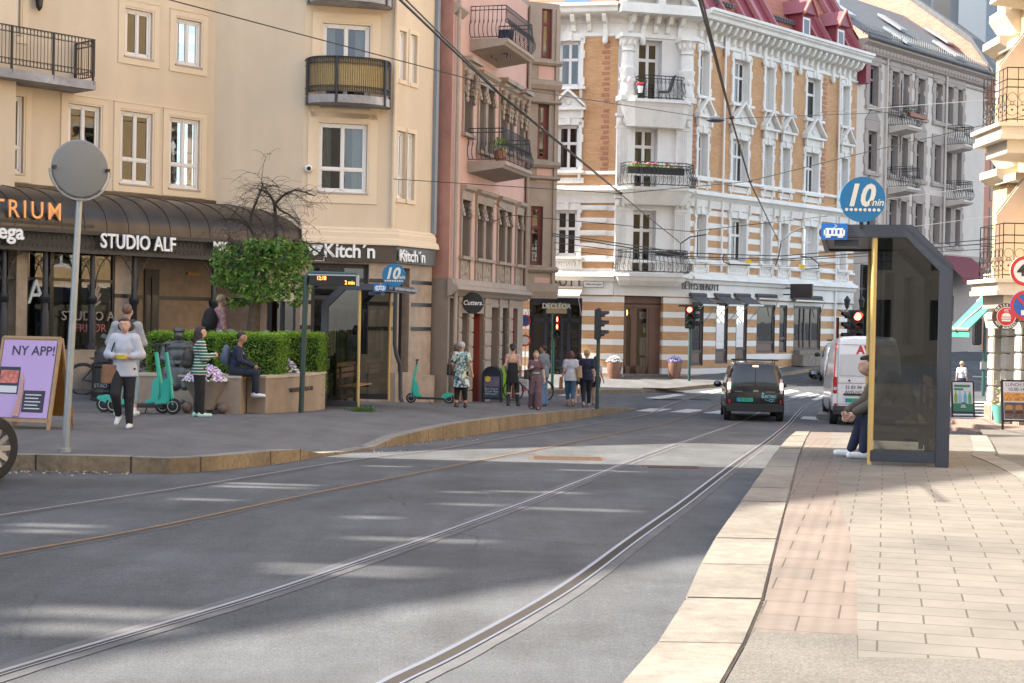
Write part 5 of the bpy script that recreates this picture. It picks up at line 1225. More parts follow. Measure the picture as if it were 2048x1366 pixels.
for k in range(3):t.tube([(.2,-.2+k*.14,ZH+.95+k*.12),(LH,-.2+k*.14,ZH+.95+k*.12)],.025,4)
for k in range(60):u=.2+k*LH/60;t.bar((u,-.15,ZH+.75),(u,-.1,ZH+1.3),.02)
FH.put(t,'snow_guard',mat('weathered_grey_iron',(.28,.27,.25),.7))
t=MB();u=uH(1716,60)-.4;t.box(u,u+1.3,1.6,3.0,ZH+1,ZH+7.5);FH.put(t,'chimney',white)
rbk=brickmat('red_brick_party_wall',(.42,.15,.10),(.50,.21,.14),(.42,.34,.28),.24,.08)
t=MB();t.prism([(LH*.50,5.6,ZH+9.0),(LH*.50,5.2,ZH+1),(LH+.5,-.4,ZH+.4),(LH+.5,-.5,ZH+.9),(LH*.86,1.5,ZH+3.2)],(.3,0,0))if 0 else None
FG_=Frame(cb,FH.end(1962),47.6)
t=MB();t.prism([(LH-.1,-.4,ZH+.6),(LH-.1,1,ZH+2.6),(LH-.1,9,ZH+8.7),(LH-.1,9,ZH-1),(LH-.1,-.4,ZH-1)],(.5,0,0));t.px([(-.45,ZH+.6),(-.45,ZH+.85),(.9,ZH+2.85),(9,ZH+9.0),(9,ZH+8.7),(1,ZH+2.6)],LH-.2,LH+.55,1);FH.put(t,'party_wall',[rbk,SL])
LH2=16
t=MB();t.quad((LH+.4,-.6,ZH+.6),(LH+LH2,-.6,ZH+.6),(LH+LH2,9,ZH+8.2),(LH+.4,9,ZH+8.2));FH.put(t,'roof',SL)
pbk=mat('salmon_brick_wall',(.50,.23,.16),.85,var=.1,vscale=6)
zf2=[(LH+1.0+2.4*k,LH+1.9+2.4*k,zb3-sth*j,zt3-sth*j)for k in range(6)for j in range(4)]
FH.put(wallmb(LH,LH+LH2,zgr,ZH+.3,zf2,.25,rmi=1),'wall',[pbk,CT])
core(FH,LH,LH+LH2,ZG,ZH,1,9)
for a,b,c,d in zf2[:12]:window(FH,(a+b)/2,c,b-a,d-c,MATS['grey_window_frame'],depth=.18,mull=(.5,),trans=(.66,))
t=MB()
for a,b,c,d in zf2:t.box(a-.3,a,-.06,0,c-.5,d+.4);t.box(b,b+.3,-.06,0,c-.5,d+.4);t.box(a,b,-.06,0,d,d+.4)
t.px([(0,ZH+.5),(-.6,ZH+.5),(-.5,ZH+.1),(0,ZH-.1)],LH,LH+LH2);FH.put(t,'window_surround',CT)
for px,w_,h,z in((1862,1.1,5,5.5),(1898,1.2,5.5,5.2)):t=MB();u=uH(px,60);t.box(LH+.8+(px-1862)*.10,LH+1.9+(px-1862)*.10,4.5,5.6,ZH+4,ZH+4+h);FH.put(t,'chimney',darkgrey)
t=MB();t.box(LH+7.4,LH+9.4,3.6,6,ZH+3.4,ZH+7.6);t.box(LH+6.8,LH+11,2.9,6.5,ZH+2,ZH+3.8);FH.put(t,'roof_house',mat('blue_grey_cladding',(.10,.13,.17),.5))
for(l,r),lv in(((1778,1838),0),((1778,1838),1),((1893,1945),0),((1893,1945),1)):
 z=(FH.uz(1800,247,1)[1]if l<1800 else FH.uz(1900,283,1)[1])if lv==0 else(FH.uz(1800,372,1)[1]if l<1800 else FH.uz(1900,396,1)[1])
 iron_balcony(FH,uH(l)-.1,FH.uz(r,240,1)[0],z,1.1,1.05,slabm=CW)
 # ====== yellow brick building on the right
YB=brickmat('yellow_brick',(.60,.40,.18),(.66,.46,.23),(.42,.33,.22))
CR=mat('cream_stucco',(.60,.53,.43),.8,var=.06,vscale=3,stain=.08);CR2=mat('peach_render',(.66,.50,.37),.85,var=.05,vscale=2)
gX=14.0
gb_=thing('apartment_building','sunlit yellow brick building with cream bay balconies and a burger bar, right edge','building',(gX,43.5,-.9))
FG=Frame(gb_,(gX,43.6),-90)
GT=20
def gz(py,d):return 1.8-(py-659)*d/FPX
zgf=gz(600,40)
FG.put(wallmb(0,42,zgf,GT,[(1.4+3.3*k,2.4+3.3*k,zgf+1.0+3.7*j,zgf+3.1+3.7*j)for k in range(12)for j in range(4)],.25,rmi=1),'wall',[YB,CR])
for k in range(12):
 for j in range(4):
  window(FG,1.9+3.3*k,zgf+1.01+3.7*j,.98,2.08,wfr,depth=.12,mull=(.5,),trans=(.66,),fw=.06)
  if k<3:t=MB();u0,u1=1.4+3.3*k,2.4+3.3*k;z=zgf+1.0+3.7*j;t.box(u0-.2,u0,-.1,0,z-.1,z+2.3);t.box(u1,u1+.2,-.1,0,z-.1,z+2.3);t.box(u0-.35,u1+.35,-.4,0,z+2.3,z+2.5);t.box(u0-.3,u1+.3,-.3,0,z-.25,z-.05);FG.put(t,'window_surround',CR)
core(FG,.3,41,-1.5,GT,1.2,10,CR)
def rz_(u):return zroad(43.6-u)+.02
for k in range(14):
 u=.15+1.15*k if k<4 else 4.0+2.6*(k-3);t=MB();z=rz_(u);zb0=z
 t.box(u-.05,u+.6,-.28,.2,z-.3,z+.75,1);z+=.78;i=0
 while z<zgf-.75:t.box(u,u+.5,-.22,.2,z,z+.44,0);z+=.47;i+=1
 t.box(u-.06,u+.56,-.3,.2,z,z+.16,0)
 FG.put(t,'rusticated_pier',[mat('white_rusticated_stone',(.56,.52,.46),.8,var=.08,vscale=4,stain=.1),mat('brown_granite_base',(.27,.19,.15),.6,var=.2,vscale=8)],bevel=.03)
t=MB();t.box(0,42,.25,.4,-2,zgf);FG.put(t,'shop_wall',mat('dark_shop_wall',(.09,.08,.07),.5))  # one even dark brown for the wall behind the piers
t=MB();t.px([(0,zgf+.35),(-.3,zgf+.3),(-.42,zgf+.1),(-.5,zgf+.05),(-.5,zgf-.1),(-.3,zgf-.3),(-.2,zgf-.75),(0,zgf-.8)],-.1,42);t.px([(0,GT),(-.9,GT),(-.9,GT-.3),(0,GT-.8)],-.1,42);FG.put(t,'cornice',CR)
D0=38.4
def uG(d):return 43.6-d
for j,(pt,prl)in enumerate(((557,437),(280-34,163),(-78,-150))):
 zs=gz(pt,D0);ua,ub_=uG(D0+2.0),uG(D0)
 pr=1.55
 t=MB();
 P=[(ua-.7,0),(ua,-pr),(ub_,-pr),(ub_+.0,0)]
 for k,(dz0,dz1,e)in enumerate(((0,.1,.18),(.1,.3,.08),(.3,.42,.12),(.42,.75,-.15))):
  Q=[(x+(e if x>ua+.1 else-e),y-e if y<0 else y,zs-dz1)for x,y in P];t.prism(Q,(0,0,dz1-dz0))
 FG.put(t,'balcony_slab',CR)
 t=MB();hgt=2.3
 t.prism([(ub_-.0,0,zs+1.0),(ub_-.0,-.55,zs+3.2),(ub_-.0,-.62,zs+3.2),(ub_-.0,-1.42,zs+2.1),(ub_-.0,-1.42,zs+.95),(ub_-.0,0,zs+.95)][:0]or[(ua+.2,0,zs),(ua+.2,-1.1,zs),(ua+.2,-1.1,zs+1.75),(ua+.2,-.4,zs+2.7),(ua+.2,0,zs+2.7)],(-.14,0,0));FG.put(t,'screen_wall',CR2)
 t=MB();t.tube([(ua+.13,-1.1,zs+1.78),(ua+.13,-.4,zs+2.73),(ua+.13,0,zs+2.73)],.03,4);FG.put(t,'wall_capping',mat('grey_capping',(.25,.23,.2),.6))
 r=MB();ht=1.42;C3=[(ua-.5,-.05),(ua+.05,-pr+.08),(ub_-.05,-pr+.08),(ub_-.05,-.05)]
 for q_ in(ht,ht-.3,ht-.5,.1):r.tube([(x,y,zs+q_)for x,y in C3],.017,4)
 for A,B in zip(C3,C3[1:]):
  L_=math.hypot(B[0]-A[0],B[1]-A[1]);n_=int(L_/.34)+1
  for i in range(n_+1):
   f=i/n_;x,y=A[0]+(B[0]-A[0])*f,A[1]+(B[1]-A[1])*f;r.bar((x,y,zs-.02),(x,y,zs+ht),.012)
   if i<n_:
    x2,y2=A[0]+(B[0]-A[0])*(f+.5/n_),A[1]+(B[1]-A[1])*(f+.5/n_);dx,dy=(B[0]-A[0])/L_,(B[1]-A[1])/L_
    for zz_,rr_ in((.34,.15),(.66,.12),(.5,.05)):r.tube([(x2+dx*rr_*math.cos(a),y2+dy*rr_*math.cos(a),zs+zz_+rr_*math.sin(a))for a in[k*math.pi/5 for k in range(11)]],.009,3,cap=False)
    r.ell((x2,y2,zs+.34),(.03,.03,.03),5,4)
 FG.put(r,'balcony_railing',black)
for j in range(4):
 z=zgf+.5+3.7*j;t=MB();t.box(uG(43.2),uG(42.0),-.25,0,z,z+2.9,0);t.px([(0,z+3.2),(-.6,z+3.2),(-.6,z+3.0),(-.3,z+2.8),(0,z+2.8)],uG(43.35),uG(41.85),1);t.px([(0,z+.3),(-.45,z+.3),(-.45,z+.1),(-.1,z-.4),(0,z-.4)],uG(43.3),uG(41.9),1);t.box(uG(41.99),uG(41.97),-.22,-.05,z+.7,z+2.5,2);FG.put(t,'oriel',[YB,CR,wfr])
fb2=Frame(gb_,(gX,43.6),0);fb2 .put(wallmb(0,14,-2,GT,[],.1),'end_wall',YB)
rp=MB();rp.tube([(uG(37.2),-.12,zgf+3),(uG(37.2),-.12,-.5)],.06,8);FG.put(rp,'rain_pipe',CR,smooth=True)
# ---- burger bar fittings
o=thing('shop_awning','turquoise fabric awning let down on its arms over the corner of the burger bar','awning')
A0=at(1996,560,43.0);A1=at(1902,655,42.4)
w0=Vector((0,-1.0,0));m=MB();up=Vector((0,0,.05))
B0=A0+Vector((.25,-.9,.0));B1=A1+Vector((.25,-.9,.0))
m.add([A0,A1,B1,B0,A0-up,A1-up,B1-up,B0-up],[(0,1,2,3),(4,7,6,5),(0,4,5,1),(1,5,6,2),(2,6,7,3),(3,7,4,0)])
v=Vector((0,0,-.26));m.add([A1,B1,B1+v,A1+v],[(0,1,2,3)]);m.build('awning_cloth',mat('turquoise_awning_cloth',(.045,.25,.185),.8,var=.05,vscale=5),o)
m=MB();m.tube([A0+Vector((.3,-.3,-.1)),A1+Vector((.7,-.3,.55)),A1+Vector((0,-.3,-.08))],.04,6);m.tube([A1+Vector((0,0,-.05)),B1+Vector((0,0,-.05))],.05,6);m.tube([A0+Vector((.1,0,.02)),B0+Vector((.1,0,.02))],.13,10)
m.build('folding_arm',mat('weathered_awning_metal',(.30,.28,.24),.5,metal=.4),o)
def disc(name,label,cat,p,r,th,m0,rz=0,group=None,back=None):
 o=thing(name,label,cat,p,rz,group);t=MB();t.lathe([(r,-th/2),(r,th/2)],n=40,axis='y');t.build('disc',m0,o);return o
def ringm(r0,r1,y,n=40,mi=0,mb=None):
 t=mb or MB();k=len(t.v)
 t.add([(r_*math.cos(2*math.pi*i/n),y,r_*math.sin(2*math.pi*i/n))for r_ in(r0,r1)for i in range(n)],[(i,(i+1)%n,n+(i+1)%n,n+i)for i in range(n)],mi);return t
wsign=mat('sign_white',(.70,.70,.69),.4);rsign=mat('sign_red',(.52,.025,.02),.4);bsign=mat('sign_blue',(.015,.09,.38),.4);blk=mat('sign_black',(.015,.015,.015),.4)
p=at(2050,542,26);o=disc('speed_sign','round speed limit sign reading 40 with a red rim, above the blue sign','road sign',p,.26,.02,wsign)
ringm(.20,.26,-.013).build('rim',rsign,o);inst(textmesh('40',.27,.003,blk,bold=.008),'lettering',o,(.0,-.014,0))
p2=at(2050,611,26);o=disc('no_parking_sign','round blue no parking sign with a red rim and red diagonal, under the speed sign','road sign',p2,.26,.02,bsign)
ringm(.205,.26,-.013).build('rim',rsign,o);t=MB();t.prism([(-.16,-.012,.13),(-.13,-.012,.16),(.16,-.012,-.13),(.13,-.012,-.16)],(0,-.004,0));t.build('diagonal',rsign,o)
t=MB();t.box(-.07,.0,-.016,-.011,-.17,-.08);t.build('sticker',wsign,o)
o=thing('sign_pole','grey steel sign pole carrying the speed and no parking signs at the right edge','pole',(p.x+.22,26.05,zplat(26)));t=MB();t.tube([(0,0,0),(0,0,3.6)],.03,8);t.build('pole',mat('galvanised_steel',(.36,.38,.38),.45,metal=.6,var=.1,vscale=8),o,smooth=True)
t=MB();t.box(-.24,0,-.03,-.01,p.z-zplat(26)-.02,p.z-zplat(26)+.02);t.box(-.24,0,-.03,-.01,p2 .z-zplat(26)-.02,p2 .z-zplat(26)+.02);t.build('bracket',MATS['galvanised_steel'],o)
p=at(2011,633,37.5);o=disc('hanging_sign','round brown and red burger bar sign with a steaming burger, below the speed sign','sign',p,.335,.08,mat('dark_brown_sign2',(.06,.03,.025),.4))
t=MB();t.lathe([(.232,-.052),(.232,-.04)],n=36,axis='y');t.build('red_centre',rsign,o)
ringm(.225,.24,-.054).build('inner_ring',wsign,o)
t=MB();t.prism([(-.11,-.055,.0),(.11,-.055,.0),(.10,-.055,.05),(.05,-.055,.085),(-.05,-.055,.085),(-.10,-.055,.05)],(0,-.004,0));t.box(-.12,.12,-.059,-.055,-.03,-.012);t.box(-.12,.12,-.059,-.055,-.065,-.045);t.box(-.11,.11,-.059,-.055,-.12,-.08)
for x in(-.035,.0,.035):t.tube([(x+.012*math.sin(k*1.3),-.057,.1+.014*k)for k in range(7)],.006,4)
t.build('burger_emblem',wsign,o)
def arctext(o,body,r,a0,size,m,flip=False):
 n_=len(body);
 for i,c in enumerate(body):
  if c==' ':continue
  a=a0[0]+(a0[1]-a0[0])*i/(n_-1);me=textmesh(c,size,.003,m,bold=.003)
  q_=inst(me,'letter',o,(r*math.cos(a),-.046,r*math.sin(a)));q_.rotation_euler=(0,(math.pi/2-a)if not flip else(-math.pi/2-a),0)
arctext(o,"GRILL'S",.285,(R(148),R(52)),.085,wsign);arctext(o,'HOT BURGERS',.285,(R(210),R(328)),.07,wsign,True)
t=MB();t.box(.3,.8,-.01,.01,.1,.13);t.box(.3,.8,-.01,.01,-.13,-.1);t.build('bracket',black,o)
p=hit(1966,792,ZR)
o=thing('signal_pole','green pole with an edge-on signal and a green framed panel, by the burger bar','traffic light',(p.x,p.y,p.z))
gg=mat('dark_green_paint',(.02,.085,.06),.5);kk=p.y/FPX
t=MB();t.tube([(0,0,0),(.03,0,3.6)],.07,8);t.build('pole',gg,o,smooth=True)
t=MB();t.box(-.42,-.14,-.15,.25,2.0,3.1);t.build('signal_head',black,o,bevel=.04)
t=MB();t.box(.02,1.05,-.14,-.02,2.9,3.85);t.box(-.04,.02,-.18,.02,2.85,3.9,1);t.box(.02,1.1,-.18,.02,3.85,3.92,1);t.box(.02,1.1,-.18,.02,2.83,2.9,1);t.build('panel',[wsign,gg],o)
t=MB();t.box(.14,.75,-.15,-.142,3.55,3.72);t.build('orange_bar',mat('orange_bar',(.8,.16,.03),.5),o);inst(textmesh('ELEKTRO',.26,.004,gg,align='LEFT',bold=.006),'lettering',o,(.12,-.145,3.15))
t=MB();t.box(-.12,.12,-.09,.09,1.05,1.35);t.build('control_box',mat('galvanised_steel',(.4,.4,.4)),o)
o=thing('restaurant_awning','dark red restaurant awning with a lettered valance on the grey building behind the bus shelter','awning',(0,0,0));fm_=Frame(o,FH.P,47.6)
u0,u1=FH.u(1870),FH.u(1935);z=FH.uz(1900,522)[1]
t=MB();t.add([(u0,-.1,z+.3),(u1,-.1,z+.3),(u1+.3,-1.5,z-.95),(u0,-1.5,z-.95)],[(0,1,2,3)]);t.box(u0,u1+.3,-1.52,-1.5,z-1.3,z-.95);a_=fm_.put(t,'awning_cloth',mat('dark_red_awning',(.16,.03,.04),.8))
fm_.inst(textmesh('RESTAURANT',.24,.005,wsign),'lettering',(u0+u1)/2+.15,z-1.13,1.54)
# ====== bus shelters
shm=mat('anthracite_shelter',(.055,.060,.075),.42,metal=.3,var=.06,vscale=4);yel=mat('yellow_post',(.52,.36,.12),.5);bench_w=mat('bench_wood',(.30,.17,.09),.6,var=.2,vscale=6)
disc_b=mat('bright_blue_sign',(.010,.15,.33),.4)
def shelter(px,py,Yd,zf,rz,mirror,W,label,Ln=3.3,Hh=2.78,over=.58):
 z=zf;x=(px-1024)/FPX*Yd
 o=thing('bus_shelter',label,'bus shelter',(x,Yd,z),R(rz),'the two tram stop shelters facing each other');s=mirror
 def frame(y,nm='end_frame'):
  t=MB();b=.15;H=Hh;c=.46
  out=[(s*W,0),(s*W,H-c),(s*(W-c),H),(-s*over,H),(-s*(over+.06),H-.09),(-s*(over+.04),H-.15),(s*(W-c-.07),H-.15),(s*(W-b),H-c-.07),(s*(W-b),0)]
  t.prism([(a,y,b_)for a,b_ in out],(0,.11,0));t.box(0,s*(W-b),y+.01,y+.09,0.04,.17);return t.build(nm,shm,o,bevel=.008)
 frame(0);frame(Ln)
 t=MB();t.box(s*(W-.46),-s*over,.11,Ln,Hh-.12,Hh-.05);t.prism([(s*(W-.02),.11,Hh-.47),(s*(W-.46),.11,Hh-.04),(s*(W-.46),.11,Hh-.12),(s*(W-.07),.11,Hh-.5)],(0,Ln-.11,0));t.box(-s*(over-.02),-s*(over+.03),.11,Ln,Hh-.17,Hh-.02);t.box(-s*(over-.12),-s*(over-.40),.11,.5,Hh-.25,Hh-.17);t.build('roof',shm,o)
 t=MB();t.tube([(0,.05,0),(0,.05,Hh-.15)],.033,10);t.build('yellow_post',yel,o,smooth=True)
 t=MB();t.tube([(0,Ln+.05,0),(0,Ln+.05,Hh-.15)],.033,10);t.build('yellow_post',yel,o,smooth=True)
 g_=MB();c=.46
 for y in(.06,Ln+.05):g_.add([(s*.035,y,.17),(s*(W-.15),y,.17),(s*(W-.15),y,Hh-c-.07),(s*(W-c-.07),y,Hh-.15),(s*.035,y,Hh-.15)],[(0,1,2,3,4)])
 g_.build('end_glass',glass_sh,o)
 g_=MB();g_.quad((s*(W-.08),.11,.2),(s*(W-.08),Ln,.2),(s*(W-.08),Ln,Hh-.5),(s*(W-.08),.11,Hh-.5));g_.build('back_glass',glass_sh,o)
 t=MB()
 for y in(Ln*.33,Ln*.66):t.box(s*(W-.12),s*(W-.04),y-.025,y+.025,0,Hh-.5)
 t.box(s*(W-.11),s*(W-.05),.11,Ln,.1,.2);t.box(s*(W-.11),s*(W-.05),.11,Ln,Hh-.55,Hh-.47);t.build('back_frame',shm,o)
 t=MB()
 for k in range(3):t.box(s*(W-.17-.0*k),s*(W-.14),.9,Ln-.5,.62+.13*k,.72+.13*k)
 for k in range(3):t.box(s*(W-.2-.13*k),s*(W-.31-.13*k),.9,Ln-.5,.43,.46)
 t.build('bench',bench_w,o,bevel=.006)
 t=MB()
 for y in(1.1,Ln-.7):t.box(s*(W-.55),s*(W-.16),y,y+.05,.37,.43);t.box(s*(W-.22),s*(W-.16),y,y+.05,0,.9)
 t.build('bench_bracket',shm,o)
 return o
sh1=shelter(1745,918,17.35,zplat(17.35)-.0,-12.6,1,.88,'nearer bus shelter on the right platform with a man sitting inside')
sh2=shelter(717,823,33.2,zside(*XY(717,33.2))+.0,-7,-1,.86,'farther bus shelter in front of the kitchen shop with blue posters on its back wall')
t=MB();t.box(-.80,-.79,.25,1.7,.75,2.1);t.build('poster_panel',mat('blue_poster',(.02,.09,.24),.4),sh2)
t=MB();t.box(-.785,-.78,.35,.62,1.15,1.75);t.box(-.785,-.78,.66,.93,1.15,1.75);t.box(-.785,-.78,.97,1.2,1.2,1.75);t.box(-.785,-.78,.35,.55,.85,1.1);t.build('timetable',mat('timetable_paper',(.55,.53,.48),.7),sh2)
tramm=mat('tram_sign_blue',(.01,.12,.38),.4)
for o,s,x in((sh1,1,-.46),(sh2,-1,.47)):
 t=MB();t.box(x-.15,x+.15,-.012,-.002,2.6,2.79);pl_=t.build('tram_sign',tramm,o)
 t=MB()
 for r in((-.12,.12,-.05,-.03),(-.12,-.10,-.05,.02),(.10,.12,-.05,.02),(-.10,.10,.02,.04),(-.09,-.06,-.03,.02),(-.035,-.01,-.03,.02),(.01,.035,-.03,.02),(.06,.09,-.03,.02),(-.10,-.04,-.07,-.055),(.04,.10,-.07,-.055)):t.box(x+r[0],x+r[1],-.016,-.012,2.695+r[2],2.695+r[3])
 t.tube([(x-.01,-.014,2.735),(x+.03,-.014,2.76),(x+.0,-.014,2.78)],.005,4);t.build('tram_pictogram',wsign,pl_)
for(px,py,Yd,o_)in((1725,399,17.36,sh1),(788,551,33.4,sh2)):
 p=at(px,py,Yd);o=disc('route_sign','round blue 10 min sign on top of the nearer shelter' if px>1000 else 'round blue 10 min sign on top of the farther shelter, before the kitchen shop','sign',p,.262,.03,disc_b,group='round blue 10 min signs')
 cm_=mat('sign_cream',(.68,.66,.55),.4);inst(textmesh('10',.35,.003,cm_,shear=.25,bold=.012,sx=.92),'lettering',o,(-.045,-.017,.035));inst(textmesh('min',.115,.003,cm_,shear=.3,bold=.002),'lettering',o,(.155,-.017,-.035))
 t=MB();[t.lathe([(.0175,-.02),(.0175,-.016)],(-.155+.0517*k,0,-.115),12,axis='y')for k in range(7)]if 0 else None
 for k in range(8):t.lathe([(.019,-.021),(.019,-.016)],(-.185+.053*k,0,-.12),12,axis='y')
 t.build('dot_row',cm_,o)
 t=MB();t.box(-.02,.02,.016,.05,-.34,.1);t.build('bracket',black,o)
for xx in range(4):
 t=MB();t.box(.62+.0*xx,.68,.2+xx*.8,.95+xx*.8,2.66,2.72);t.build('roof_panel',mat('pale_blue_canopy',(.20,.24,.34),.4),sh2)
p=hit(602,825,zside);o=thing('departure_display','tall dark green pole with an amber lettered departure board beside the stone planter','display board',(p.x,p.y,p.z));k=p.y/FPX;Ht=(825-546)*k
gd=mat('dark_green_pole',(.025,.055,.05),.45)
t=MB();t.tube([(-.0,0,0),(.06,0,Ht-.12),(.09,0,Ht-.03),(.2,0,Ht)],.055,10);t.tube([(.1,0,Ht),(1.08,0,Ht-.02)],.05,8);t.build('pole',gd,o,smooth=True)
t=MB();t.box(.13,1.08,-.10,.12,Ht-.24,Ht-.04,0);t.box(.11,1.1,-.115,.13,Ht-.045,Ht-.02,1);t.box(1.08,1.12,-.115,.13,Ht-.24,Ht-.02,1);t.build('board',[blk,mat('pale_metal',(.45,.46,.48),.4,metal=.4)],o)
am=mat('amber_led',(.9,.25,.02),.5,emit=((1,.28,.03),2.2));inst(textmesh('12:18',.11,.002,am,align='LEFT',sx=.8),'lettering',o,(.28,-.103,Ht-.10));inst(textmesh('2 min',.11,.002,am,align='RIGHT',sx=.8),'lettering',o,(1.05,-.103,Ht-.18))
# ====== signals and poles
red_on=mat('lit_red_lens',(.9,.05,.02),.4,emit=((1,.10,.05),4.5));lens_off=mat('dark_lens',(.05,.03,.02),.2);lens_g=mat('dark_green_lens',(.02,.09,.06),.2)
def signal(px,py,Yd,zf,label,face=0,lens=(red_on,lens_off,lens_g),headz=None,n=3,sp=.30,r=.10,Hh=None,two=0,side=.0,polem=None,backc=True):
 p=at(px,py,Yd);z0=zf
 o=thing('traffic_light',label,'traffic light',(p.x,Yd,z0),0,'signals at the crossing')
 t=MB();t.tube([(0,.05,0),(0,.05,Hh)],.055,9);t.build('pole',polem or gd,o,smooth=True)
 def head(x0,rz,ls,y0=0):
  h=thing_part('signal_head',o,(x0,y0,headz-z0),rz);return h
 return o,z0
def sighead(o,loc,rz,ls,sp=.28,r=.105,dep=.2,w=.34):
 n=len(ls);t=MB();t.box(-w/2,w/2,0,dep,-n*sp/2-.03,n*sp/2+.03);h=t.build('signal_head',black,o,bevel=.03,loc=loc,rz=rz)
 for i,lm_ in enumerate(ls):
  z=(n-1)*sp/2-i*sp;t=MB();t.lathe([(0.001,-.03),(r*.7,-.02),(r,0)],(0,0,z),18,axis='y');t.build('lens',lm_,h,smooth=True)
  t=MB();N=10;P0=[((r+.02)*math.cos(a),-.0,z+(r+.02)*math.sin(a))for a in[math.pi*(-.15+1.3*k/N)for k in range(N+1)]];P1=[(x*.96,-.24 if zz_>z else-.10,zz_)for x,y,zz_ in P0];t.grid([P0,P1]);t.grid([[(x*1.06,y,z+(zz_-z)*1.06)for x,y,zz_ in P0],[(x*1.06,y,z+(zz_-z)*1.06)for x,y,zz_ in P1]]);t.build('visor',black,h)
 return h
def sigpole(px,Yd,z0,topy,label,m=gd,group='signals at the crossing'):
 x=(px-1024)/FPX*Yd;o=thing('traffic_light',label,'traffic light',(x,Yd,z0),0,group);H=1.8-(topy-hz(px))*Yd/FPX-z0
 t=MB();t.tube([(0,.05,0),(0,.05,H)],.06,9);t.build('pole',m,o,smooth=True);return o
zz_=zfar(0,64.5);o=sigpole(1380,62,zfar(0,62),655,'traffic light showing red before the small awnings, with a second head turned aside')
zc_=1.8-(634-hz(1380))*62/FPX-zfar(0,62);sighead(o,(-.06,-.1,zc_),0,(red_on,lens_off,lens_g),sp=.30);sighead(o,(.24,.1,zc_),R(70),(lens_off,lens_off,lens_off),sp=.30)
t=MB();t.box(-.5,.3,-.05,.05,zc_+.42,zc_+.5);t.build('bracket',black,o)
o=sigpole(1712,51,zroad(51)+.15,690,'traffic light showing red above the white rental van',black);zc_=1.8-(654-hz(1712))*51/FPX-(zroad(51)+.15)
sighead(o,(.0,-.15,zc_),0,(red_on,lens_off,lens_off),sp=.36,r=.13,w=.44);sighead(o,(-.26,.0,zc_),R(-80),(lens_off,lens_off,lens_off),sp=.36,r=.13)
t=MB();t.lathe([(.06,.48),(.1,.5),(.1,.56),(.02,.6)],(.05,0,zc_),10);t.build('camera_dome',black,o)
ps=XY(1198,46.6);zs_=zside(*ps);o=sigpole(1197,46.6,zs_,616,'dark green traffic light seen from the side, three visors pointing right, on the pavement tip');zc_=1.8-(649-hz(1197))*46.6/FPX-zs_
sighead(o,(.07,.0,zc_),R(82),(lens_off,lens_off,lens_off),sp=.30,w=.3)
ps=XY(1106,56);o=sigpole(1106,56.5,zfar(0,56.5),628,'thin green pole with a pedestrian signal showing two red figures',mat('mid_green_pole',(.03,.12,.085),.5),None);zc_=1.8-(653-hz(1106))*56.5/FPX-zfar(0,56.5)
h=sighead(o,(.14,-.05,zc_),0,(lens_off,lens_off,lens_g),sp=.28,w=.26)
for z in(.28,0):t=MB();t.ell((0,-.045,z+.065),(.022,.01,.024),8,6);t.box(-.032,.032,-.05,-.04,z-.03,z+.04);t.box(-.025,-.004,-.05,-.04,z-.09,z-.03);t.box(.004,.025,-.05,-.04,z-.09,z-.03);t.build('red_figure',red_on,h)
p=hit(130,904,zside);o=thing('traffic_mirror','round grey traffic mirror seen from behind on a leaning steel pole at the kerb','traffic mirror',(p.x,p.y,p.z));k=p.y/FPX
gs=MATS['galvanised_steel'];top=at(159,395,p.y)-Vector(p);t=MB();t.tube([(0,0,-.05),tuple(top*.7),tuple(top)],[.045,.043,.038],12);t.tube([(0,0,-.02),(0,0,.05)],.075,12);t.build('pole',gs,o,smooth=True)
ctr=at(161,337.5,p.y-.08)-Vector(p);rx,rzv=47.5*k,58*k
md=mat('grey_mirror_back',(.17,.18,.185),.5,var=.05,vscale=3);N=40
t=MB();t.lathe([(.01,-.03),(rzv*.6,-.022),(rzv*.95,0),(rzv,.02),(rzv*.98,.04),(.01,.06)],(0,0,0),40,axis='y');q_=t.build('mirror_back',md,o,smooth=True,loc=ctr,rz=R(35));
t=MB();t.tube([(rzv*1.07*math.cos(a),.0,rzv*1.07*math.sin(a))for a in[math.pi+.05+(math.pi-.1)*i/20 for i in range(21)]],.014,6);t.build('yoke',gs,o,smooth=True,loc=ctr,rz=R(35))
t=MB();[t.box(s_*rzv*.93-.02,s_*rzv*.93+.02,-.06,.0,-.02,.02)for s_ in(-1,1)];t.build('clamp',black,o,loc=ctr,rz=R(35))
p=at(1431,240,58);o=thing('hanging_street_lamp','dark oval street lamp hanging on the span wire before the white building','street lamp',tuple(p));t=MB();t.ell((0,0,0),(.36,.2,.1),16,6);t.build('lamp_body',mat('blue_grey_lamp',(.08,.10,.13),.3,metal=.4),o,smooth=True)
t=MB();t.bar((0,0,.05),(0,0,.28),.025,6);t.box(-.25,.15,-.05,.05,.1,.15);t.build('hanger',mat('pale_metal',(.45,.46,.48)),o)
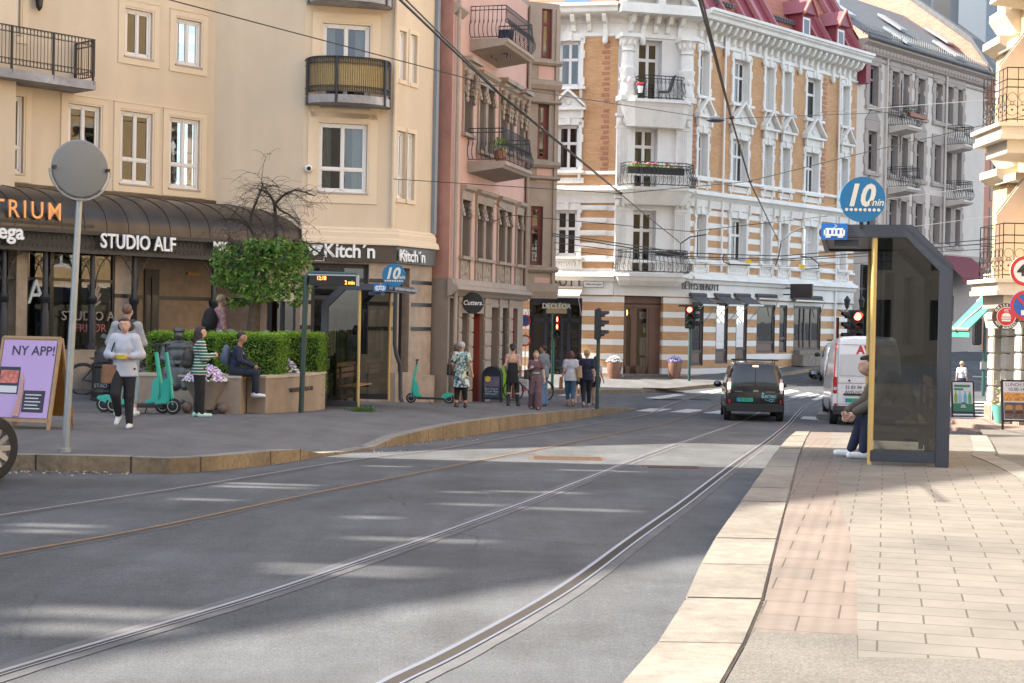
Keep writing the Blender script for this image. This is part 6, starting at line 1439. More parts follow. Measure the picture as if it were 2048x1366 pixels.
# ====== stone planter, hedge, terrace
trav=mat('travertine_wall',(.34,.27,.205),.7,var=.22,vscale=2.2,bump=.3,bscale=50,stain=.25)
travc=mat('travertine_coping',(.40,.34,.27),.7,var=.12,vscale=4)
ZT=.42
tr=MB();P=[(-9.4,33.9),(-8.3,32.5),(-4.5,32.6),(-4.5,34.5),(-5.0,37.5),(-5.9,40.0),(-9,41),(-10.8,38.5)]
tr.prism([(x,y,-.6)for x,y in P],(0,0,ZT+.6));tag(tr.build('terrace',asphalt2),kind='structure')
def wallpath(name,label,pts,ztop,th,cat='wall',zb=-.6,cope=.05):
 o=thing(name,label,cat,(pts[0][0],pts[0][1],0));x0,y0=pts[0]
 t=MB();c=MB();L=[];Rr=[]
 for i,p in enumerate(pts):
  a=pts[max(0,i-1)];b=pts[min(len(pts)-1,i+1)];tx,ty=b[0]-a[0],b[1]-a[1];l=math.hypot(tx,ty);nx,ny=-ty/l,tx/l
  L.append((p[0]-x0,p[1]-y0));Rr.append((p[0]+nx*th-x0,p[1]+ny*th-y0))
 def band(mb,z0,z1,e):
  for i in range(len(L)-1):
   pass
  def off(p,q_,k):d=math.hypot(q_[0]-p[0],q_[1]-p[1]);return(p[0]-(q_[0]-p[0])/d*k,p[1]-(q_[1]-p[1])/d*k)
  A=[off(l,r,e)for l,r in zip(L,Rr)];B=[off(r,l,e)for l,r in zip(L,Rr)]
  poly=A+B[::-1];mb.prism([(x,y,z0)for x,y in poly],(0,0,z1-z0))
 band(t,zb,ztop-cope,0);band(c,ztop-cope,ztop,.02)
 t.build('stone_wall',trav,o,bevel=.008);c.build('coping',travc,o,bevel=.008);return o
pw_=[hit(x,y,zside)+Vector((0,d_,0))for x,y,d_ in((482,828,.6),(520,829,.6),(560,827,.5),(596,824,.3),(632,821,.1),(650,818,0))]
zw=1.8-(751-hz(484))*pw_[0].y/FPX
o=wallpath('planter_wall','long curved travertine planter wall carrying the hedge, a boy sits on its end',[(p.x,p.y)for p in pw_],zw,.38)
me=textmesh('FROGNERVEIEN ET 100',.115,.006,mat('incised_letters',(.06,.05,.045),.7),bold=.003)
pc=at(601,779,pw_[3].y-.1);ang=math.atan2(pw_[4].y-pw_[2].y,pw_[4].x-pw_[2].x);mid_=(pw_[2]+pw_[4])/2
q_=inst(me,'lettering',o,(mid_.x-pw_[0].x+.02,mid_.y-pw_[0].y-.03,pc.z),ang)
pl_=[Vector((*XY(x,29.0),0))for x in(436,460,483)];zl=1.8-(752-hz(460))*pl_[1].y/FPX
wallpath('seat_wall','short stone seat wall between the flower bowl and the sitting boy',[(p.x,p.y)for p in pl_]+[],zl,1.3)
pl_=[Vector((*XY(x,29.9),0))for x in(262,300,392)];zl2=1.8-(748-hz(300))*pl_[1].y/FPX
wallpath('stone_bench','low stone bench wall behind the parked turquoise scooters, under the bronze figure',[(p.x,p.y)for p in pl_],zl2,.9)
def leafball(mb,c,r,n,s,rr,mi=None,flat=1):
 for _ in range(n):
  while True:
   v=Vector((rr.uniform(-1,1),rr.uniform(-1,1),rr.uniform(-1,1)))
   if .3<v.length<1:break
  v=v.normalized()*(v.length**.35)
  p=Vector((c[0]+v.x*r[0],c[1]+v.y*r[1],c[2]+v.z*r[2]));leaf(mb,p,s*rr.uniform(.6,1.3),rr,mi)
def leaf(mb,p,s,rr,mi=None):
 a=Vector((rr.gauss(0,1),rr.gauss(0,1),rr.gauss(0,.8))).normalized();b=a.cross(Vector((rr.gauss(0,1),rr.gauss(0,1),rr.gauss(0,1)))).normalized()
 k=len(mb.v);mb.v+=[tuple(p-a*s),tuple(p+b*s*.42),tuple(p+a*s),tuple(p-b*s*.42)];mb.f.append((k,k+1,k+2,k+3));mb.m.append(rr.randrange(3)if mi is None else mi)
def leafmat(name,c,tr=.25):
 m=mat(name,c,.55,spec=.3);b=m.node_tree.nodes['Principled BSDF']
 n=m.node_tree.nodes;L=m.node_tree.links;t=n.new('ShaderNodeBsdfTranslucent');t.inputs[0].default_value=(c[0]*1.3,c[1]*1.5,c[2]*.8,1);mx=n.new('ShaderNodeMixShader');mx.inputs[0].default_value=tr
 L.new(b.outputs[0],mx.inputs[1]);L.new(t.outputs[0],mx.inputs[2]);L.new(mx.outputs[0],n['Material Output'].inputs[0]);return m
HG=[leafmat('hedge_leaf_bright',(.24,.38,.045)),leafmat('hedge_leaf',(.13,.25,.03)),leafmat('hedge_leaf_deep',(.055,.12,.02))]
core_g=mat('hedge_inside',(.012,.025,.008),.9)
def hedge(label,x0,x1,y0,y1,z0,z1,dens,seed):
 o=thing('hedge',label,'hedge',((x0+x1)/2,y0,z0));cx=(x0+x1)/2;rr=random.Random(seed)
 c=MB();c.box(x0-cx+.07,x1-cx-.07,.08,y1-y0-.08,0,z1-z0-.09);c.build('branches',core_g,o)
 m=MB();H=z1-z0;D=y1-y0;W_=x1-x0
 for _ in range(int(W_*H*dens)):leaf(m,Vector((rr.uniform(-W_/2,W_/2),rr.gauss(.02,.035),rr.uniform(0,H))),rr.uniform(.018,.034),rr,0 if rr.random()<.3 else(1 if rr.random()<.6 else 2))
 for _ in range(int(W_*D*dens*.9)):leaf(m,Vector((rr.uniform(-W_/2,W_/2),rr.uniform(0,D),H+rr.gauss(-.02,.03))),rr.uniform(.018,.036),rr,0 if rr.random()<.65 else 1)
 for s_ in(-1,1):
  for _ in range(int(D*H*dens)):leaf(m,Vector((s_*W_/2+rr.gauss(0,.03),rr.uniform(0,D),rr.uniform(0,H))),rr.uniform(.018,.034),rr)
 m.build('foliage',HG,o);return o
zh=1.8-(668-hz(420))*30.6/FPX
hx=lambda px,Y:(px-1024)/FPX*Y
hedge('clipped bright green hedge above the planter wall, nearer block behind the sitting boy',hx(432,30.3),hx(556,30.3),30.35,31.8,.1,1.8-(669-hz(490))*30.4/FPX,2600,1)
hedge('darker clipped hedge block between the flowers and the departure board pole',hx(556,32.3),hx(640,32.3),32.2,33.6,.1,1.8-(668-hz(600))*32.3/FPX,2400,2)
hedge('clipped hedge running behind the bronze figure and the scooters',hx(300,31.2),hx(436,31.0),31.0,32.2,.1,1.8-(667-hz(370))*31/FPX,2200,3)
def flowers(name,label,c,r,n,seed,cols,parent=None,cat='flowers'):
 rr=random.Random(seed);m=MB()
 for _ in range(n*2):
  a=rr.uniform(0,2*math.pi);q=r[0]*math.sqrt(rr.random());z=r[2]*(1-(q/r[0])**2)*rr.uniform(.1,.9);leaf(m,Vector((q*math.cos(a),q*math.sin(a)*r[1]/r[0],z)),.03,rr,3)
 for _ in range(n):
  a=rr.uniform(0,2*math.pi);q=r[0]*math.sqrt(rr.random());z=r[2]*(1-(q/r[0])**2)*rr.uniform(.75,1.15)+.02;x,y=q*math.cos(a),q*math.sin(a)*r[1]/r[0]
  s_=rr.uniform(.016,.028);mi=rr.choice([0,0,1,1,2]);k=5;nv=Vector((x*.8,y*.8-.25,.5)).normalized();u=nv.orthogonal().normalized();v=nv.cross(u)
  P=[Vector((x,y,z))+u*s_*math.cos(2*math.pi*i/k)+v*s_*math.sin(2*math.pi*i/k)for i in range(k)];m.add(P,[tuple(range(k))],mi)
 if parent:o=m.build(name,cols,parent,loc=c);return o
 o=m.build(name,cols,loc=c);return tag(o,label,cat)
fw=mat('white_petals',(.68,.66,.70),.6);fv=mat('lilac_petals',(.45,.36,.62),.6);fp=mat('pink_petals',(.62,.25,.48),.6);fb=mat('violet_blue_petals',(.16,.13,.50),.6)
p=hit(402,828,zside);k=p.y/FPX;o=thing('flower_bowl','large cone shaped grey concrete bowl of white and lilac pansies by the green striped girl','planter',tuple(p+Vector((0,.45,0))));Rr_=47*k;Hb=(828-768)*k
t=MB();t.lathe([(.22,.0),(.24,.04),(Rr_*.55,Hb*.35),(Rr_*.93,Hb*.9),(Rr_,Hb),(Rr_*.96,Hb+.01),(Rr_*.9,Hb-.06),(.01,Hb-.06)],(0,0,.06),32,cap=False);t.build('bowl',mat('grey_brown_concrete',(.20,.175,.15),.7,var=.12,vscale=5,stain=.12),o,smooth=True)
t=MB();[t.ell((.36*math.cos(a),.36*math.sin(a),.1),(.11,.11,.11),10,7)for a in(R(200),R(340),R(90))];t.build('ball_foot',mat('brown_stone_ball',(.13,.10,.085),.6),o,smooth=True)
flowers('pansies','',(0,0,Hb+.03),(Rr_*1.02,Rr_*1.02,.28),520,5,[fw,fv,fp,HG[1]],o)
p=at(572,742,31.3);flowers('pansies','white and lilac pansies on the planter between the two hedge blocks',(p.x,31.5,p.z-.1),(.27,.2,.3),230,6,[fw,fv,fw,HG[1]])
for px,lab,cs,rx in((1228,'copper coloured tub of lilac and white pansies left of the corner door',[fw,fv,fv,HG[1]],15.5),(1349,'copper coloured tub of violet flowers right of the corner door',[fb,fv,fb,HG[2]],14.5)):
 p=hit(px,757,zfar);k=p.y/FPX;o=thing('flower_tub',lab,'planter',tuple(p),group='copper tubs of flowers by the corner door');r=rx*k;H_=34*k
 t=MB();t.lathe([(r*.62,0),(r*.66,.03),(r*.92,H_*.5),(r,H_*.85),(r*.98,H_),(r*.9,H_),(r*.86,H_-.05),(.01,H_-.05)],n=24,cap=False);t.build('tub',mat('copper_brown_glaze',(.23,.12,.085),.5,metal=.3,var=.15,vscale=6),o,smooth=True)
 flowers('blossom','',(0,0,H_-.02),(r*1.1,r*1.1,.24),200,px,cs,o)
for i,(px,rp_)in enumerate(((461,13),(531,11),(573,11))):
 p=at(px,668,34.0+.5*i);o=MB();o.lathe([(.12,-.9),(.12,-.1)],n=12);o.ell((0,0,0),(rp_*34/FPX,)*3,18,12);ob=o.build('stone_bollard',mat('blue_grey_stone',(.17,.185,.20),.7,var=.1,vscale=6),smooth=True,loc=(p.x,p.y,p.z-.03))
 tag(ob,['round grey bollard head over the hedge right of the plaid shirted man','round grey bollard head over the hedge, right of the tree trunk','round grey bollard head over the hedge, nearest the departure board pole'][i],'bollard','round headed bollards behind the hedge')
o=MB();p=at(420,661,33.4);o.box(-.32,.32,-.3,.3,-.03,.02);o.box(-.3,.3,-.28,.28,-.06,-.03);o.tube([(0,0,-.9),(0,0,-.05)],.04,8);tag(o.build('cafe_table',mat('pale_table_top',(.42,.45,.48),.4),loc=tuple(p),bevel=.01),'pale grey table top showing over the hedge behind the bronze figure','table')
# ------ tree
tb=mat('tree_bark',(.085,.062,.042),.9,var=.35,vscale=14,bump=.6,bscale=40);tw=mat('dark_twigs',(.045,.036,.030),.9)
p=XY(507,32.6);zt_=ZT-.3;tree=thing('garden_tree','small tree with a low green crown and a bare drooping top, before the arcade','tree',(p[0],p[1],zt_));kT=32.6/FPX
def TP(px,py,dy=0):q=at(px,py,32.6+dy);return Vector((q.x-p[0],q.y-p[1],q.z-zt_))
t=MB();t.tube([TP(506,720),TP(505,680),TP(508,640),TP(511,600),TP(515,560),TP(528,530)],[.17,.155,.135,.12,.10,.08],12);t.build('trunk',tb,tree,smooth=True)
bt=MB();rr=random.Random(21)
main=[[(528,530),(522,500),(512,475),(500,455),(490,440)],[(528,530),(540,500),(552,470),(552,440),(548,405),(540,390),(528,382),(518,380)],[(500,455),(502,430),(512,405),(522,382),(526,366)],[(552,470),(551,430),(550,408),(562,395),(575,385),(592,380),(612,385),(630,392)],[(528,530),(560,500),(590,480),(610,485),(630,500),(650,512)],[(515,560),(490,520),(470,490),(455,478)],[(548,405),(560,420),(580,430),(600,450)],[(540,390),(530,376),(545,371),(560,375)],[(500,455),(478,440),(460,438),(442,445)]]
wr=[.05,.055,.035,.04,.04,.04,.03,.02,.028]
def droop(P,r,n,L0,mb,lvl=0):
 for _ in range(n):
  i=rr.uniform(.25,.98)*(len(P)-1);a=P[int(i)].lerp(P[min(len(P)-1,int(i)+1)],i-int(i));d=Vector((rr.gauss(0,.7),rr.gauss(0,.7),rr.uniform(.0,.5))).normalized();L_=L0*rr.uniform(.5,1.2);Q=[a];q=a.copy();v=d*.11
  for k in range(int(L_/.11)+2):
   q=q+v;v=(v+Vector((rr.gauss(0,.015),rr.gauss(0,.015),-.028+rr.gauss(0,.01)))).normalized()*.11;Q.append(q.copy())
  mb.tube(Q,[max(.003,r*(1-j/len(Q)))for j in range(len(Q))],4,cap=False)
  if lvl==0:droop(Q,r*.6,4,L0*.5,mb,1)
for P,r in zip(main,wr):
 Q=[TP(a,b,rr.uniform(-.35,.35)if i>1 else 0)for i,(a,b)in enumerate(P)];bt.tube(Q,[r*(1-.75*i/len(Q))for i in range(len(Q))],7)
 droop(Q,.008,10,.85,bt)
bt.build('branches',tw,tree)
lf=MB();lobes=[(470,530,40,34),(500,512,46,36),(540,505,50,34),(580,515,38,36),(455,555,30,26),(490,560,46,38),(535,560,46,40),(575,560,34,34),(520,590,40,26),(480,595,28,24),(600,540,22,30),(600,572,24,16),(560,590,22,18),(445,525,18,22),(600,500,20,22),(476,612,16,12),(610,585,14,14),(440,560,14,18),(606,606,12,16),(455,500,22,18),(520,488,30,14),(560,492,26,16),(590,610,12,10)]
for(a,b,rx,ry)in lobes:
 c=TP(a+rr.uniform(-6,6),b+rr.uniform(-5,5),rr.uniform(-.4,.4));leafball(lf,c,(rx*kT*1.05,.5,ry*kT*.8),int(rx*ry*.22),.066,rr)
lf.build('crown',[leafmat('tree_leaf',(.10,.21,.04)),leafmat('tree_leaf_dark',(.05,.12,.028)),leafmat('tree_leaf_light',(.20,.30,.07))],tree)
g_=MB();rg=random.Random(9);p=hit(720,823,zside)
for _ in range(160):
 x,y=rg.gauss(0,.16),rg.gauss(0,.08);h=rg.uniform(.04,.17);g_.add([(x,y,0),(x+.014,y,0),(x+rg.gauss(0,.05),y,h)],[(0,1,2)])
tag(g_.build('weeds',HG[2],loc=(p.x+.05,p.y,p.z)),'tuft of weeds at the foot of the farther shelter','weeds',kind='stuff')
# ====== boards
wood=mat('pale_board_wood',(.36,.23,.12),.6,var=.15,vscale=10);woodd=mat('orange_board_back',(.30,.135,.025),.6)
def aboard(px,py,zf,W,H,rz,label,frame,depth=.5,name='sandwich_board',legs=.12,ft=.04,pos=None):
 p=Vector(pos)if pos else hit(px,py,zf);o=thing(name,label,'sandwich board',tuple(p),R(rz));lean=math.atan2(depth/2,H);t=MB()
 def pt(x,z,k=0):return(x,(z/H)*depth/2-k,z)
 t.prism([pt(-W/2,legs),pt(W/2,legs),pt(W/2,H),pt(-W/2,H)],(0,.02,0));pn_=t.build('panel',frame,o)
 t=MB()
 for a,b in(((-W/2,0),(-W/2,H)),((W/2,0),(W/2,H))):t.prism([pt(a[0]-ft/2,0,.012),pt(a[0]+ft/2,0,.012),pt(a[0]+ft/2,H,.012),pt(a[0]-ft/2,H,.012)],(0,.045,0))
 for z in(legs,H):t.prism([pt(-W/2,z-ft/2,.012),pt(W/2,z-ft/2,.012),pt(W/2,z+ft/2,.012),pt(-W/2,z+ft/2,.012)],(0,.045,0))
 t.build('frame',frame,o)
 return o,pt,lean
def stick(o,x0,x1,z0,z1,pt,m,name='print',k=.016):
 t=MB();t.add([pt(x0,z0,k),pt(x1,z0,k),pt(x1,z1,k),pt(x0,z1,k)],[(0,1,2,3)]);return t.build(name,m,o)
def sticktext(o,body,x,z,size,pt,lean,m,k=.02,**kw):
 q_=inst(textmesh(body,size,.001,m,**kw),'lettering',o,pt(x,z,k));q_.rotation_euler=(-lean,0,0);return q_
o,pt,ln=aboard(38,857,zside,.95,1.34,-14,'wooden sandwich board with a lilac NY APP poster at the left edge',wood,.62)
t=MB();t.prism([(-.475,.62,.16),(.475,.62,.16),(.475,.31,1.32),(-.475,.31,1.32)],(0,.02,0));t.box(-.5,-.43,.60,.66,0,.3);t.box(.43,.5,.60,.66,0,.3);t.build('rear_panel',woodd,o)
t=MB();
for x in(-.475,.475):t.prism([(x-.025,.63,.0),(x+.025,.63,.0),(x+.025,.32,1.34),(x-.025,.32,1.34)],(0,.04,0))
t.build('rear_frame',wood,o)
stick(o,-.44,.44,.16,1.30,pt,mat('lilac_poster',(.47,.33,.58),.6),'poster')
dk=mat('poster_dark',(.03,.03,.05),.6);sticktext(o,'NY APP!',.07,1.14,.20,pt,ln,dk,bold=.002)
stick(o,-.44,-.10,.50,.90,pt,dk,'phone',.018);stick(o,-.42,-.12,.66,.85,pt,mat('food_photo',(.55,.16,.12),.6,var=.6,vscale=18),'food_photo',.02);stick(o,-.42,-.12,.52,.62,pt,MATS['paper'],'phone_screen',.02)
stick(o,.0,.36,.24,.56,pt,dk,'text_box',.018)
for k_ in range(5):stick(o,.04,.30-.04*(k_%2),.29+.05*k_,.30+.05*k_+.005,pt,MATS['paper'],'text_line',.021)
t=MB();t.tube([pt(-.08,.82,.02),pt(-.04,.7,.025),pt(-.04,.45,.025),pt(-.08,.18,.02)],[.012,.03,.035,.06],6);t.build('printed_hand',mat('print_skin',(.5,.3,.28),.7),o)
p=hit(983,804,zside);kk_=p.y/FPX
o=thing('sandwich_board','black arched pavement board with a dark blue poster and yellow sun outside the barber shop','sandwich board',tuple(p),R(-8));W=36*kk_;H=74*kk_
t=MB();A=[(-W/2,0),(-W/2,H*.72)]+[(-W/2*math.cos(a),H*.72+W*.5*math.sin(a)*.95)for a in[math.pi*i/12 for i in range(1,12)]]+[(W/2,H*.72),(W/2,0)]
t.tube([(x,0,z)for x,z in A],.028,6);t.tube([(x,.35,z)for x,z in A],.022,6);t.build('frame',black,o,smooth=True)
t=MB();t.prism([(x,.0,max(z,.08))for x,z in A],(0,.03,0));t.build('panel',mat('board_navy',(.012,.015,.03),.5),o)
Z0,Z1_=H*.12,H*.70;t=MB();t.box(-W*.44,W*.44,-.012,0,Z0,Z1_);t.build('poster',mat('poster_blue',(.03,.07,.12),.5),o);t=MB();t.box(-W*.42,W*.42,-.016,-.012,H*.42,Z1_-.02);t.build('photo',mat('portrait_photo',(.13,.13,.2),.5,var=.5,vscale=9),o)
t=MB();t.lathe([(.09,-.022),(.09,-.016)],(-W*.22,0,H*.62),14,axis='y');t.build('yellow_sun',mat('poster_yellow',(.72,.52,.05),.5),o)
for i,s_ in enumerate(('Kun drop-in.','15 min klipp.','349 kroner.')):inst(textmesh(s_,.085,.002,MATS['paper'],align='LEFT'),'lettering',o,(-W*.38,-.016,H*(.36-.07*i)))
for px,py,W,H,lab,m in((1004,800,.30,1.15,'bright green narrow board behind the black arched pavement board',mat('lime_board',(.28,.62,.03),.5)),(1046,797,.42,.75,'small white leaflet board with red print between the two dark dressed walkers',MATS['paper'])):
 o,pt,ln=aboard(px,py,zside,W,H,-10,lab,mat('steel_frame',(.4,.4,.4),.4,metal=.5),.3,legs=.06,ft=.025);stick(o,-W/2+.03,W/2-.03,.09,H-.03,pt,m)
 if H<1:sticktext(o,'15',0,.32,.2,pt,ln,rsign,bold=.01);[stick(o,-.15,.12,.45+.05*k_,.465+.05*k_,pt,dk,'text_line',.02)for k_ in range(4)]
zr2=lambda x,y:zroad(y)+.05
o,pt,ln=aboard(1927,838,zr2,.72,1.2,4,'black framed board with a green bottle offer poster, right of the nearer shelter',black,.35,legs=.22,ft=.04)
stick(o,-.33,.33,.24,1.18,pt,MATS['paper'],'poster');stick(o,-.33,.33,.24,.50,pt,mat('poster_green',(.05,.22,.15),.6),'green_band',.018);stick(o,-.29,.24,1.02,1.10,pt,MATS['poster_green'],'heading',.018);stick(o,-.29,.02,.92,.99,pt,MATS['poster_green'],'heading',.018)
for x,c in((-.24,(.2,.4,.1)),(-.10,(.3,.5,.75)),(.07,(.15,.4,.6)),(.22,(.1,.35,.15))):
 t=MB();t.prism([pt(x-.05,.52,.02),pt(x+.05,.52,.02),pt(x+.055,.75,.02),pt(x+.02,.84,.02),pt(x+.02,.90,.02),pt(x-.02,.90,.02),pt(x-.02,.84,.02),pt(x-.055,.75,.02)],(0,-.003,0));t.build('bottle_print',mat('bottle_print_%d'%int(c[0]*100),c,.5),o)
t=MB();t.lathe([(.12,-.03),(.12,-.026)],(.0,pt(0,.42)[1],.42),20,axis='y');t.build('price_disc',MATS['poster_green'],o);sticktext(o,'26.',0,.42,.16,pt,ln,wsign,k=.036,bold=.005)
o,pt,ln=aboard(2046,846,zr2,.95,1.26,3,'black framed lunch deal board with burger photos at the right edge',black,.35,legs=.24,ft=.05,pos=(XY(2046,38.6)[0],38.6,-.78))
stick(o,-.44,.44,.26,1.24,pt,MATS['paper'],'poster');sticktext(o,'LUNCH DEAL',.0,1.16,.125,pt,ln,mat('dark_red_print',(.2,.02,.02),.6));sticktext(o,'10.00-14.00',-.02,1.04,.125,pt,ln,dk)
stick(o,-.43,.43,.74,.96,pt,mat('golden_food_photo',(.62,.27,.07),.5,var=.6,vscale=16),'food_photo',.018);stick(o,-.43,.43,.28,.71,pt,mat('burger_photo',(.12,.09,.09),.5,var=.6,vscale=14),'food_photo',.018)
for x in(-.3,-.04,.22):
 t=MB();t.prism([pt(x-.1,.52,.02),pt(x+.1,.52,.02),pt(x+.09,.60,.02),pt(x+.05,.64,.02),pt(x-.05,.64,.02),pt(x-.09,.60,.02)],(0,-.003,0));t.build('burger_print',mat('bun_print',(.42,.2,.08),.6),o)
 t=MB();t.prism([pt(x-.1,.42,.02),pt(x+.1,.42,.02),pt(x+.1,.49,.02),pt(x-.1,.49,.02)],(0,-.003,0));t.build('patty_print',mat('patty_print',(.08,.03,.02),.6),o)
p=Vector((XY(2003,41.2)[0],41.5,-.78));o=thing('flower_pot','turquoise pot with dry yellow flowers by the corner pier on the right','planter',(p.x,p.y-.3,p.z));t=MB();t.lathe([(.13,0),(.2,.35),(.22,.5),(.19,.5),(.17,.44),(.01,.44)],n=18,cap=False);t.build('pot',mat('turquoise_glaze',(.12,.35,.30),.4),o,smooth=True)
t=MB();rr=random.Random(8);[leafball(t,(rr.uniform(-.15,.15),0,.6+.12*i),(.13,.13,.12),22,.04,rr)for i in range(5)];t.build('dry_flowers',[mat('ochre_leaf',(.4,.28,.08),.7),HG[1],mat('straw',(.45,.36,.2),.8)],o)
o=MB();p=Vector((13.0,40.6,-1.0));o.box(-.4,1.0,-3,3,-.1,.22);o.box(-.75,1.0,-1.2,2.4,-.1,.1);tag(o.build('stone_steps',mat('reddish_stone_step',(.24,.17,.14),.8,var=.2,vscale=6),loc=tuple(p),bevel=.02),'reddish stone steps at the burger bar corner','steps')
p=at(946,606,FF.W(FF.u(925),.6,0).y);o=thing('hanging_sign','round black barber shop sign with white script on two brackets','sign',tuple(p));t=MB();t.lathe([(.32,-.05),(.33,-.03),(.33,.03),(.32,.05)],n=36,axis='y');t.build('disc',blk,o,smooth=True)
inst(textmesh('Cutters.',.20,.004,lit,shear=.25,bold=.004,sx=.9),'lettering',o,(0,-.055,0));t=MB();t.box(-.5,-.25,-.015,.015,.17,.2);t.box(-.5,-.25,-.015,.015,-.12,-.09);t.build('bracket',black,o)
p=at(1050,640,52.5)
for i,(py,lab,m1)in enumerate(((641,'small blue and red no stopping sign at the pink house corner',bsign),(681,'small round white sign with a red rim at the pink house corner',wsign))):
 q=at(1050,py,53.6);o=disc('road_sign',lab,'road sign',q,.21,.02,m1);ringm(.15,.21,-.013).build('rim',rsign,o);t=MB();t.box(.0,.03,.012,.05,-2.2 if i else-.3,.3);t.build('pole',MATS['galvanised_steel'],o)
 # ====== scooters, bicycles, bin, statue
teal=mat('turquoise_scooter_paint',(.03,.42,.33),.35,coat=.3);rub=mat('black_rubber',(.018,.018,.018),.8);alu=mat('silver_rim',(.55,.55,.55),.35,metal=.8)
def scooter(label,px,py,rz,zf=zside,group='turquoise rental scooters'):
 p=hit(px,py,zf);o=thing('electric_scooter',label,'scooter',tuple(p),R(rz),group)
 def wheel(x):
  t=MB();t.lathe([(.03,-.02),(.09,-.03),(.125,-.03),(.135,-.015),(.135,.015),(.125,.03),(.09,.03),(.03,.02)],(x,0,.135),22,axis='y');w=t.build('wheel',rub,o,smooth=True)
  t=MB();t.lathe([(.078,-.034),(.088,-.034),(.088,.034),(.078,.034)],(x,0,.135),22,axis='y',cap=False);t.build('rim',alu,w,smooth=True);t=MB();t.lathe([(.03,-.036),(.03,.036)],(x,0,.135),12,axis='y');[t.bar((x,0,.135),(x+.09*math.cos(a),0,.135+.09*math.sin(a)),.008)for a in[k*math.pi/3 for k in range(6)]];t.build('hub',black,w)
 wheel(0);wheel(1.0)
 t=MB();t.prism([(.14,-.09,.11),(.86,-.09,.10),(.86,-.09,.15),(.14,-.09,.17)],(0,.18,0));t.build('deck',black,o,bevel=.01)
 t=MB();t.prism([(.80,-.045,.12),(.92,-.045,.13),(1.12,-.045,.22),(1.12,-.045,.27),(.95,-.045,.30),(.80,-.045,.20)],(0,.09,0));t.build('rear_mudguard',teal,o,bevel=.015)
 t=MB();t.prism([(.06,-.06,.18),(.30,-.06,.14),(.30,-.06,.20),(.20,-.06,.26),(.17,-.06,.56),(.05,-.06,.62),(.03,-.06,.40)],(0,.12,0));t.build('battery_housing',teal,o,bevel=.02)
 t=MB();t.tube([(.0,0,.14),(.03,0,.34),(.06,0,.52)],[.03,.035,.04],8);t.build('fork',teal,o,smooth=True)
 t=MB();t.tube([(.05,0,.50),(.13,0,1.02)],[.045,.032],10);t.tube([(.13,0,1.02),(.14,0,1.12)],.02,8,1);t.build('steering_post',[teal,black],o,smooth=True)
 t=MB();t.tube([(.16,-.27,1.15),(.14,-.1,1.13),(.14,.1,1.13),(.16,.27,1.15)],.016,7);t.tube([(.16,-.27,1.15),(.155,-.16,1.14)],.022,8);t.tube([(.16,.27,1.15),(.155,.16,1.14)],.022,8);t.box(.10,.17,-.05,.05,1.12,1.16);t.build('handlebar',black,o,smooth=True)
 t=MB();t.bar((.45,-.06,.12),(.52,-.16,.0),.01);t.build('kickstand',black,o)
 return o
scooter('turquoise scooter parked alone by the kitchen shop, handlebar to the left',822,806,4)
sca=scooter('nearer of the two turquoise scooters parked side by side, in front of the stone bench',346,829,176)
scb=scooter('rear turquoise scooter of the pair parked side by side, left of the other',326,827,176)
for q_ in(sca,scb):q_.scale=(1.14,)*3
def bicycle(label,px,py,rz,r=.34,zf=zside,parts=True,m=None):
 p=hit(px,py,zf);o=thing('bicycle',label,'bicycle',tuple(p),R(rz));fm=m or black
 for x in(0,1.02):
  t=MB();t.tube([(x+r*math.cos(a),0,r+r*math.sin(a))for a in[2*math.pi*i/28 for i in range(29)]],.022,6);w=t.build('wheel',rub,o,smooth=True)
  t=MB();[t.bar((x,0,r),(x+(r-.02)*math.cos(a),0,r+(r-.02)*math.sin(a)),.0025 if parts else .004,3)for a in[2*math.pi*i/16 for i in range(16)]];t.lathe([(.03,-.03),(.03,.03)],(x,0,r),8,axis='y');t.build('spokes',mat('dark_spokes',(.1,.1,.1),.4,metal=.6),w)
 t=MB();bb_=(.44,0,r-.06);st_=(.30,0,r+.38);hd=(.86,0,r+.42)
 for a,b in((bb_,(0,0,r)),((0,0,r),st_),(bb_,(.28,0,r+.48)),(st_,hd),(bb_,(.88,0,r+.32)),((.84,0,r+.50),(.90,0,r+.26)),((.90,0,r+.26),(1.02,0,r))):t.bar(a,b,.018,7)
 t.build('frame',fm,o,smooth=True)
 t=MB();t.prism([(.12,-.02,r+.52),(.40,-.015,r+.52),(.42,-.01,r+.49),(.2,-.06,r+.47)],(0,.1,0));t.build('saddle',black,o,bevel=.015)
 t=MB();t.tube([(.84,0,r+.50),(.83,0,r+.62)],.014,6);t.tube([(.72,-.28,r+.64),(.80,-.2,r+.65),(.84,0,r+.62),(.80,.2,r+.65),(.72,.28,r+.64)],.014,6);t.build('handlebar',black,o,smooth=True)
 t=MB();t.lathe([(.09,-.03),(.09,-.02)],(.44,0,r-.06),16,axis='y');t.bar((.44,-.05,r-.06),(.52,-.05,r-.2),.01);t.bar((.44,.05,r-.06),(.36,.05,r+.08),.01);t.build('crank',MATS['dark_spokes'],o)
 t=MB();t.tube([((r+.04)*math.cos(a),0,r+(r+.04)*math.sin(a))for a in[math.pi*(.2+.7*i/10)for i in range(11)]],.02,4);t.build('mudguard',black,o);return o
bicycle('black bicycle with an orange reflector leaning by the litter bin behind the mirror pole',165,789,8)
bicycle('dark bicycle half hidden behind the woman in the white shirt',262,783,25)
bicycle('dark bicycle behind the scooters, its handlebar above the bench',232,786,-15)
bicycle('bicycle with a rear wheel showing behind the man in jeans',1086,803,165)
p=hit(207,803,zside);k=p.y/FPX;o=thing('litter_bin','ornate black cast iron litter bin beside the bicycle','litter bin',tuple(p));Hb=108*k
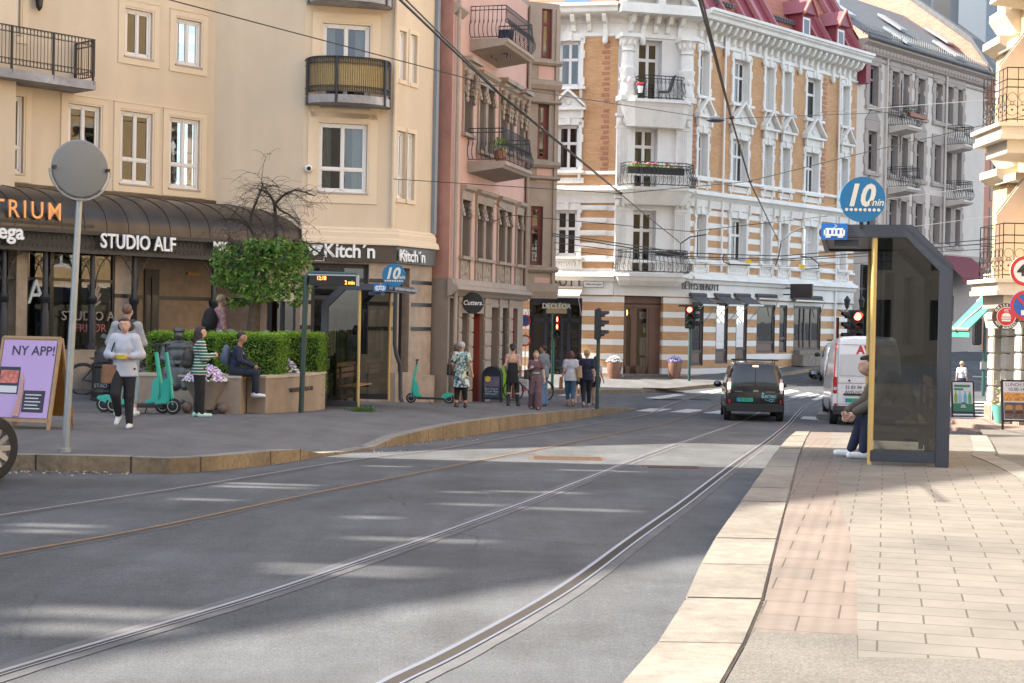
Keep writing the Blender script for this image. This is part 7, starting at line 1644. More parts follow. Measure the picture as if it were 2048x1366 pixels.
bn=mat('black_cast_iron',(.022,.02,.02),.45,bump=.2,bscale=60);t=MB();t.lathe([(.30,0),(.31,.06),(.27,.1),(.29,.22),(.24,.28),(.24,Hb*.62),(.27,Hb*.66),(.27,Hb*.7),(.22,Hb*.72),(.21,Hb*.92),(.12,Hb),(.01,Hb+.02)],n=14);t.build('body',bn,o);t=MB()
for i in range(14):a=2*math.pi*i/14;t.bar((.25*math.cos(a),.25*math.sin(a),.3),(.25*math.cos(a),.25*math.sin(a),Hb*.6),.012)
t.box(-.14,.14,-.25,-.2,Hb*.74,Hb*.86);t.build('ribs',black,o);inst(textmesh('STAD',.12,.004,mat('pale_emboss',(.3,.3,.3),.5)),'lettering',o,(0,-.26,Hb*.3))
# ====== vehicles
def carpaint(name,c,rough=.25,metal=0):return mat(name,c,rough,metal=metal,coat=.6)
tyre=rub;plate_g=mat('green_number_plate',(.0,.36,.25),.5);tail=mat('red_tail_lamp',(.35,.01,.01),.3);tail_on=mat('lit_tail_lamp',(.9,.1,.05),.4,emit=((1,.16,.08),5));clearl=mat('clear_lamp',(.45,.45,.47),.15);headl=mat('lit_head_lamp',(.9,.85,.75),.3,emit=((1,.85,.65),3.5))
class Body:
 """lofted car body. stations: (y, z_top, half width at waist, tumble, z_bottom)"""
 def __init__(s,st,waist):s.st=st;s.waist=waist
 def at(s,y):
  S_=s.st
  if y<=S_[0][0]:return S_[0][1:]
  for a,b in zip(S_,S_[1:]):
   if y<=b[0]:t=(y-a[0])/(b[0]-a[0]);return tuple(a[i]+(b[i]-a[i])*t for i in range(1,5))
  return S_[-1][1:]
 def sec(s,y,n=24):
  zt,hw,tu,zb=s.at(y);zw=min(s.waist,zt-.12);rx=hw*(tu if zt>s.waist+.2 else .93)
  C=[(hw*.90,zb),(hw*.985,zb+.10),(hw,zb+.3),(hw,zw-.12),(hw*.985,zw),(hw*.985+(rx-hw*.985)*.75,zw+(zt-zw)*.72),(rx*.93,zt-.06),(rx*.80,zt-.012),(rx*.4,zt+.012),(0,zt+.018)]
  return C
 def P(s,y,k,off=0):
  C=s.sec(y);i=min(8,int(k));f=k-i;x=C[i][0]+(C[i+1][0]-C[i][0])*f;z=C[i][1]+(C[i+1][1]-C[i][1])*f
  if off:
   dx,dz=C[i+1][0]-C[i][0],C[i+1][1]-C[i][1];l=math.hypot(dx,dz)or 1;x+=dz/l*off;z-=dx/l*off
  return x,z
 def mesh(s,m,name,parent,ny=70):
  L0,L1=s.st[0][0],s.st[-1][0];ys=sorted(set([L0+(L1-L0)*i/ny for i in range(ny+1)]+[a[0]for a in s.st]));rows=[]
  for y in ys:
   C=s.sec(y);rows.append([(x,y,z)for x,z in C]+[(-x,y,z)for x,z in C[::-1][1:]])
  mb=MB();mb.grid(rows);n=len(rows[0]);mb.add(rows[0],[tuple(range(n))[::-1]]);mb.add(rows[-1],[tuple(range(n))]);
  mb.grid([[rw[0]for rw in rows],[rw[-1]for rw in rows]])
  return mb.build(name,m,parent,smooth=True)
 def patch(s,y0,y1,k0,k1,m,name,parent,sides=(1,-1),off=.008,ny=8,nk=5,skew=0):
  mb=MB()
  for sd_ in sides:
   rows=[]
   for i in range(ny+1):
    row=[]
    for j in range(nk+1):
     k=k0+(k1-k0)*j/nk;y=y0+(y1-y0)*i/ny+skew*(j/nk)*(1 if i>0 else 0);x,z=s.P(y,k,off);row.append((sd_*x,y,z))
    rows.append(row)
   mb.grid(rows)
  return mb.build(name,m,parent,smooth=True)
def wheels(o,ys,hw,r,w=.21,rim=None,z=0):
 for y in ys:
  for sd_ in(-1,1):
   t=MB();x1=sd_*(hw-.0);x0=sd_*(hw-w);prof=[(r*.62,x1),(r*.93,x1),(r,x1-sd_*.03),(r,x0+sd_*.03),(r*.93,x0),(r*.3,x0)];t.lathe([(a,b)for a,b in prof],(0,y,r),28,axis='x',cap=False);wh=t.build('wheel',tyre,o,smooth=True)
   t=MB();t.lathe([(r*.64,x1-sd_*.01),(r*.60,x1-sd_*.05),(r*.5,x1-sd_*.09),(.001,x1-sd_*.10)],(0,y,r),28,axis='x',cap=False)
   for i in range(5 if rim!='alloy' else 10):
    a=2*math.pi*i/(5 if rim!='alloy' else 10);c_,s_=math.cos(a),math.sin(a);wd=.035 if rim=='alloy' else .06
    t.prism([(x1-sd_*.02,y-s_*wd+c_*.04,r+c_*wd+s_*.04),(x1-sd_*.02,y+s_*wd+c_*.04,r-c_*wd+s_*.04),(x1-sd_*.0,y+s_*wd*.8+c_*r*.63,r-c_*wd*.8+s_*r*.63),(x1-sd_*.0,y-s_*wd*.8+c_*r*.63,r+c_*wd*.8+s_*r*.63)],(-sd_*.03,0,0))
   t.lathe([(.06,x1+sd_*.0),(.06,x1-sd_*.08)],(0,y,r),12,axis='x');t.build('rim',alu if rim else mat('grey_hubcap',(.25,.25,.26),.4,metal=.5),wh)
def arch(B,o,ys,r,m=None,inner=.5):
 mb=MB()
 for y in ys:
  for sd_ in(-1,1):
   N=18;P=[]
   for rr_ in(r*1.17,r*inner):
    row=[]
    for i in range(N+1):
     a=math.pi*i/N-.0;yy=y+rr_*math.cos(a);zz=max(.12,r+rr_*math.sin(a));hw=B.at(yy)[1];row.append((sd_*(hw+.006),yy,zz))
    P.append(row)
   mb.grid(P)
 mb.build('wheel_arch',m or black,o)
def mirror(o,x,y,z,sd_,m,s=1,lens=True):
 t=MB();t.ell((sd_*(x+.12*s),y,z),(.11*s,.06*s,.09*s),12,8);t.bar((sd_*(x-.02),y+.02,z-.04),(sd_*(x+.1*s),y,z-.03),.025);q=t.build('wing_mirror',m,o,smooth=True)
 t=MB();t.ell((sd_*(x+.12*s),y-.045*s,z),(.09*s,.03*s,.07*s),10,6);t.build('mirror_glass',mat('mirror_glass',(.12,.13,.14),.05,metal=1),q,smooth=True)
def vehicle(name,label,cat,px,py,zf,rz,Yd=None,group=None):
 p=hit(px,py,zf)if Yd is None else Vector((*XY(px,Yd),zf(0,Yd)))
 sl=(zroad(p.y+2)-zroad(p.y-2))/4;o=thing(name,label,cat,tuple(p),0,group);o.rotation_euler=(math.atan(sl)*(1 if abs(rz)<90 else-1),0,R(rz));return o
 # ---- small black electric van seen from behind
o=vehicle('parked_van'.replace('parked','small'),'small black electric van driving away with its brake lights lit','van',1509,843,ZR,-6)
bkp=carpaint('black_car_paint',(.012,.014,.018),.22);H=1.80;hw=.905
B=Body([(-.0,.95,hw*.93,.80,.36),(.03,1.60,hw*.955,.80,.32),(.10,1.74,hw*.98,.80,.30),(.35,1.79,hw,.80,.28),(2.3,1.80,hw,.80,.26),(2.9,1.62,hw,.78,.26),(3.4,1.12,hw*.98,.78,.26),(4.1,.92,hw*.93,.8,.26),(4.25,.6,hw*.85,.8,.28)],1.03)
B.mesh(bkp,'body',o);wheels(o,(.72,3.4),hw-.0,.31);arch(B,o,(.72,3.4),.31)
gl2=mat('dark_rear_glass',(.02,.03,.04),.05,coat=1);B.patch(.45,2.3,4.15,5.6,gl2,'side_window',o);B.patch(2.55,3.3,6.3,9,gl2,'windscreen',o)
def onrear(y0,z,zlean=.09):return y0+max(0,z-1.0)*zlean
t=MB();
for a,b in((-.66,-.05),(.05,.66)):t.add([(a,onrear(-.004,1.08),1.08),(b,onrear(-.004,1.08),1.08),(b*(.93 if b>.1 else 1),onrear(-.006,1.56),1.56),(a*(.93 if a<-.1 else 1),onrear(-.006,1.56),1.56)],[(0,1,2,3)])
t.build('rear_window',gl2,o)
t=MB();t.box(-.008,.008,-.005,0,.5,1.62);t.box(-.78,.78,-.004,0,.975,.99);t.build('door_seam',blk,o)
t=MB();t.prism([(-.86,-.02,.30),(.86,-.02,.30),(.88,-.04,.42),(.88,-.05,.52),(-.88,-.05,.52),(-.88,-.04,.42)],(0,.1,0));t.prism([(-.84,.01,.52),(.84,.01,.52),(.84,-.045,.52),(-.84,-.045,.52)],(0,0,.02));t.build('rear_bumper',mat('charcoal_plastic',(.03,.03,.034),.5),o,bevel=.01)
for sd_ in(-1,1):
 t=MB();t.prism([(sd_*.74,-.012,.86),(sd_*.84,.0,.84),(sd_*.82,.02,1.30),(sd_*.73,.012,1.32)],(0,.06,0));q=t.build('tail_light',clearl,o,bevel=.01)
 t=MB();t.prism([(sd_*.745,-.02,.98),(sd_*.835,-.008,.97),(sd_*.83,.0,1.17),(sd_*.74,-.01,1.18)],(0,.02,0));t.build('brake_lamp',tail_on,q)
 t=MB();t.box(sd_*.74,sd_*.80,-.055,-.03,.56,.66);t.build('reflector',tail,o);mirror(o,hw,3.0,1.06,sd_,black,1.15)
t=MB();t.prism([(-.09,.035,1.665),(.09,.035,1.665),(.08,.04,1.705),(-.08,.04,1.705)],(0,.03,0));t.build('high_brake_lamp',tail_on,o)
t=MB();t.tube([(-.72,.55,1.87),(.72,.55,1.87)],.02,6);t.tube([(-.66,1.6,1.87),(.66,1.6,1.87)],.02,6);[t.bar((x,y,1.74),(x,y,1.87),.02)for x in(-.6,.6)for y in(.55,1.6)];t.build('roof_bar',black,o)
t=MB();t.box(-.56,-.06,-.03,-.015,.60,.715);q=t.build('number_plate',plate_g,o);t=MB();t.box(-.56,-.52,-.033,-.03,.60,.715);t.build('plate_band',bsign,q);inst(textmesh('EB 29514',.11,.001,blk,sx=.82),'lettering',q,(-.29,-.032,.655))
cy=mat('pale_blue_print',(.22,.52,.60),.5);inst(textmesh('ELECTRIC',.115,.001,cy,bold=.003,sx=.9),'lettering',o,(.42,-.012,.76));inst(textmesh('BE',.07,.001,cy,bold=.003),'lettering',o,(.24,-.012,.85))
t=MB();t.tube([(.30,-.012,.67),(.36,-.012,.65),(.42,-.012,.66)],.008,4);t.tube([(.48+.05*math.cos(a),-.012,.655+.04*math.sin(a))for a in[k*math.pi/6 for k in range(13)]],.008,4);t.box(.53,.60,-.016,-.010,.675,.685);t.box(.53,.60,-.016,-.010,.625,.635);t.build('plug_print',cy,o)
t=MB();t.box(-.62,-.38,-.012,-.004,.90,.915);t.box(.33,.60,-.012,-.004,.90,.915);t.box(-.06,.10,-.02,-.004,.90,.96);t.build('trim',mat('dull_chrome',(.35,.35,.36),.3,metal=.8),o)
# ---- large white rental van seen from behind
o=vehicle('rental_van','large white rental van seen from behind, partly hidden by the nearer shelter','van',1733,852,ZR,-9)
whp=carpaint('white_van_paint',(.62,.63,.66),.3);hw=1.02;H=2.62
B=Body([(0,1.3,hw*.96,.86,.45),(.02,2.35,hw*.975,.86,.42),(.08,2.54,hw*.985,.86,.40),(.3,2.62,hw,.86,.36),(4.2,2.62,hw,.86,.34),(4.9,2.3,hw,.84,.34),(5.5,1.45,hw*.98,.84,.34),(6.1,1.15,hw*.93,.86,.34),(6.3,.7,hw*.85,.9,.36)],1.25)
B.mesh(whp,'body',o);wheels(o,(1.0,5.3),hw,.35,.24);arch(B,o,(1.0,5.3),.35);B.patch(4.5,5.35,6.3,9,gl2,'windscreen',o);B.patch(4.0,4.9,4.15,5.4,gl2,'side_window',o)
redst=mat('red_stripe',(.60,.06,.04),.4)
t=MB();t.prism([(-.995,-.004,.95),(-.955,-.008,.95),(-.90,.015,2.42),(-.935,.015,2.42)],(0,.006,0));t.build('edge_stripe',redst,o)
t=MB();t.box(-.006,.006,-.012,0,.55,2.45);t.box(-.86,-.85,-.012,0,.62,2.38);t.box(.85,.86,-.012,0,.62,2.38);t.box(-.86,.86,-.012,0,1.235,1.25);t.box(-.86,.86,-.012,0,.62,.63);t.box(-.86,.86,-.012,0,2.37,2.38);t.build('door_seam',mat('seam_grey',(.2,.2,.21),.6),o)
for a,b in((-.80,-.08),(.08,.80)):
 t=MB();t.box(a,b,-.018,-.004,1.45,2.08);t.build('window_blank',mat('pale_grey_panel',(.52,.54,.57),.3),o,bevel=.03)
for sd_ in(-1,1):
 t=MB();t.box(sd_*.87,sd_*.985,-.025,.1,.93,1.42);q=t.build('tail_light',tail,o,bevel=.015);t=MB();t.box(sd_*.88,sd_*.975,-.03,-.02,1.03,1.12);t.build('reversing_lamp',clearl,q);mirror(o,1.08,5.0,1.45,sd_,black,1.9)
 t=MB();t.box(sd_*.86,sd_*.95,-.05,.02,.58,.64);t.build('reflector',tail,o)
t=MB();t.box(-.98,.98,-.06,.1,.42,.57);t.box(-.96,.96,-.02,.15,.32,.42);t.build('rear_bumper',MATS['charcoal_plastic'],o,bevel=.02)
t=MB();t.box(-.68,.05,-.035,-.004,.88,.94);t.build('handle_strip',black,o);t=MB();t.box(-.62,-.10,-.03,-.012,.68,.80);q=t.build('number_plate',plate_g,o);t=MB();t.box(-.62,-.57,-.033,-.03,.68,.80);t.build('plate_band',bsign,q);inst(textmesh('EL 31810',.12,.001,blk,sx=.8),'lettering',q,(-.34,-.032,.74))
t=MB();t.lathe([(.03,-.03),(.03,0)],(-.52,0,1.32),10,axis='y');t.build('door_lock',black,o)
inst(textmesh('AVIS',.34,.002,mat('print_red',(.50,.015,.03),.4),bold=.014,sx=.95),'lettering',o,(.0,.012,2.21));inst(textmesh('32 83 08 10',.135,.001,dk,align='LEFT'),'lettering',o,(-.64,-.015,1.12));inst(textmesh('AVIS.NO',.135,.001,dk,align='LEFT'),'lettering',o,(-.64,-.015,.98))
# ---- oncoming white service van with driving lamps
def front_van(name,label,px,py,Yd,rz,L,H,hw,hood,lamps,waist=1.05):
 o=vehicle(name,label,'van',px,py,ZR,rz,Yd)
 B=Body([(0,.62,hw*.84,.82,.26),(.06,.78,hw*.90,.82,.24),(.25,hood,hw*.96,.82,.22),(1.0,hood+.13,hw,.82,.22),(1.75,H-.12,hw,.82,.22),(2.2,H-.01,hw,.82,.22),(3.2,H,hw,.82,.22),(L-.2,H-.03,hw,.82,.24),(L,H-.3,hw*.95,.82,.3)],waist)
 B.mesh(whp,'body',o);wheels(o,(.85,L-.85),hw,.32);arch(B,o,(.85,L-.85),.32);B.patch(1.08,1.72,6.15,9,gl2,'windscreen',o,ny=6);B.patch(1.5,2.6,4.15,5.5,gl2,'side_window',o)
 t=MB();t.prism([(-hw*.93,-.04,.22),(hw*.93,-.04,.22),(hw*.95,-.03,.52),(-hw*.95,-.03,.52)],(0,.2,0));t.build('bumper',MATS['charcoal_plastic'],o,bevel=.03)
 for sd_ in(-1,1):
  t=MB();t.ell((sd_*hw*.80,.10,hood-.12),(.12,.12,.11),12,8);t.build('headlight',headl if lamps else clearl,o,smooth=True);mirror(o,hw,1.25,hood+.24,sd_,black,1.1)
 t=MB();t.box(-.30,.30,-.06,-.03,.36,.46);t.build('number_plate',plate_g,o)
 return o,B
o,B=front_van('service_van','white service van with three extra lamps coming down the street, left of the rental van',1680,752,66,172,4.2,1.78,.92,.92,True)
for x in(-.34,0,.34):t=MB();t.lathe([(.02,-.12),(.085,-.10),(.11,-.06),(.09,.0)],(x,-.02,.66),14,axis='y');t.build('driving_lamp',clearl,o,smooth=True)
t=MB();t.tube([(-.7,-.07,.56),(.7,-.07,.56)],.025,6);t.build('lamp_bar',alu,o);t=MB();t.box(-.55,.1,1.35,1.5,1.10,1.3);t.build('hi_vis_vest',mat('hi_vis_yellow',(.35,.75,.05),.6),o);t=MB();t.tube([(-.7,1.9,1.83),(.7,1.9,1.83)],.03,6);t.build('roof_bar',black,o)
o,B=front_van('electric_van','white electric van with a green number plate parked far up the side street',1945,690,92,168,4.5,1.86,.88,.95,False)
inst(textmesh('elektrisk',.2,.002,mat('dark_blue_print',(.02,.04,.15),.5),shear=.2),'lettering',o,(.0,.62,1.02)).rotation_euler=(R(-72),0,0)
t=MB();t.ell((0,-.02,.72),(.06,.03,.06),10,6);t.build('badge',bsign,o)
# ---- dark estate car at the left edge: only a front wheel shows
hw=.92;rzc=R(9);wx=XY(-6,16.6)[0];p=Vector((wx-hw*math.cos(rzc),16.6-hw*math.sin(rzc),zroad(16.6)))
o=thing('parked_car','dark car at the left edge, only its silver spoked wheel and wing in the picture','car',tuple(p),rzc);dkp=carpaint('dark_bronze_paint',(.035,.028,.026),.25,.4)
B=Body([(-3.6,.9,hw*.9,.78,.32),(-3.45,1.2,hw*.97,.78,.28),(-2.6,1.44,hw,.78,.25),(-1.4,1.46,hw,.78,.24),(-.45,1.02,hw,.8,.24),(.45,.90,hw*.93,.8,.24),(.66,.72,hw*.72,.8,.26),(.74,.55,hw*.55,.8,.28)],.94)
B.mesh(dkp,'body',o);arch(B,o,(0,-2.75),.36,None,.97);wheels(o,(0,-2.75),hw+.02,.36,.22,'alloy');B.patch(-2.4,-.7,4.15,5.6,gl2,'side_window',o);B.patch(-1.3,-.5,6.3,9,gl2,'windscreen',o)
t=MB();t.ell((hw*.6,.52,.68),(.12,.12,.08));t.ell((-hw*.6,.52,.68),(.12,.12,.08));t.build('headlight',clearl,o,smooth=True)
for i,wq in enumerate(sorted([x for x in o.children if x.name.startswith('wheel')and not x.name.startswith('wheel_arch')],key=lambda x:x.name)[:2]):
 c=Vector(((-1,1)[i]*(hw-.05),0,.36));M_=Matrix.Rotation(R(-36),3,'Z');wq.rotation_euler=(0,0,R(-36));wq.location=c-M_@c
 # ====== people: bodies grown as one smooth surface from tapered limbs
def field_mesh(prims,vox,k=.03):
 lo=np.array([1e9]*3);hi=-lo
 for p in prims:
  if p[0]=='c':pts=np.array([p[1],p[2]]);r=max(p[3],p[4]);lo=np.minimum(lo,pts.min(0)-r);hi=np.maximum(hi,pts.max(0)+r)
  elif p[0]=='e':c=np.array(p[1]);r=np.array(p[2]);lo=np.minimum(lo,c-r);hi=np.maximum(hi,c+r)
  elif p[0]=='s':c=np.array(p[1]);d=np.array(p[2]);r=max(p[3]+p[4]);lo=np.minimum(lo,np.minimum(c,d)-r);hi=np.maximum(hi,np.maximum(c,d)+r)
 lo-=3*vox+k;hi+=3*vox+k;n=np.ceil((hi-lo)/vox).astype(int)+1
 F=np.full(n,1.0,dtype=np.float32)
 for p in prims:
  if p[0]=='c':a,b=np.array(p[1],float),np.array(p[2],float);r=max(p[3],p[4]);l2,h2=np.minimum(a,b)-r,np.maximum(a,b)+r
  elif p[0]=='e':a=np.array(p[1],float);rr_=np.array(p[2],float);l2,h2=a-rr_,a+rr_
  else:a,b=np.array(p[1],float),np.array(p[2],float);r=max(p[3]+p[4]);l2,h2=np.minimum(a,b)-r,np.maximum(a,b)+r
  mg=k*1.6+2*vox;i0=np.maximum(0,np.floor((l2-mg-lo)/vox).astype(int));i1=np.minimum(n,np.ceil((h2+mg-lo)/vox).astype(int)+1)
  ax=[lo[q]+vox*np.arange(i0[q],i1[q])for q in range(3)];X,Y,Z=np.meshgrid(*ax,indexing='ij')
  if p[0]=='c':
   d=b-a;L2=max(1e-9,d@d);t=np.clip(((X-a[0])*d[0]+(Y-a[1])*d[1]+(Z-a[2])*d[2])/L2,0,1);D=np.sqrt((X-a[0]-t*d[0])**2+(Y-a[1]-t*d[1])**2+(Z-a[2]-t*d[2])**2)-(p[3]+(p[4]-p[3])*t)
  elif p[0]=='e':
   q=np.sqrt(((X-a[0])/rr_[0])**2+((Y-a[1])/rr_[1])**2+((Z-a[2])/rr_[2])**2);q2=np.sqrt(((X-a[0])/rr_[0]**2)**2+((Y-a[1])/rr_[1]**2)**2+((Z-a[2])/rr_[2]**2)**2)+1e-6;D=q*(q-1)/q2
  else:
   d=b-a;L2=max(1e-9,d@d);t=np.clip(((X-a[0])*d[0]+(Y-a[1])*d[1]+(Z-a[2])*d[2])/L2,0,1);rx=p[3][0]+(p[4][0]-p[3][0])*t;ry=p[3][1]+(p[4][1]-p[3][1])*t;ez=(Z-a[2]-t*d[2])
   q=np.sqrt(((X-a[0]-t*d[0])/rx)**2+((Y-a[1]-t*d[1])/ry)**2+(ez/.04)**2);D=(q-1)*np.minimum(rx,ry)*.9;D=np.where(np.abs(ez)>1e-6,np.maximum(D,np.abs(ez)-.02),D)
  S_=F[i0[0]:i1[0],i0[1]:i1[1],i0[2]:i1[2]];h=np.clip(.5+.5*(S_-D)/k,0,1);F[i0[0]:i1[0],i0[1]:i1[1],i0[2]:i1[2]]=S_+(D-S_)*h-k*h*(1-h)
 ins=F<0
 c=[ins[:-1,:-1,:-1],ins[1:,:-1,:-1],ins[:-1,1:,:-1],ins[1:,1:,:-1],ins[:-1,:-1,1:],ins[1:,:-1,1:],ins[:-1,1:,1:],ins[1:,1:,1:]]
 s_=sum(x.astype(np.int8)for x in c);act=(s_>0)&(s_<8);ids=np.full(act.shape,-1,np.int64);I=np.argwhere(act);ids[act]=np.arange(len(I))
 acc=np.zeros((len(I),3));cnt=np.zeros(len(I));off=[(i&1,(i>>1)&1,(i>>2)&1)for i in range(8)]
 V=[F[I[:,0]+o[0],I[:,1]+o[1],I[:,2]+o[2]]for o in off]
 for a in range(8):
  for q in(1,2,4):
   if a&q:continue
   b=a|q;m=(V[a]<0)!=(V[b]<0);t=np.where(m,V[a]/(V[a]-V[b]+1e-12),0)
   for ax_ in range(3):acc[:,ax_]+=np.where(m,off[a][ax_]+t*(off[b][ax_]-off[a][ax_]),0)
   cnt+=m
 vs=lo+(I+acc/np.maximum(cnt,1)[:,None])*vox;faces=[]
 for ax_ in range(3):
  u,v=(ax_+1)%3,(ax_+2)%3;sl0=[slice(1,-1)]*3;sl0[ax_]=slice(0,-1);sl1=list(sl0);sl1[ax_]=slice(1,None)
  A,Bq=ins[tuple(sl0)],ins[tuple(sl1)];E=np.argwhere(A!=Bq);base=E+np.array([1 if q!=ax_ else 0 for q in range(3)])
  if not len(E):continue
  fl=A[tuple(E.T)];du=np.zeros(3,int);du[u]=1;dv=np.zeros(3,int);dv[v]=1
  g=lambda P_:ids[tuple(P_.T)];q4=np.stack([g(base-du-dv),g(base-dv),g(base),g(base-du)],1);ok=(q4>=0).all(1);q4=q4[ok];fl=fl[ok];faces+=[tuple(r)if f else tuple(r[::-1])for r,f in zip(q4 .tolist(),fl.tolist())]
 return vs,faces
def grow(name,prims,m,parent,vox=.013,k=.03,extra=None):
 vs,fs=field_mesh(prims,vox,k);vs=vs.tolist()
 for pr,vx,kk in(extra or[]):v2,f2=field_mesh(pr,vx,kk);n0=len(vs);vs+=v2 .tolist();fs+=[tuple(i+n0 for i in f)for f in f2]
 me=bpy.data.meshes.new(name);me.from_pydata(vs,[],fs);me.materials.append(m);me.polygons.foreach_set('use_smooth',[True]*len(me.polygons));me.update()
 o=bpy.data.objects.new(name,me);col.objects.link(o);o.parent=parent;return o
skin_l=mat('skin_light',(.50,.30,.22),.55,var=.05,vscale=20);skin_d=mat('skin_tan',(.33,.18,.115),.55)
def cloth(name,c,rough=.85,var=.12,vs=9):return mat(name,c,rough,var=var,vscale=vs,bump=.4,bscale=25)
def patternmat(name,cols,scale=14,kind='cells'):
 m=bpy.data.materials.new(name);m.use_nodes=True;n=m.node_tree.nodes;L=m.node_tree.links;b=n['Principled BSDF'];b.inputs['Roughness'].default_value=.85;tc=n.new('ShaderNodeTexCoord')
 rp=n.new('ShaderNodeValToRGB');rp.color_ramp.interpolation='CONSTANT';e=rp.color_ramp.elements
 while len(e)<len(cols):e.new(.5)
 for i,c in enumerate(cols):e[i].position=i/len(cols);e[i].color=(*c,1)
 if kind=='cells':v=n.new('ShaderNodeTexVoronoi');v.inputs['Scale'].default_value=scale;L.new(tc.outputs['Object'],v.inputs['Vector']);s_=n.new('ShaderNodeSeparateColor');L.new(v.outputs['Color'],s_.inputs[0]);L.new(s_.outputs[0],rp.inputs[0])
 else:
  v=n.new('ShaderNodeTexWave');v.bands_direction='Z';v.inputs['Scale'].default_value=scale;v.inputs['Distortion'].default_value=.4;L.new(tc.outputs['Object'],v.inputs['Vector']);L.new(v.outputs['Fac'],rp.inputs[0])
 L.new(rp.outputs[0],b.inputs['Base Color']);return m
def lerp3(a,b,t):return tuple(a[i]+(b[i]-a[i])*t for i in range(3))
def FZ(z,m):return z if z<-.1 else max(m,z)
def person(label,px,py,zf,H,face,skin=skin_l,hair=('short',(.05,.03,.02)),top=None,topm=None,low=None,lowm=None,shoe=(.6,.6,.6),pose=None,fem=True,vox=.013,group=None,pos=None,headturn=0,lean=0,fingers=True,boots=None,neckopen=0):
 """face: direction the person looks, degrees, 0 = away from the camera, 180 = towards it"""
 p=hit(px,py,zf)if pos is None else Vector(pos);o=thing('person',label,'person',tuple(p),R(-face),group);s=H/1.75;o.scale=(s,s,s)
 J=dict(head=(0,.02,1.625),neck=(0,0,1.45),ch=(0,0,1.30),wa=(0,0,1.10),pe=(0,-.01,.95),sL=(-.165,0,1.41),sR=(.165,0,1.41),eL=(-.225,-.03,1.13),eR=(.225,-.03,1.13),wL=(-.23,.05,.88),wR=(.23,.05,.88),hL=(-.085,0,.93),hR=(.085,0,.93),kL=(-.095,.02,.50),kR=(.095,.02,.50),aL=(-.10,-.01,.085),aR=(.10,-.01,.085),tL=(-.115,.15,.03),tR=(.115,.15,.03),curl=.5)
 if fem:
  J['sL']=(-.148,0,1.405);J['sR']=(.148,0,1.405);J['eL']=(-.205,-.03,1.13);J['eR']=(.205,-.03,1.13)
 J.update(pose or{})
 if lean:
  for q in('head','neck','ch','sL','sR'):x,y,z=J[q];J[q]=(x,y+lean*(z-.95),z)
 sh,hp,w_=(.135,.155,.118)if fem else(.155,.145,.132)
 hx_,hy,hz_=J['head'];T=[('e',J['ch'],(sh,.098,.155)),('e',J['wa'],(w_,.088,.15)),('e',J['pe'],(hp,.105,.115)),('c',J['sL'],J['sR'],.052,.052),('c',J['neck'],(hx_,hy-.02,hz_-.08),.052,.048)]
 if fem:T+=[('e',(J['ch'][0]-.06,J['ch'][1]+.075,J['ch'][2]-.03),(.05,.035,.05)),('e',(J['ch'][0]+.06,J['ch'][1]+.075,J['ch'][2]-.03),(.05,.035,.05))]
 arms=[('c',J['s'+q],J['e'+q],.046,.038)for q in 'LR']+[('c',J['e'+q],J['w'+q],.038,.024)for q in 'LR']
 legs=[]
 for q in 'LR':legs+=[('c',J['h'+q],J['k'+q],.088,.056),('c',J['k'+q],lerp3(J['k'+q],J['a'+q],.35),.052,.056),('c',lerp3(J['k'+q],J['a'+q],.35),J['a'+q],.056,.034)]
 feet=[('c',(J['a'+q][0],J['a'+q][1]-.02,FZ(J['a'+q][2]-.05,.035)),J['t'+q],.036,.026)for q in 'LR']
 tn=math.sin(R(headturn)),math.cos(R(headturn))
 def hd(x,y,z):return(hx_+x*tn[1]+y*tn[0],hy+y*tn[1]-x*tn[0],hz_+z)
 head=[('e',hd(0,-.005,.015),(.076,.092,.105)),('e',hd(0,.025,-.045),(.056,.062,.068)),('c',hd(0,.088,.005),hd(0,.104,-.022),.009,.013),('e',hd(-.075,0,-.01),(.012,.018,.03)),('e',hd(.075,0,-.01),(.012,.018,.03)),('e',hd(0,.075,-.06),(.025,.018,.008)),('e',hd(0,.078,.03),(.05,.016,.012))]
 ex=[]
 for q in 'LR':
  w=np.array(J['w'+q]);e=np.array(J['e'+q]);d=w-e;d=d/np.linalg.norm(d);d=np.array(J.get('d'+q,tuple(d*.6+np.array([0,.1,-.35])*(.5))));d=d/np.linalg.norm(d)
  inn=np.array(J.get('palm'+q,((1 if q=='L' else-1)*.9,.0,-.1)));inn=inn-d*(inn@d);inn/=np.linalg.norm(inn);lat=np.cross(d,inn);
  if lat[1]<0 and abs(lat[1])>.2:lat=-lat
  pr=[('c',tuple(w),tuple(w+d*.045),.022,.026),('c',tuple(w+d*.04-lat*.02),tuple(w+d*.075-lat*.026),.019,.015),('c',tuple(w+d*.04+lat*.02),tuple(w+d*.075+lat*.026),.019,.016)];cu=J['curl']
  for i,L_ in enumerate((.062,.075,.080,.070)):
   b0=w+d*.075+lat*(-.03+.02*i);d1=d*math.cos(cu)+inn*math.sin(cu);d2=d*math.cos(2*cu)+inn*math.sin(2*cu);m1=b0+d1*L_*.5;m2=m1+d2*L_*.5;pr+=[('c',tuple(b0),tuple(m1),.0095,.0088),('c',tuple(m1),tuple(m2),.0088,.0072)]
  tb0=w+d*.022+lat*.024;tm=tb0+(d*.6+lat*.75+inn*.2)*.035;te=tm+(d*.85+lat*.15+inn*.5)*.035;pr+=[('c',tuple(tb0),tuple(tm),.012,.011),('c',tuple(tm),tuple(te),.0105,.0085)];ex.append((pr,.0055,.006))
 body=grow('body',T+arms+legs+feet+head,skin,o,vox,.028,ex)
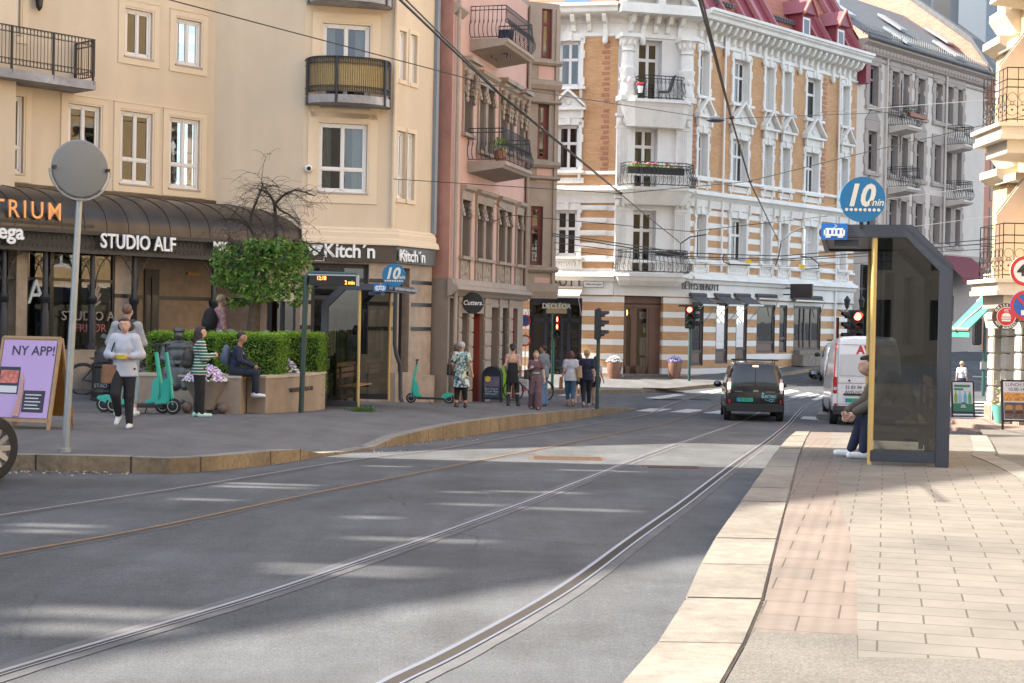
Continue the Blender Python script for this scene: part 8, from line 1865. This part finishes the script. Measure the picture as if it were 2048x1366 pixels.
 t=MB();[t.ell(hd(x,.082,.012),(.012,.006,.007),8,5,0)for x in(-.03,.03)];[t.ell(hd(x,.0865,.012),(.0055,.004,.0055),6,4,1)for x in(-.03,.03)];t.build('eyes',[whitep,mat('iris_brown',(.05,.03,.02),.2)],o,smooth=True)
 t=MB();t.ell(hd(0,.094,-.062),(.021,.005,.005),8,4);t.build('mouth',mat('lips',(.32,.12,.10),.5),o,smooth=True)
 def up(p_,e):return[(a[0],a[1],a[2],a[3]+e,a[4]+e)if a[0]=='c' else('e',a[1],tuple(r+e for r in a[2]))for a in p_]
 if top:
  e=.016 if 'loose' not in top else .034;P=up(T[:3 if neckopen else 4],e)+([]if not fem else up(T[5:],e*.25));
  if neckopen:P+=[('c',J['sL'],lerp3(J['sL'],J['sR'],.2),.058,.055),('c',J['sR'],lerp3(J['sR'],J['sL'],.2),.058,.055)]
  slv=1.0 if 'long' in top else(.55 if 'short' in top else 0)
  if slv:
   for q in 'LR':
    if slv==1:P+=[('c',J['s'+q],J['e'+q],.056+e,.048+e*.8),('c',J['e'+q],lerp3(J['e'+q],J['w'+q],J.get('cuff',.93)),.048+e*.8,.034+e*.5)]
    else:P+=[('c',J['s'+q],lerp3(J['s'+q],J['e'+q],slv),.056+e,.052+e)]
  if 'hem' in top:P+=[('s',(J['pe'][0],J['pe'][1],J['wa'][2]),(J['pe'][0],J['pe'][1],J['pe'][2]-.12),(w_+e,.10+e),(hp+e+.03,.125+e))]
  if 'dress' in top:P+=[('s',(0,0,J['wa'][2]),(0,0,.56),(w_+.03,.12),(.25,.19))]
  if 'halter' in top:P=up([T[1],T[2]],.012)+[('s',(0,.01,1.2),(0,0,.72),(.125,.11),(.185,.135))]
  grow('top',P,topm,o,vox,.03)
 if low:
  if low=='skirt':P=[('s',(0,-.01,1.06),(0,-.01,.66),(.14,.11),(.19,.14))]+up(T[2:3],.012)
  else:
   e={'slim':.021,'wide':.03,'shorts':.024,'capri':.026}.get(low,.022);P=up(T[2:3],e)
   for q in 'LR':
    f={'shorts':.0,'capri':.62}.get(low,.97);P+=[('c',J['h'+q],J['k'+q]if low!='shorts' else lerp3(J['h'+q],J['k'+q],.55),.09+e,(.06+e)if low!='wide' else .10)]
    if f:P+=[('c',J['k'+q],lerp3(J['k'+q],J['a'+q],f),(.058+e)if low!='wide' else .10,{'wide':.115,'capri':.062}.get(low,.043+e*.6))]
  grow('trousers' if low!='skirt' else 'skirt',P,lowm,o,vox,.025)
 sm_=cloth('shoe_%d_%d_%d'%tuple(int(c*100)for c in shoe),shoe,.6,.05)
 for q in 'LR':
  P=[('c',(J['a'+q][0],J['a'+q][1]-.035,FZ(J['a'+q][2]-.045,.042)),(J['t'+q][0],J['t'+q][1]+.01,J['t'+q][2]+.008),.047,.036),('c',(J['a'+q][0],J['a'+q][1]-.02,J['a'+q][2]-.02),(J['a'+q][0],J['a'+q][1]-.01,J['a'+q][2]+.02),.044,.042)]
  if boots:P+=[('c',J['a'+q],J['k'+q],.05,.066),('c',J['k'+q],lerp3(J['k'+q],J['h'+q],.3),.066,.08)]
  grow('boot' if boots else 'shoe',P,sm_,o,vox*.85,.015)
 hs,hc=hair;hm_=mat('hair_%d_%d_%d'%tuple(int(c*100)for c in hc),hc,.5,var=.3,vscale=30,bump=.6,bscale=60)
 P=[('e',hd(0,-.03,.038),(.078,.088,.094)),('e',hd(0,.02,.085),(.06,.066,.036))]
 if hs=='bob':P+=[('e',hd(0,-.03,-.02),(.092,.08,.11)),('e',hd(-.07,.0,-.04),(.028,.05,.08)),('e',hd(.07,.0,-.04),(.028,.05,.08))]
 if hs=='long':P+=[('c',hd(0,-.05,.0),hd(0,-.09,-.34),.085,.065),('c',hd(-.06,-.01,-.02),hd(-.08,-.03,-.25),.035,.03),('c',hd(.06,-.01,-.02),hd(.08,-.03,-.25),.035,.03)]
 if hs=='bun':P+=[('e',hd(0,-.08,.10),(.055,.055,.05))]
 if hs=='curly':P+=[('e',hd(0,-.05,.04),(.095,.09,.10)),('e',hd(0,-.11,-.02),(.06,.06,.06))]
 if hs=='tied':P+=[('e',hd(0,-.09,-.02),(.04,.045,.05))]
 if hs=='fuller':P+=[('e',hd(0,-.02,.04),(.095,.10,.10))]
 grow('hair',P,hm_,o,vox*.9,.02);o['joints']=str(0);del o['joints']
 return o,J,s
def worldpt(o,v):
 s=o.scale[0];a=o.rotation_euler.z;return Vector((o.location.x+s*(v[0]*math.cos(a)-v[1]*math.sin(a)),o.location.y+s*(v[0]*math.sin(a)+v[1]*math.cos(a)),o.location.z+s*v[2]))
def carried(name,label,cat,o,v,prims,m,vox=.012,k=.02,strap=None,sm=None):
 q=thing(name,label,cat,tuple(worldpt(o,v)),o.rotation_euler.z);s=o.scale[0];q.scale=(s,s,s);grow(name+'_body',prims,m,q,vox,k)
 if strap:t=MB();t.tube([tuple(Vector(a)-Vector(v))for a in strap],.012,5);t.build('strap',sm or m,q)
 return q
WALK=lambda f=1:dict(kL=(-.09,.14*f,.52),aL=(-.09,.20*f,.10),tL=(-.10,.35*f if f>0 else .0,.06),kR=(.09,-.02*f,.50),aR=(.09,-.22*f,.13),tR=(.10,-.08*f,.035))if f>0 else dict(kR=(.09,.14,.52),aR=(.09,.20,.10),tR=(.10,.36,.06),kL=(-.09,-.02,.50),aL=(-.09,-.22,.13),tL=(-.10,-.08,.035))
blackc=cloth('black_cloth',(.012,.012,.014));navy=cloth('navy_cloth',(.012,.018,.045));jean=cloth('blue_denim',(.09,.16,.27));jeanl=cloth('pale_denim',(.22,.32,.40));wht=cloth('white_cotton',(.44,.46,.52),.8,.1);greyc=cloth('grey_jersey',(.24,.25,.26));brown_l=mat('brown_leather',(.21,.10,.045),.6,var=.2,vscale=9)
def Hof(px,pfoot,phead,zf):p=hit(px,pfoot,zf);return(pfoot-phead)*p.y/FPX
HF=.035
P1=dict(kR=(.09,.20,.54),aR=(.08,.02,.22),tR=(.09,.10,.07),kL=(-.09,.05,.5),aL=(-.10,.05,.085),tL=(-.12,.22,.03),eL=(-.25,-.01,1.16),wL=(-.10,.20,1.13),eR=(.25,-.01,1.16),wR=(.10,.20,1.13),dL=(.5,.5,.1),dR=(-.5,.5,.1),palmL=(1,-.1,.0),palmR=(-1,-.1,0),curl=.35,cuff=.7)
o,J,s=person('woman in a loose white shirt and black trousers carrying a yellow bowl',247,856,zside,Hof(247,856,634,zside),178,hair=('tied',(.05,.035,.03)),top='loose long hem',topm=wht,low='slim',lowm=blackc,shoe=(.62,.62,.62),pose=P1,vox=.010)
q=thing('food_bowl','yellow takeaway bowl held by the woman in the white shirt','bowl',tuple(worldpt(o,(0,.265,1.13))));t=MB();t.lathe([(.07,-.025),(.092,.035),(.088,.036),(.07,-.015),(.001,-.015)],n=24,cap=False);t.build('bowl',mat('yellow_plastic',(.70,.60,.03),.4),q,smooth=True);t=MB();t.lathe([(.094,.03),(.094,.045),(.001,.05)],n=24);t.build('lid',mat('clear_lid',(.6,.6,.6),.2),q)
carried('shoulder_bag','brown suede shoulder bag on a dark strap at the side of the woman in white','bag',o,(.21,.10,.86),[('s',(0,0,.12),(0,0,-.14),(.12,.055),(.13,.07))],brown_l,strap=[(.10,.06,1.46),(.17,.10,1.25),(.24,.08,1.0)],sm=navy)
P2=dict(eR=(.25,.02,1.14),wR=(.16,.27,1.14),eL=(-.27,.05,1.14),wL=(-.26,.30,1.16),aL=(-.13,-.02,.085),aR=(.13,.0,.085),kL=(-.11,.02,.5),kR=(.11,.02,.5),tL=(-.16,.13,.03),tR=(.17,.13,.03))
o,J,s=person('man in a grey hooded top and pale jeans behind the woman in white',251,832,zside,Hof(251,832,608,zside),-8,hair=('short',(.13,.07,.045)),top='long hem',topm=cloth('light_grey_jersey',(.30,.32,.34)),low='capri',lowm=jeanl,shoe=(.60,.60,.60),pose=P2,fem=False)
t=grow('hood',[('e',(0,-.09,1.40),(.13,.05,.09)),('c',(-.1,0,1.47),(.1,0,1.47),.045,.045)],cloth('dark_collar',(.05,.05,.055)),o)
q=thing('tablet','black tablet held out by the man in the grey hooded top','tablet',tuple(worldpt(o,(-.32,.38,1.21))),R(20));t=MB();t.box(-.14,.14,-.09,.09,-.006,.006);x=t.build('case',black,q);q.rotation_euler=(R(25),R(18),R(10))
P3=dict(eR=(.20,.06,1.14),wR=(.10,.26,1.20),eL=(-.20,.06,1.14),wL=(-.06,.24,1.18),aL=(-.08,-.03,.085),aR=(.08,.04,.085),tL=(-.09,.13,.03),tR=(.09,.2,.03),curl=.9)
o,J,s=person('girl with long dark hair and a green and white striped top by the flower bowl',397,834,zside,Hof(397,834,652,zside),68,hair=('long',(.025,.012,.01)),top='loose long hem',topm=patternmat('green_white_stripes',[(.01,.10,.055),(.015,.12,.07),(.01,.10,.055),(.55,.56,.55)],5.5,'w'),low='slim',lowm=blackc,shoe=(.42,.62,.52),pose=P3,vox=.011)
carried('backpack','soft dark grey backpack on the back of the girl in the striped green top','backpack',o,(0,-.22,1.13),[('e',(0,0,0),(.15,.11,.19)),('e',(0,-.02,-.1),(.14,.11,.1))],cloth('charcoal_nylon',(.03,.03,.03),.6),strap=[(-.11,-.12,1.28),(-.12,.02,1.46),(-.11,.11,1.3)])
zse=zw;ps=hit(484,828,zside)
sit=lambda hz_,kz,fx=.42:dict(pe=(0,0,hz_+.09),wa=(0,.02,hz_+.27),ch=(0,.05,hz_+.46),neck=(0,.09,hz_+.62),head=(0,.14,hz_+.80),sL=(-.165,.06,hz_+.57),sR=(.165,.06,hz_+.57),hL=(-.09,.02,hz_+.08),hR=(.09,.02,hz_+.08),kL=(-.10,fx,kz),kR=(.10,fx,kz))
P4=sit(0,.07,.44);P4 .update(aL=(-.11,.40,-.37),aR=(.10,.48,-.35),tL=(-.12,.55,-.44),tR=(.11,.63,-.42),eL=(-.24,.16,.32),eR=(.24,.16,.32),wL=(-.10,.40,.20),wR=(.08,.41,.20),curl=.8,dL=(.4,.5,-.4),dR=(-.4,.5,-.4))
o,J,s=person('boy in a navy tracksuit sitting on the stone wall end before the hedge',0,0,None,1.62,90,skin=skin_d,hair=('short',(.015,.01,.01)),top='long hem',topm=navy,low='slim',lowm=cloth('dark_navy_cloth',(.01,.016,.03)),shoe=(.66,.67,.70),pose=P4,fem=False,vox=.011,pos=(XY(471,29.3)[0],29.3,zl))
o.children
carried('backpack','blue grey backpack worn by the boy sitting on the wall','backpack',o,(0,-.19,.42),[('e',(0,0,0),(.16,.10,.23)),('e',(0,-.04,-.06),(.13,.09,.14))],cloth('slate_blue_nylon',(.07,.10,.15),.6),strap=[(-.12,-.1,.5),(-.13,.06,.66),(-.12,.16,.45)],sm=MATS['white_cotton'])
o,J,s=person('fair haired person in a faded plaid shirt behind the hedge',0,0,None,1.78,58,hair=('fuller',(.33,.25,.15)),top='long hem',topm=patternmat('faded_plaid',[(.32,.17,.18),(.42,.28,.28),(.24,.12,.14),(.36,.22,.24)],22),low='slim',lowm=cloth('pale_trousers',(.45,.46,.50)),pose=dict(),fem=False,pos=(XY(440,33.2)[0],33.2,1.8-(590-hz(440))*33.2/FPX-1.78))
carried('backpack','large black backpack of the plaid shirted person behind the hedge','backpack',o,(0,-.24,1.20),[('e',(0,0,0),(.19,.15,.27)),('e',(0,-.05,-.08),(.16,.13,.18))],blackc)
flor=patternmat('floral_print',[(.60,.62,.60),(.05,.24,.32),(.55,.60,.58),(.05,.07,.11),(.45,.42,.20),(.15,.38,.45),(.62,.63,.60),(.20,.20,.18)],19)
o,J,s=person('grey haired woman in a blue and white flowered dress seen from behind',921,815,zside,Hof(921,815,684,zside),12,hair=('fuller',(.42,.41,.40)),top='loose short dress',topm=flor,low='capri',lowm=blackc,shoe=(.03,.03,.035),pose=dict(eR=(.25,-.03,1.14),wR=(.30,.04,.90),eL=(-.25,-.03,1.14),wL=(-.28,.02,.90),aL=(-.11,-.05,.085),aR=(.12,.05,.085)))
carried('shoulder_bag','dark handbag at the left hip of the woman in the flowered dress','bag',o,(-.30,-.04,1.02),[('s',(0,0,.12),(0,0,-.14),(.07,.13),(.08,.15))],cloth('dark_bag',(.02,.017,.015),.5),strap=[(-.12,.0,1.47),(-.2,-.03,1.3),(-.27,-.03,1.12)])
q=thing('shopping_bag','blue, white and green shopping bag beside the woman in the flowered dress','bag',tuple(hit(893,789,zside)+Vector((0,.1,.0))));t=MB();t.box(-.16,.16,-.07,.07,.05,.22,2);t.box(-.16,.16,-.07,.07,.22,.42,1);t.box(-.16,.16,-.07,.07,.42,.5,0);t.build('bag_body',[wht,bsign,mat('lime_board',(.28,.62,.03))],q,bevel=.01);t=MB();t.tube([(-.08,0,.5),(-.06,0,.68),(.06,0,.68),(.08,0,.5)],.008,4);t.build('handle',bsign,q);q.location.z+=.22
o,J,s=person('person in brown trousers almost hidden behind the woman in the flowered dress',893,808,zside,1.6,20,hair=('bob',(.1,.06,.04)),top='long hem',topm=cloth('brown_jacket',(.12,.09,.07)),low='slim',lowm=cloth('tan_trousers',(.20,.13,.09)),shoe=(.1,.06,.05))
o.location+=Vector((.22,.5,0))
o,J,s=person('woman in a black backless dress and high boots seen from behind',1024,812,zside,Hof(1024,812,687,zside),5,hair=('curly',(.012,.01,.01)),top='halter',topm=blackc,low='skirt',lowm=blackc,shoe=(.012,.012,.012),boots=True,pose=dict(aL=(-.10,-.08,.085),tL=(-.12,.06,.03),aR=(.16,.05,.085),tR=(.19,.2,.03),kR=(.13,.06,.5),kL=(-.1,.0,.5),wL=(-.20,.12,.95),wR=(.22,.12,.95)))
mauve=cloth('mauve_crepe',(.12,.072,.085))
o,J,s=person('woman in a wide legged mauve jumpsuit walking towards us with a black shoulder bag',1070,819,zside,Hof(1070,819,701,zside),182,hair=('tied',(.25,.17,.10)),top='short hem',topm=mauve,low='wide',lowm=mauve,shoe=(.35,.2,.16),pose=dict(eR=(.22,.0,1.14),wR=(.15,.16,1.25),eL=(-.22,-.03,1.13),wL=(-.27,.04,.88),kL=(-.09,.12,.5),aL=(-.09,.12,.09),tL=(-.1,.28,.04),aR=(.1,-.12,.1),tR=(.1,.03,.035),curl=1.0),neckopen=1)
t=MB();t.lathe([(.132,-.02),(.134,.02)],(0,0,1.09),20,cap=False);t.build('belt',mat('pale_belt',(.38,.42,.38),.6),o)
carried('shoulder_bag','black handbag on the shoulder of the woman in the mauve jumpsuit','bag',o,(.25,.06,1.05),[('s',(0,0,.11),(0,0,-.13),(.09,.12),(.1,.14))],cloth('dark_bag',(.02,.017,.015)),strap=[(.13,.03,1.47),(.19,.06,1.3),(.24,.06,1.15)])
o,J,s=person('tall man in a grey jacket and light blue jeans turned away behind the mauve jumpsuit',1085,812,zside,Hof(1085,812,690,zside),-60,skin=skin_d,hair=('short',(.02,.015,.01)),top='loose long hem',topm=cloth('blue_grey_jacket',(.14,.17,.20)),low='wide',lowm=jean,shoe=(.45,.44,.42),fem=False,pose=dict(wL=(-.22,.12,1.0)))
o,J,s=person('auburn haired woman in a long white blouse and cropped jeans walking away',1140,813,zside,Hof(1140,813,702,zside),5,hair=('bob',(.13,.04,.025)),top='loose short hem',topm=wht,low='capri',lowm=cloth('mid_denim',(.04,.10,.17)),shoe=(.22,.13,.08),pose=dict(WALK(1),wL=(-.26,.04,.9),wR=(.26,.0,.92)))
carried('paper_bag','brown paper bag in the left hand of the auburn haired woman','bag',o,(-.30,.04,.76),[('s',(0,0,.15),(0,0,-.18),(.05,.13),(.06,.15))],mat('brown_paper',(.30,.15,.07),.8));carried('tote_bag','tan leather tote bag on the right of the auburn haired woman in white','bag',o,(.27,-.03,1.10),[('s',(0,0,.17),(0,0,-.17),(.08,.10),(.1,.12))],mat('tan_leather',(.36,.24,.12),.6))
o,J,s=person('dark haired woman mostly hidden between the white blouse and the navy top',1158,809,zside,Hof(1158,809,706,zside),0,hair=('bob',(.02,.015,.012)),top='short hem',topm=greyc,low='shorts',lowm=blackc,shoe=(.4,.3,.25));o.location.y+=.5
o,J,s=person('blond woman in a navy blouse and dark trousers walking away in the group',1172,814,zside,Hof(1172,814,700,zside),0,hair=('fuller',(.38,.24,.10)),top='loose short hem',topm=navy,low='slim',lowm=cloth('ink_cloth',(.015,.02,.035)),shoe=(.3,.3,.3),pose=WALK(-1))
o,J,s=person('woman with long dark hair, white top and black shorts by the signal pole',1190,811,zside,Hof(1190,811,712,zside),12,hair=('long',(.025,.015,.012)),top='short',topm=wht,low='shorts',lowm=cloth('black_shorts',(.02,.018,.02)),shoe=(.3,.2,.15),pose=dict(WALK(1),wR=(.28,.02,.9)))
carried('tote_bag','cream woven tote bag on the shoulder of the woman in black shorts','bag',o,(-.22,-.04,1.10),[('s',(0,0,.12),(0,0,-.13),(.06,.12),(.07,.14))],mat('cream_canvas',(.45,.38,.25),.8),strap=[(-.12,0,1.46),(-.18,-.03,1.3),(-.2,-.04,1.2)])
a=R(-12.6);bx,by=.42,1.25;s0=sh1 .location;wx_,wy_=s0 .x+bx*math.cos(a)-by*math.sin(a),s0 .y+bx*math.sin(a)+by*math.cos(a)
P14=sit(0,.02,.46);P14 .update(ch=(0,.17,.42),neck=(0,.32,.54),head=(0,.46,.64),sL=(-.18,.27,.50),sR=(.18,.27,.50),aL=(-.15,.52,-.38),aR=(.13,.60,-.38),tL=(-.18,.68,-.43),tR=(.16,.76,-.43),eL=(-.22,.42,.20),eR=(.22,.42,.20),wL=(-.12,.62,.09),wR=(.10,.66,.09),dL=(.15,.4,-.9),dR=(-.1,.3,-.9),curl=.35)
o,J,s=person('man in a brown jacket and white shoes leaning forward inside the nearer shelter',0,0,None,1.80,-78-12,hair=('short',(.02,.015,.012)),top='loose long hem',topm=cloth('grey_brown_jacket',(.10,.078,.062)),low='slim',lowm=navy,shoe=(.68,.69,.72),pose=P14,fem=False,vox=.010,pos=(wx_,wy_,s0 .z+.46))
o,J,s=person('girl in a white t-shirt crossing beyond the green bottle board',1922,802,ZR,1.5,35,hair=('fuller',(.45,.30,.17)),top='short',topm=wht,low='slim',lowm=navy,pose=dict(wL=(-.22,-.06,.88)));
brz2=mat('bronze_statue',(.075,.085,.09),.42,metal=.5,var=.25,vscale=7,bump=.3,bscale=30)
ps_=hit(357,812,zside);zb_=zl2;o=thing('bronze_statue','seated bronze figure of a stout woman in a flat cap and cape, hands folded','statue',(XY(357,30.4)[0],30.42,zb_),R(-172));
P=[('e',(0,0,.12),(.26,.22,.17)),('e',(0,0,.36),(.25,.19,.22)),('e',(0,.0,.54),(.27,.17,.13)),('c',(-.2,0,.56),(.2,0,.56),.10,.10),('e',(0,.03,.80),(.095,.105,.125)),('e',(0,.06,.755),(.085,.08,.07)),('c',(0,0,.60),(0,.02,.74),.08,.075),('e',(0,.01,.885),(.125,.13,.05)),('e',(0,.11,.865),(.085,.055,.014)),('c',(-.26,.0,.54),(-.31,.06,.30),.085,.075),('c',(.26,.0,.54),(.31,.06,.30),.085,.075),('c',(-.31,.06,.30),(-.06,.25,.22),.068,.048),('c',(.31,.06,.30),(.06,.25,.22),.068,.048),('e',(0,.27,.21),(.07,.04,.05)),('c',(-.13,.1,.08),(-.16,.40,.03),.14,.15),('c',(.13,.1,.08),(.16,.40,.03),.14,.15),('c',(-.16,.40,.0),(-.19,.45,-.24),.14,.13),('c',(.16,.40,.0),(.19,.45,-.24),.14,.13),('c',(0,.40,0),(0,.46,-.22),.15,.13),('c',(-.12,.44,-.1),(-.12,.44,-.52),.075,.06),('c',(.12,.44,-.1),(.12,.44,-.52),.075,.06),('c',(-.12,.42,-.53),(-.14,.58,-.55),.055,.045),('c',(.12,.42,-.53),(.14,.58,-.55),.055,.045),('c',(0,.125,.80),(0,.145,.775),.014,.018)]
for sd_ in(-1,1):
 for i in range(4):P.append(('c',(sd_*(.05-.012*i),.27+.012*i,.26-.01*i),(-sd_*.02,.295+.01*i,.25-.016*i),.013,.011))
grow('figure',P,brz2,o,.012,.03)
t=MB();t.box(-.30,.30,-.2,.25,-.7,-.02);t.build('plinth',mat('dark_stone_plinth',(.10,.095,.09),.7),o,bevel=.02)
# ====== overhead wires
wm_=mat('overhead_wire',(.035,.033,.032),.5,metal=.3);wl_=mat('galvanised_wire',(.28,.28,.28),.4,metal=.6)
def wire(label,pts,r=.012,sag=0,m=None,name='overhead_wire',n=10,group='overhead tram wires'):
 mb=MB();P=[]
 W_=[at(*q)for q in pts]
 for a,b in zip(W_,W_[1:]):
  for i in range(n):t=i/n;q=a.lerp(b,t);q.z-=sag*4*t*(1-t);P.append(tuple(q))
 P.append(tuple(W_[-1]));mb.tube(P,r,5);return tag(mb.build(name,m or wm_),label,'wire',group)
wire('thick contact cable running down over the pink house to the white corner balconies',[(788,-12,14),(1000,190,22),(1240,387,38),(1300,437,44),(1360,485,50)],.015)
wire('second contact cable just beside the one over the pink house',[(800,-12,14),(1003,189,22),(1241,385,38)],.010)
wire('thick contact cable dropping across the long white facade towards the crossing',[(1396,-12,14),(1462,235,24),(1500,365,34),(1556,480,50)],.015)
wire('second contact cable close beside the one across the long white facade',[(1402,-12,14),(1463,235,24),(1501,365,34),(1556,480,50)],.010)
wire('long span wire from the top left past the arcade wing to the hanging lamp',[(330,-3,30),(985,170,40),(1430,238,58),(1462,235,24)][:3],.014)
wire('span wire from the hanging lamp level towards the cream building',[(1430,238,58),(1885,221,84)],.016)
wire('thin span wire above the red signal towards the cream building',[(1640,225,70),(1975,200,40)],.010,m=wl_)
wire('span wire from the kitchen shop windows to the white corner balcony',[(787,358,41.5),(1240,387,38)],.010)
wire('span wire rising from the white corner balcony to the yellow brick building',[(1240,387,38),(1497,363,34),(1750,300,38),(2048,232,39)],.010)
wire('forked span wire from the pink house to the round sign of the nearer shelter',[(1022,430,46),(1380,463,50),(1655,432,45)],.012)
wire('short stay of the forked span wire on the pink house, upper',[(988,405,49),(1022,430,46)],.012);wire('short stay of the forked span wire on the pink house, lower',[(986,443,49),(1022,430,46)],.012)
for i,(a,b,c_,d)in enumerate((((1105,467,50),(1370,506,56),(1560,512,58),(1990,478,62)),((1105,471,50),(1370,513,56),(1560,519,58),(1990,486,62)),((1108,485,50),(1370,517,55),(1560,522,57),(1990,497,60)),((1108,498,50),(1370,528,54),(1600,533,56),(1800,522,60)))):
 wire(['topmost','second','third','lowest'][i]+' of the four wires crossing low before the white corner building',[a,b,c_,d],[.02,.022,.014,.010][i])
wire('cantilever arm holding the contact cable before the corner balcony',[(1361,487,50),(1380,474,50),(1413,469,50)],.022,name='cantilever_arm');wire('drop rod under the corner cantilever arm',[(1361,487,50),(1361,512,50)],.014,name='cantilever_arm')
wire('pale cantilever arm holding the contact cable at the shopfront awnings',[(1560,484,50),(1582,465,50),(1604,454,50)],.03,m=wl_,name='cantilever_arm');wire('drop rod from the pale cantilever arm to the crossing wires',[(1562,486,50),(1558,510,50),(1551,531,50)],.02,name='cantilever_arm')
wire('curved section insulator beside the left yellow tag',[(1450,508,55),(1445,515,55),(1448,524,55),(1462,529,55),(1500,530,55)],.022,name='section_insulator',n=3);wire('curved section insulator beside the right yellow tag',[(1600,512,55),(1622,515,55),(1637,527,55),(1638,537,55),(1610,538,55)],.022,name='section_insulator',n=3)
wire('long thin wire from the shelter roof level up to the burger bar',[(1700,470,60),(1990,432,40)],.010,m=wl_)
wire('thin wire crossing before the cream building balconies',[(1640,415,60),(1975,372,40)],.009,m=wl_)
yt=mat('yellow_tag',(.75,.52,.02),.5)
for px,py,l in((1497,523,'left'),(1604,533,'right')):q=at(px,py,55);t=MB();t.box(-.10,.10,-.01,.01,-.07,.07);tag(t.build('warning_tag',yt,loc=tuple(q)),l+' yellow tag hanging on the low crossing wires','tag')
for px,py,Y in((987,172,40),(1242,386,38),(1500,363,34),(1463,235,24)):q=at(px,py,Y);t=MB();t.ell((0,0,0),(.05,.05,.035),8,5);tag(t.build('wire_clamp',wm_,loc=tuple(q)),{987:'small clamp on the span wire over the pink house',1242:'small clamp where the wires meet before the corner balcony',1500:'small clamp halfway down the long facade cable',1463:'small clamp at the top crossing of the long facade cable'}[px],'clamp')
def on(F,px,py,w):u,z=F.uz(px,py,w);return F.W(u,w,z),F.phi
q,ph=on(FC,1311,341,1.05);t=MB();t.box(-1.25,1.25,-.12,.12,-.16,.12);o=thing('flower_box','long black flower box of pink blooms on the middle corner balcony','flower box',tuple(q),ph);t.build('box',black,o)
m=MB();rr=random.Random(31)
for _ in range(420):leaf(m,Vector((rr.uniform(-1.2,1.2),rr.uniform(-.12,.12),rr.uniform(.1,.25))),.045,rr,0)
for _ in range(60):x=rr.choice([-.9,-.35,-.2,.0,.5,1.0])+rr.gauss(0,.06);m.ell((x,rr.uniform(-.1,.1),rr.uniform(.24,.34)),.035,5,4,1)
m.build('plants',[HG[0],mat('pink_bloom',(.65,.22,.32),.6)],o)
q,ph=on(FC,1316,505,1.0);t=MB();t.box(-.1,1.15,-.1,.1,-.14,.06);o=thing('flower_box','short dark flower box on the lowest corner balcony','flower box',tuple(q),ph);t.build('box',black,o)
m=MB();
for _ in range(60):leaf(m,Vector((rr.uniform(0,.8),rr.uniform(-.1,.1),rr.uniform(.02,.12))),.04,rr,0)
m.build('plants',[HG[1]],o)
q,ph=on(FC,1328,205,.6);o=thing('garden_chair','dark folding chair on the top corner balcony','chair',tuple(q),ph);t=MB();t.box(-.25,.2,-.2,.2,.42,.46);t.build('seat',darkgrey,o);t=MB();t.prism([(.2,-.2,.44),(.24,-.2,.44),(.45,-.2,1.15),(.41,-.2,1.15)],(0,.4,0));t.build('backrest',darkgrey,o)
for x in(-.22,.22):
 for y in(-.18,.18):t=MB();t.bar((x,y,0),(x*.6,y,.44),.015);t.build('leg',darkgrey,o)
q,ph=on(FC,1281,178,.95);o=thing('flower_pot','pale pot of red flowers hung on the top corner balcony','flower pot',tuple(q),ph);t=MB();t.lathe([(.08,-.15),(.12,.12),(.001,.12)],n=12);t.build('pot',whitep,o);t=MB();[t.ell((rr.uniform(-.14,.14),rr.uniform(-.1,.1),.17+rr.uniform(0,.1)),.05,5,4)for _ in range(10)];t.build('blossom',mat('red_bloom',(.6,.05,.05),.6),o)
q,ph=on(FF,1000,320,.6);o=thing('balcony_pot','terracotta pot with a green plant on the lower pink house balcony','flower pot',tuple(q),ph);t=MB();t.lathe([(.14,-.1),(.2,.28),(.001,.28)],n=14);t.build('pot',mat('terracotta',(.30,.13,.08),.7),o);t=MB();leafball(t,(0,0,.5),(.3,.25,.22),90,.06,rr);t.build('plant',HG,o)
q,ph=on(FF,1003,118,.6);o=thing('deck_chair','dark blue deck chair on the upper pink house balcony','chair',tuple(q),ph);t=MB();t.prism([(-.3,-.25,.1),(.3,-.25,.3),(.55,-.25,1.0),(.5,-.25,1.0),(.25,-.25,.36),(-.3,-.25,.15)],(0,.5,0));t.build('seat',navy,o);t=MB();[t.bar((x,y,0),(-x,y,.5),.02)for x in(-.3,.3)for y in(-.25,.25)];t.build('legs',darkgrey,o)
q,ph=on(FH,1842,232,1.1);o=thing('flower_box','flower boxes full of mixed plants on the upper cream building balcony','flower box',tuple(q),ph);t=MB();t.box(-1.3,.5,-.12,.12,-.16,.04);t.build('box',mat('terracotta',(.3,.13,.08)),o);t=MB();[leafball(t,(rr.uniform(-1.4,.5),0,.15),(.22,.15,.16),16,.06,rr)for _ in range(14)];t.build('plants',[HG[1],mat('white_blossom',(.6,.6,.55),.6),mat('purple_leaf',(.2,.06,.12),.6)],o)
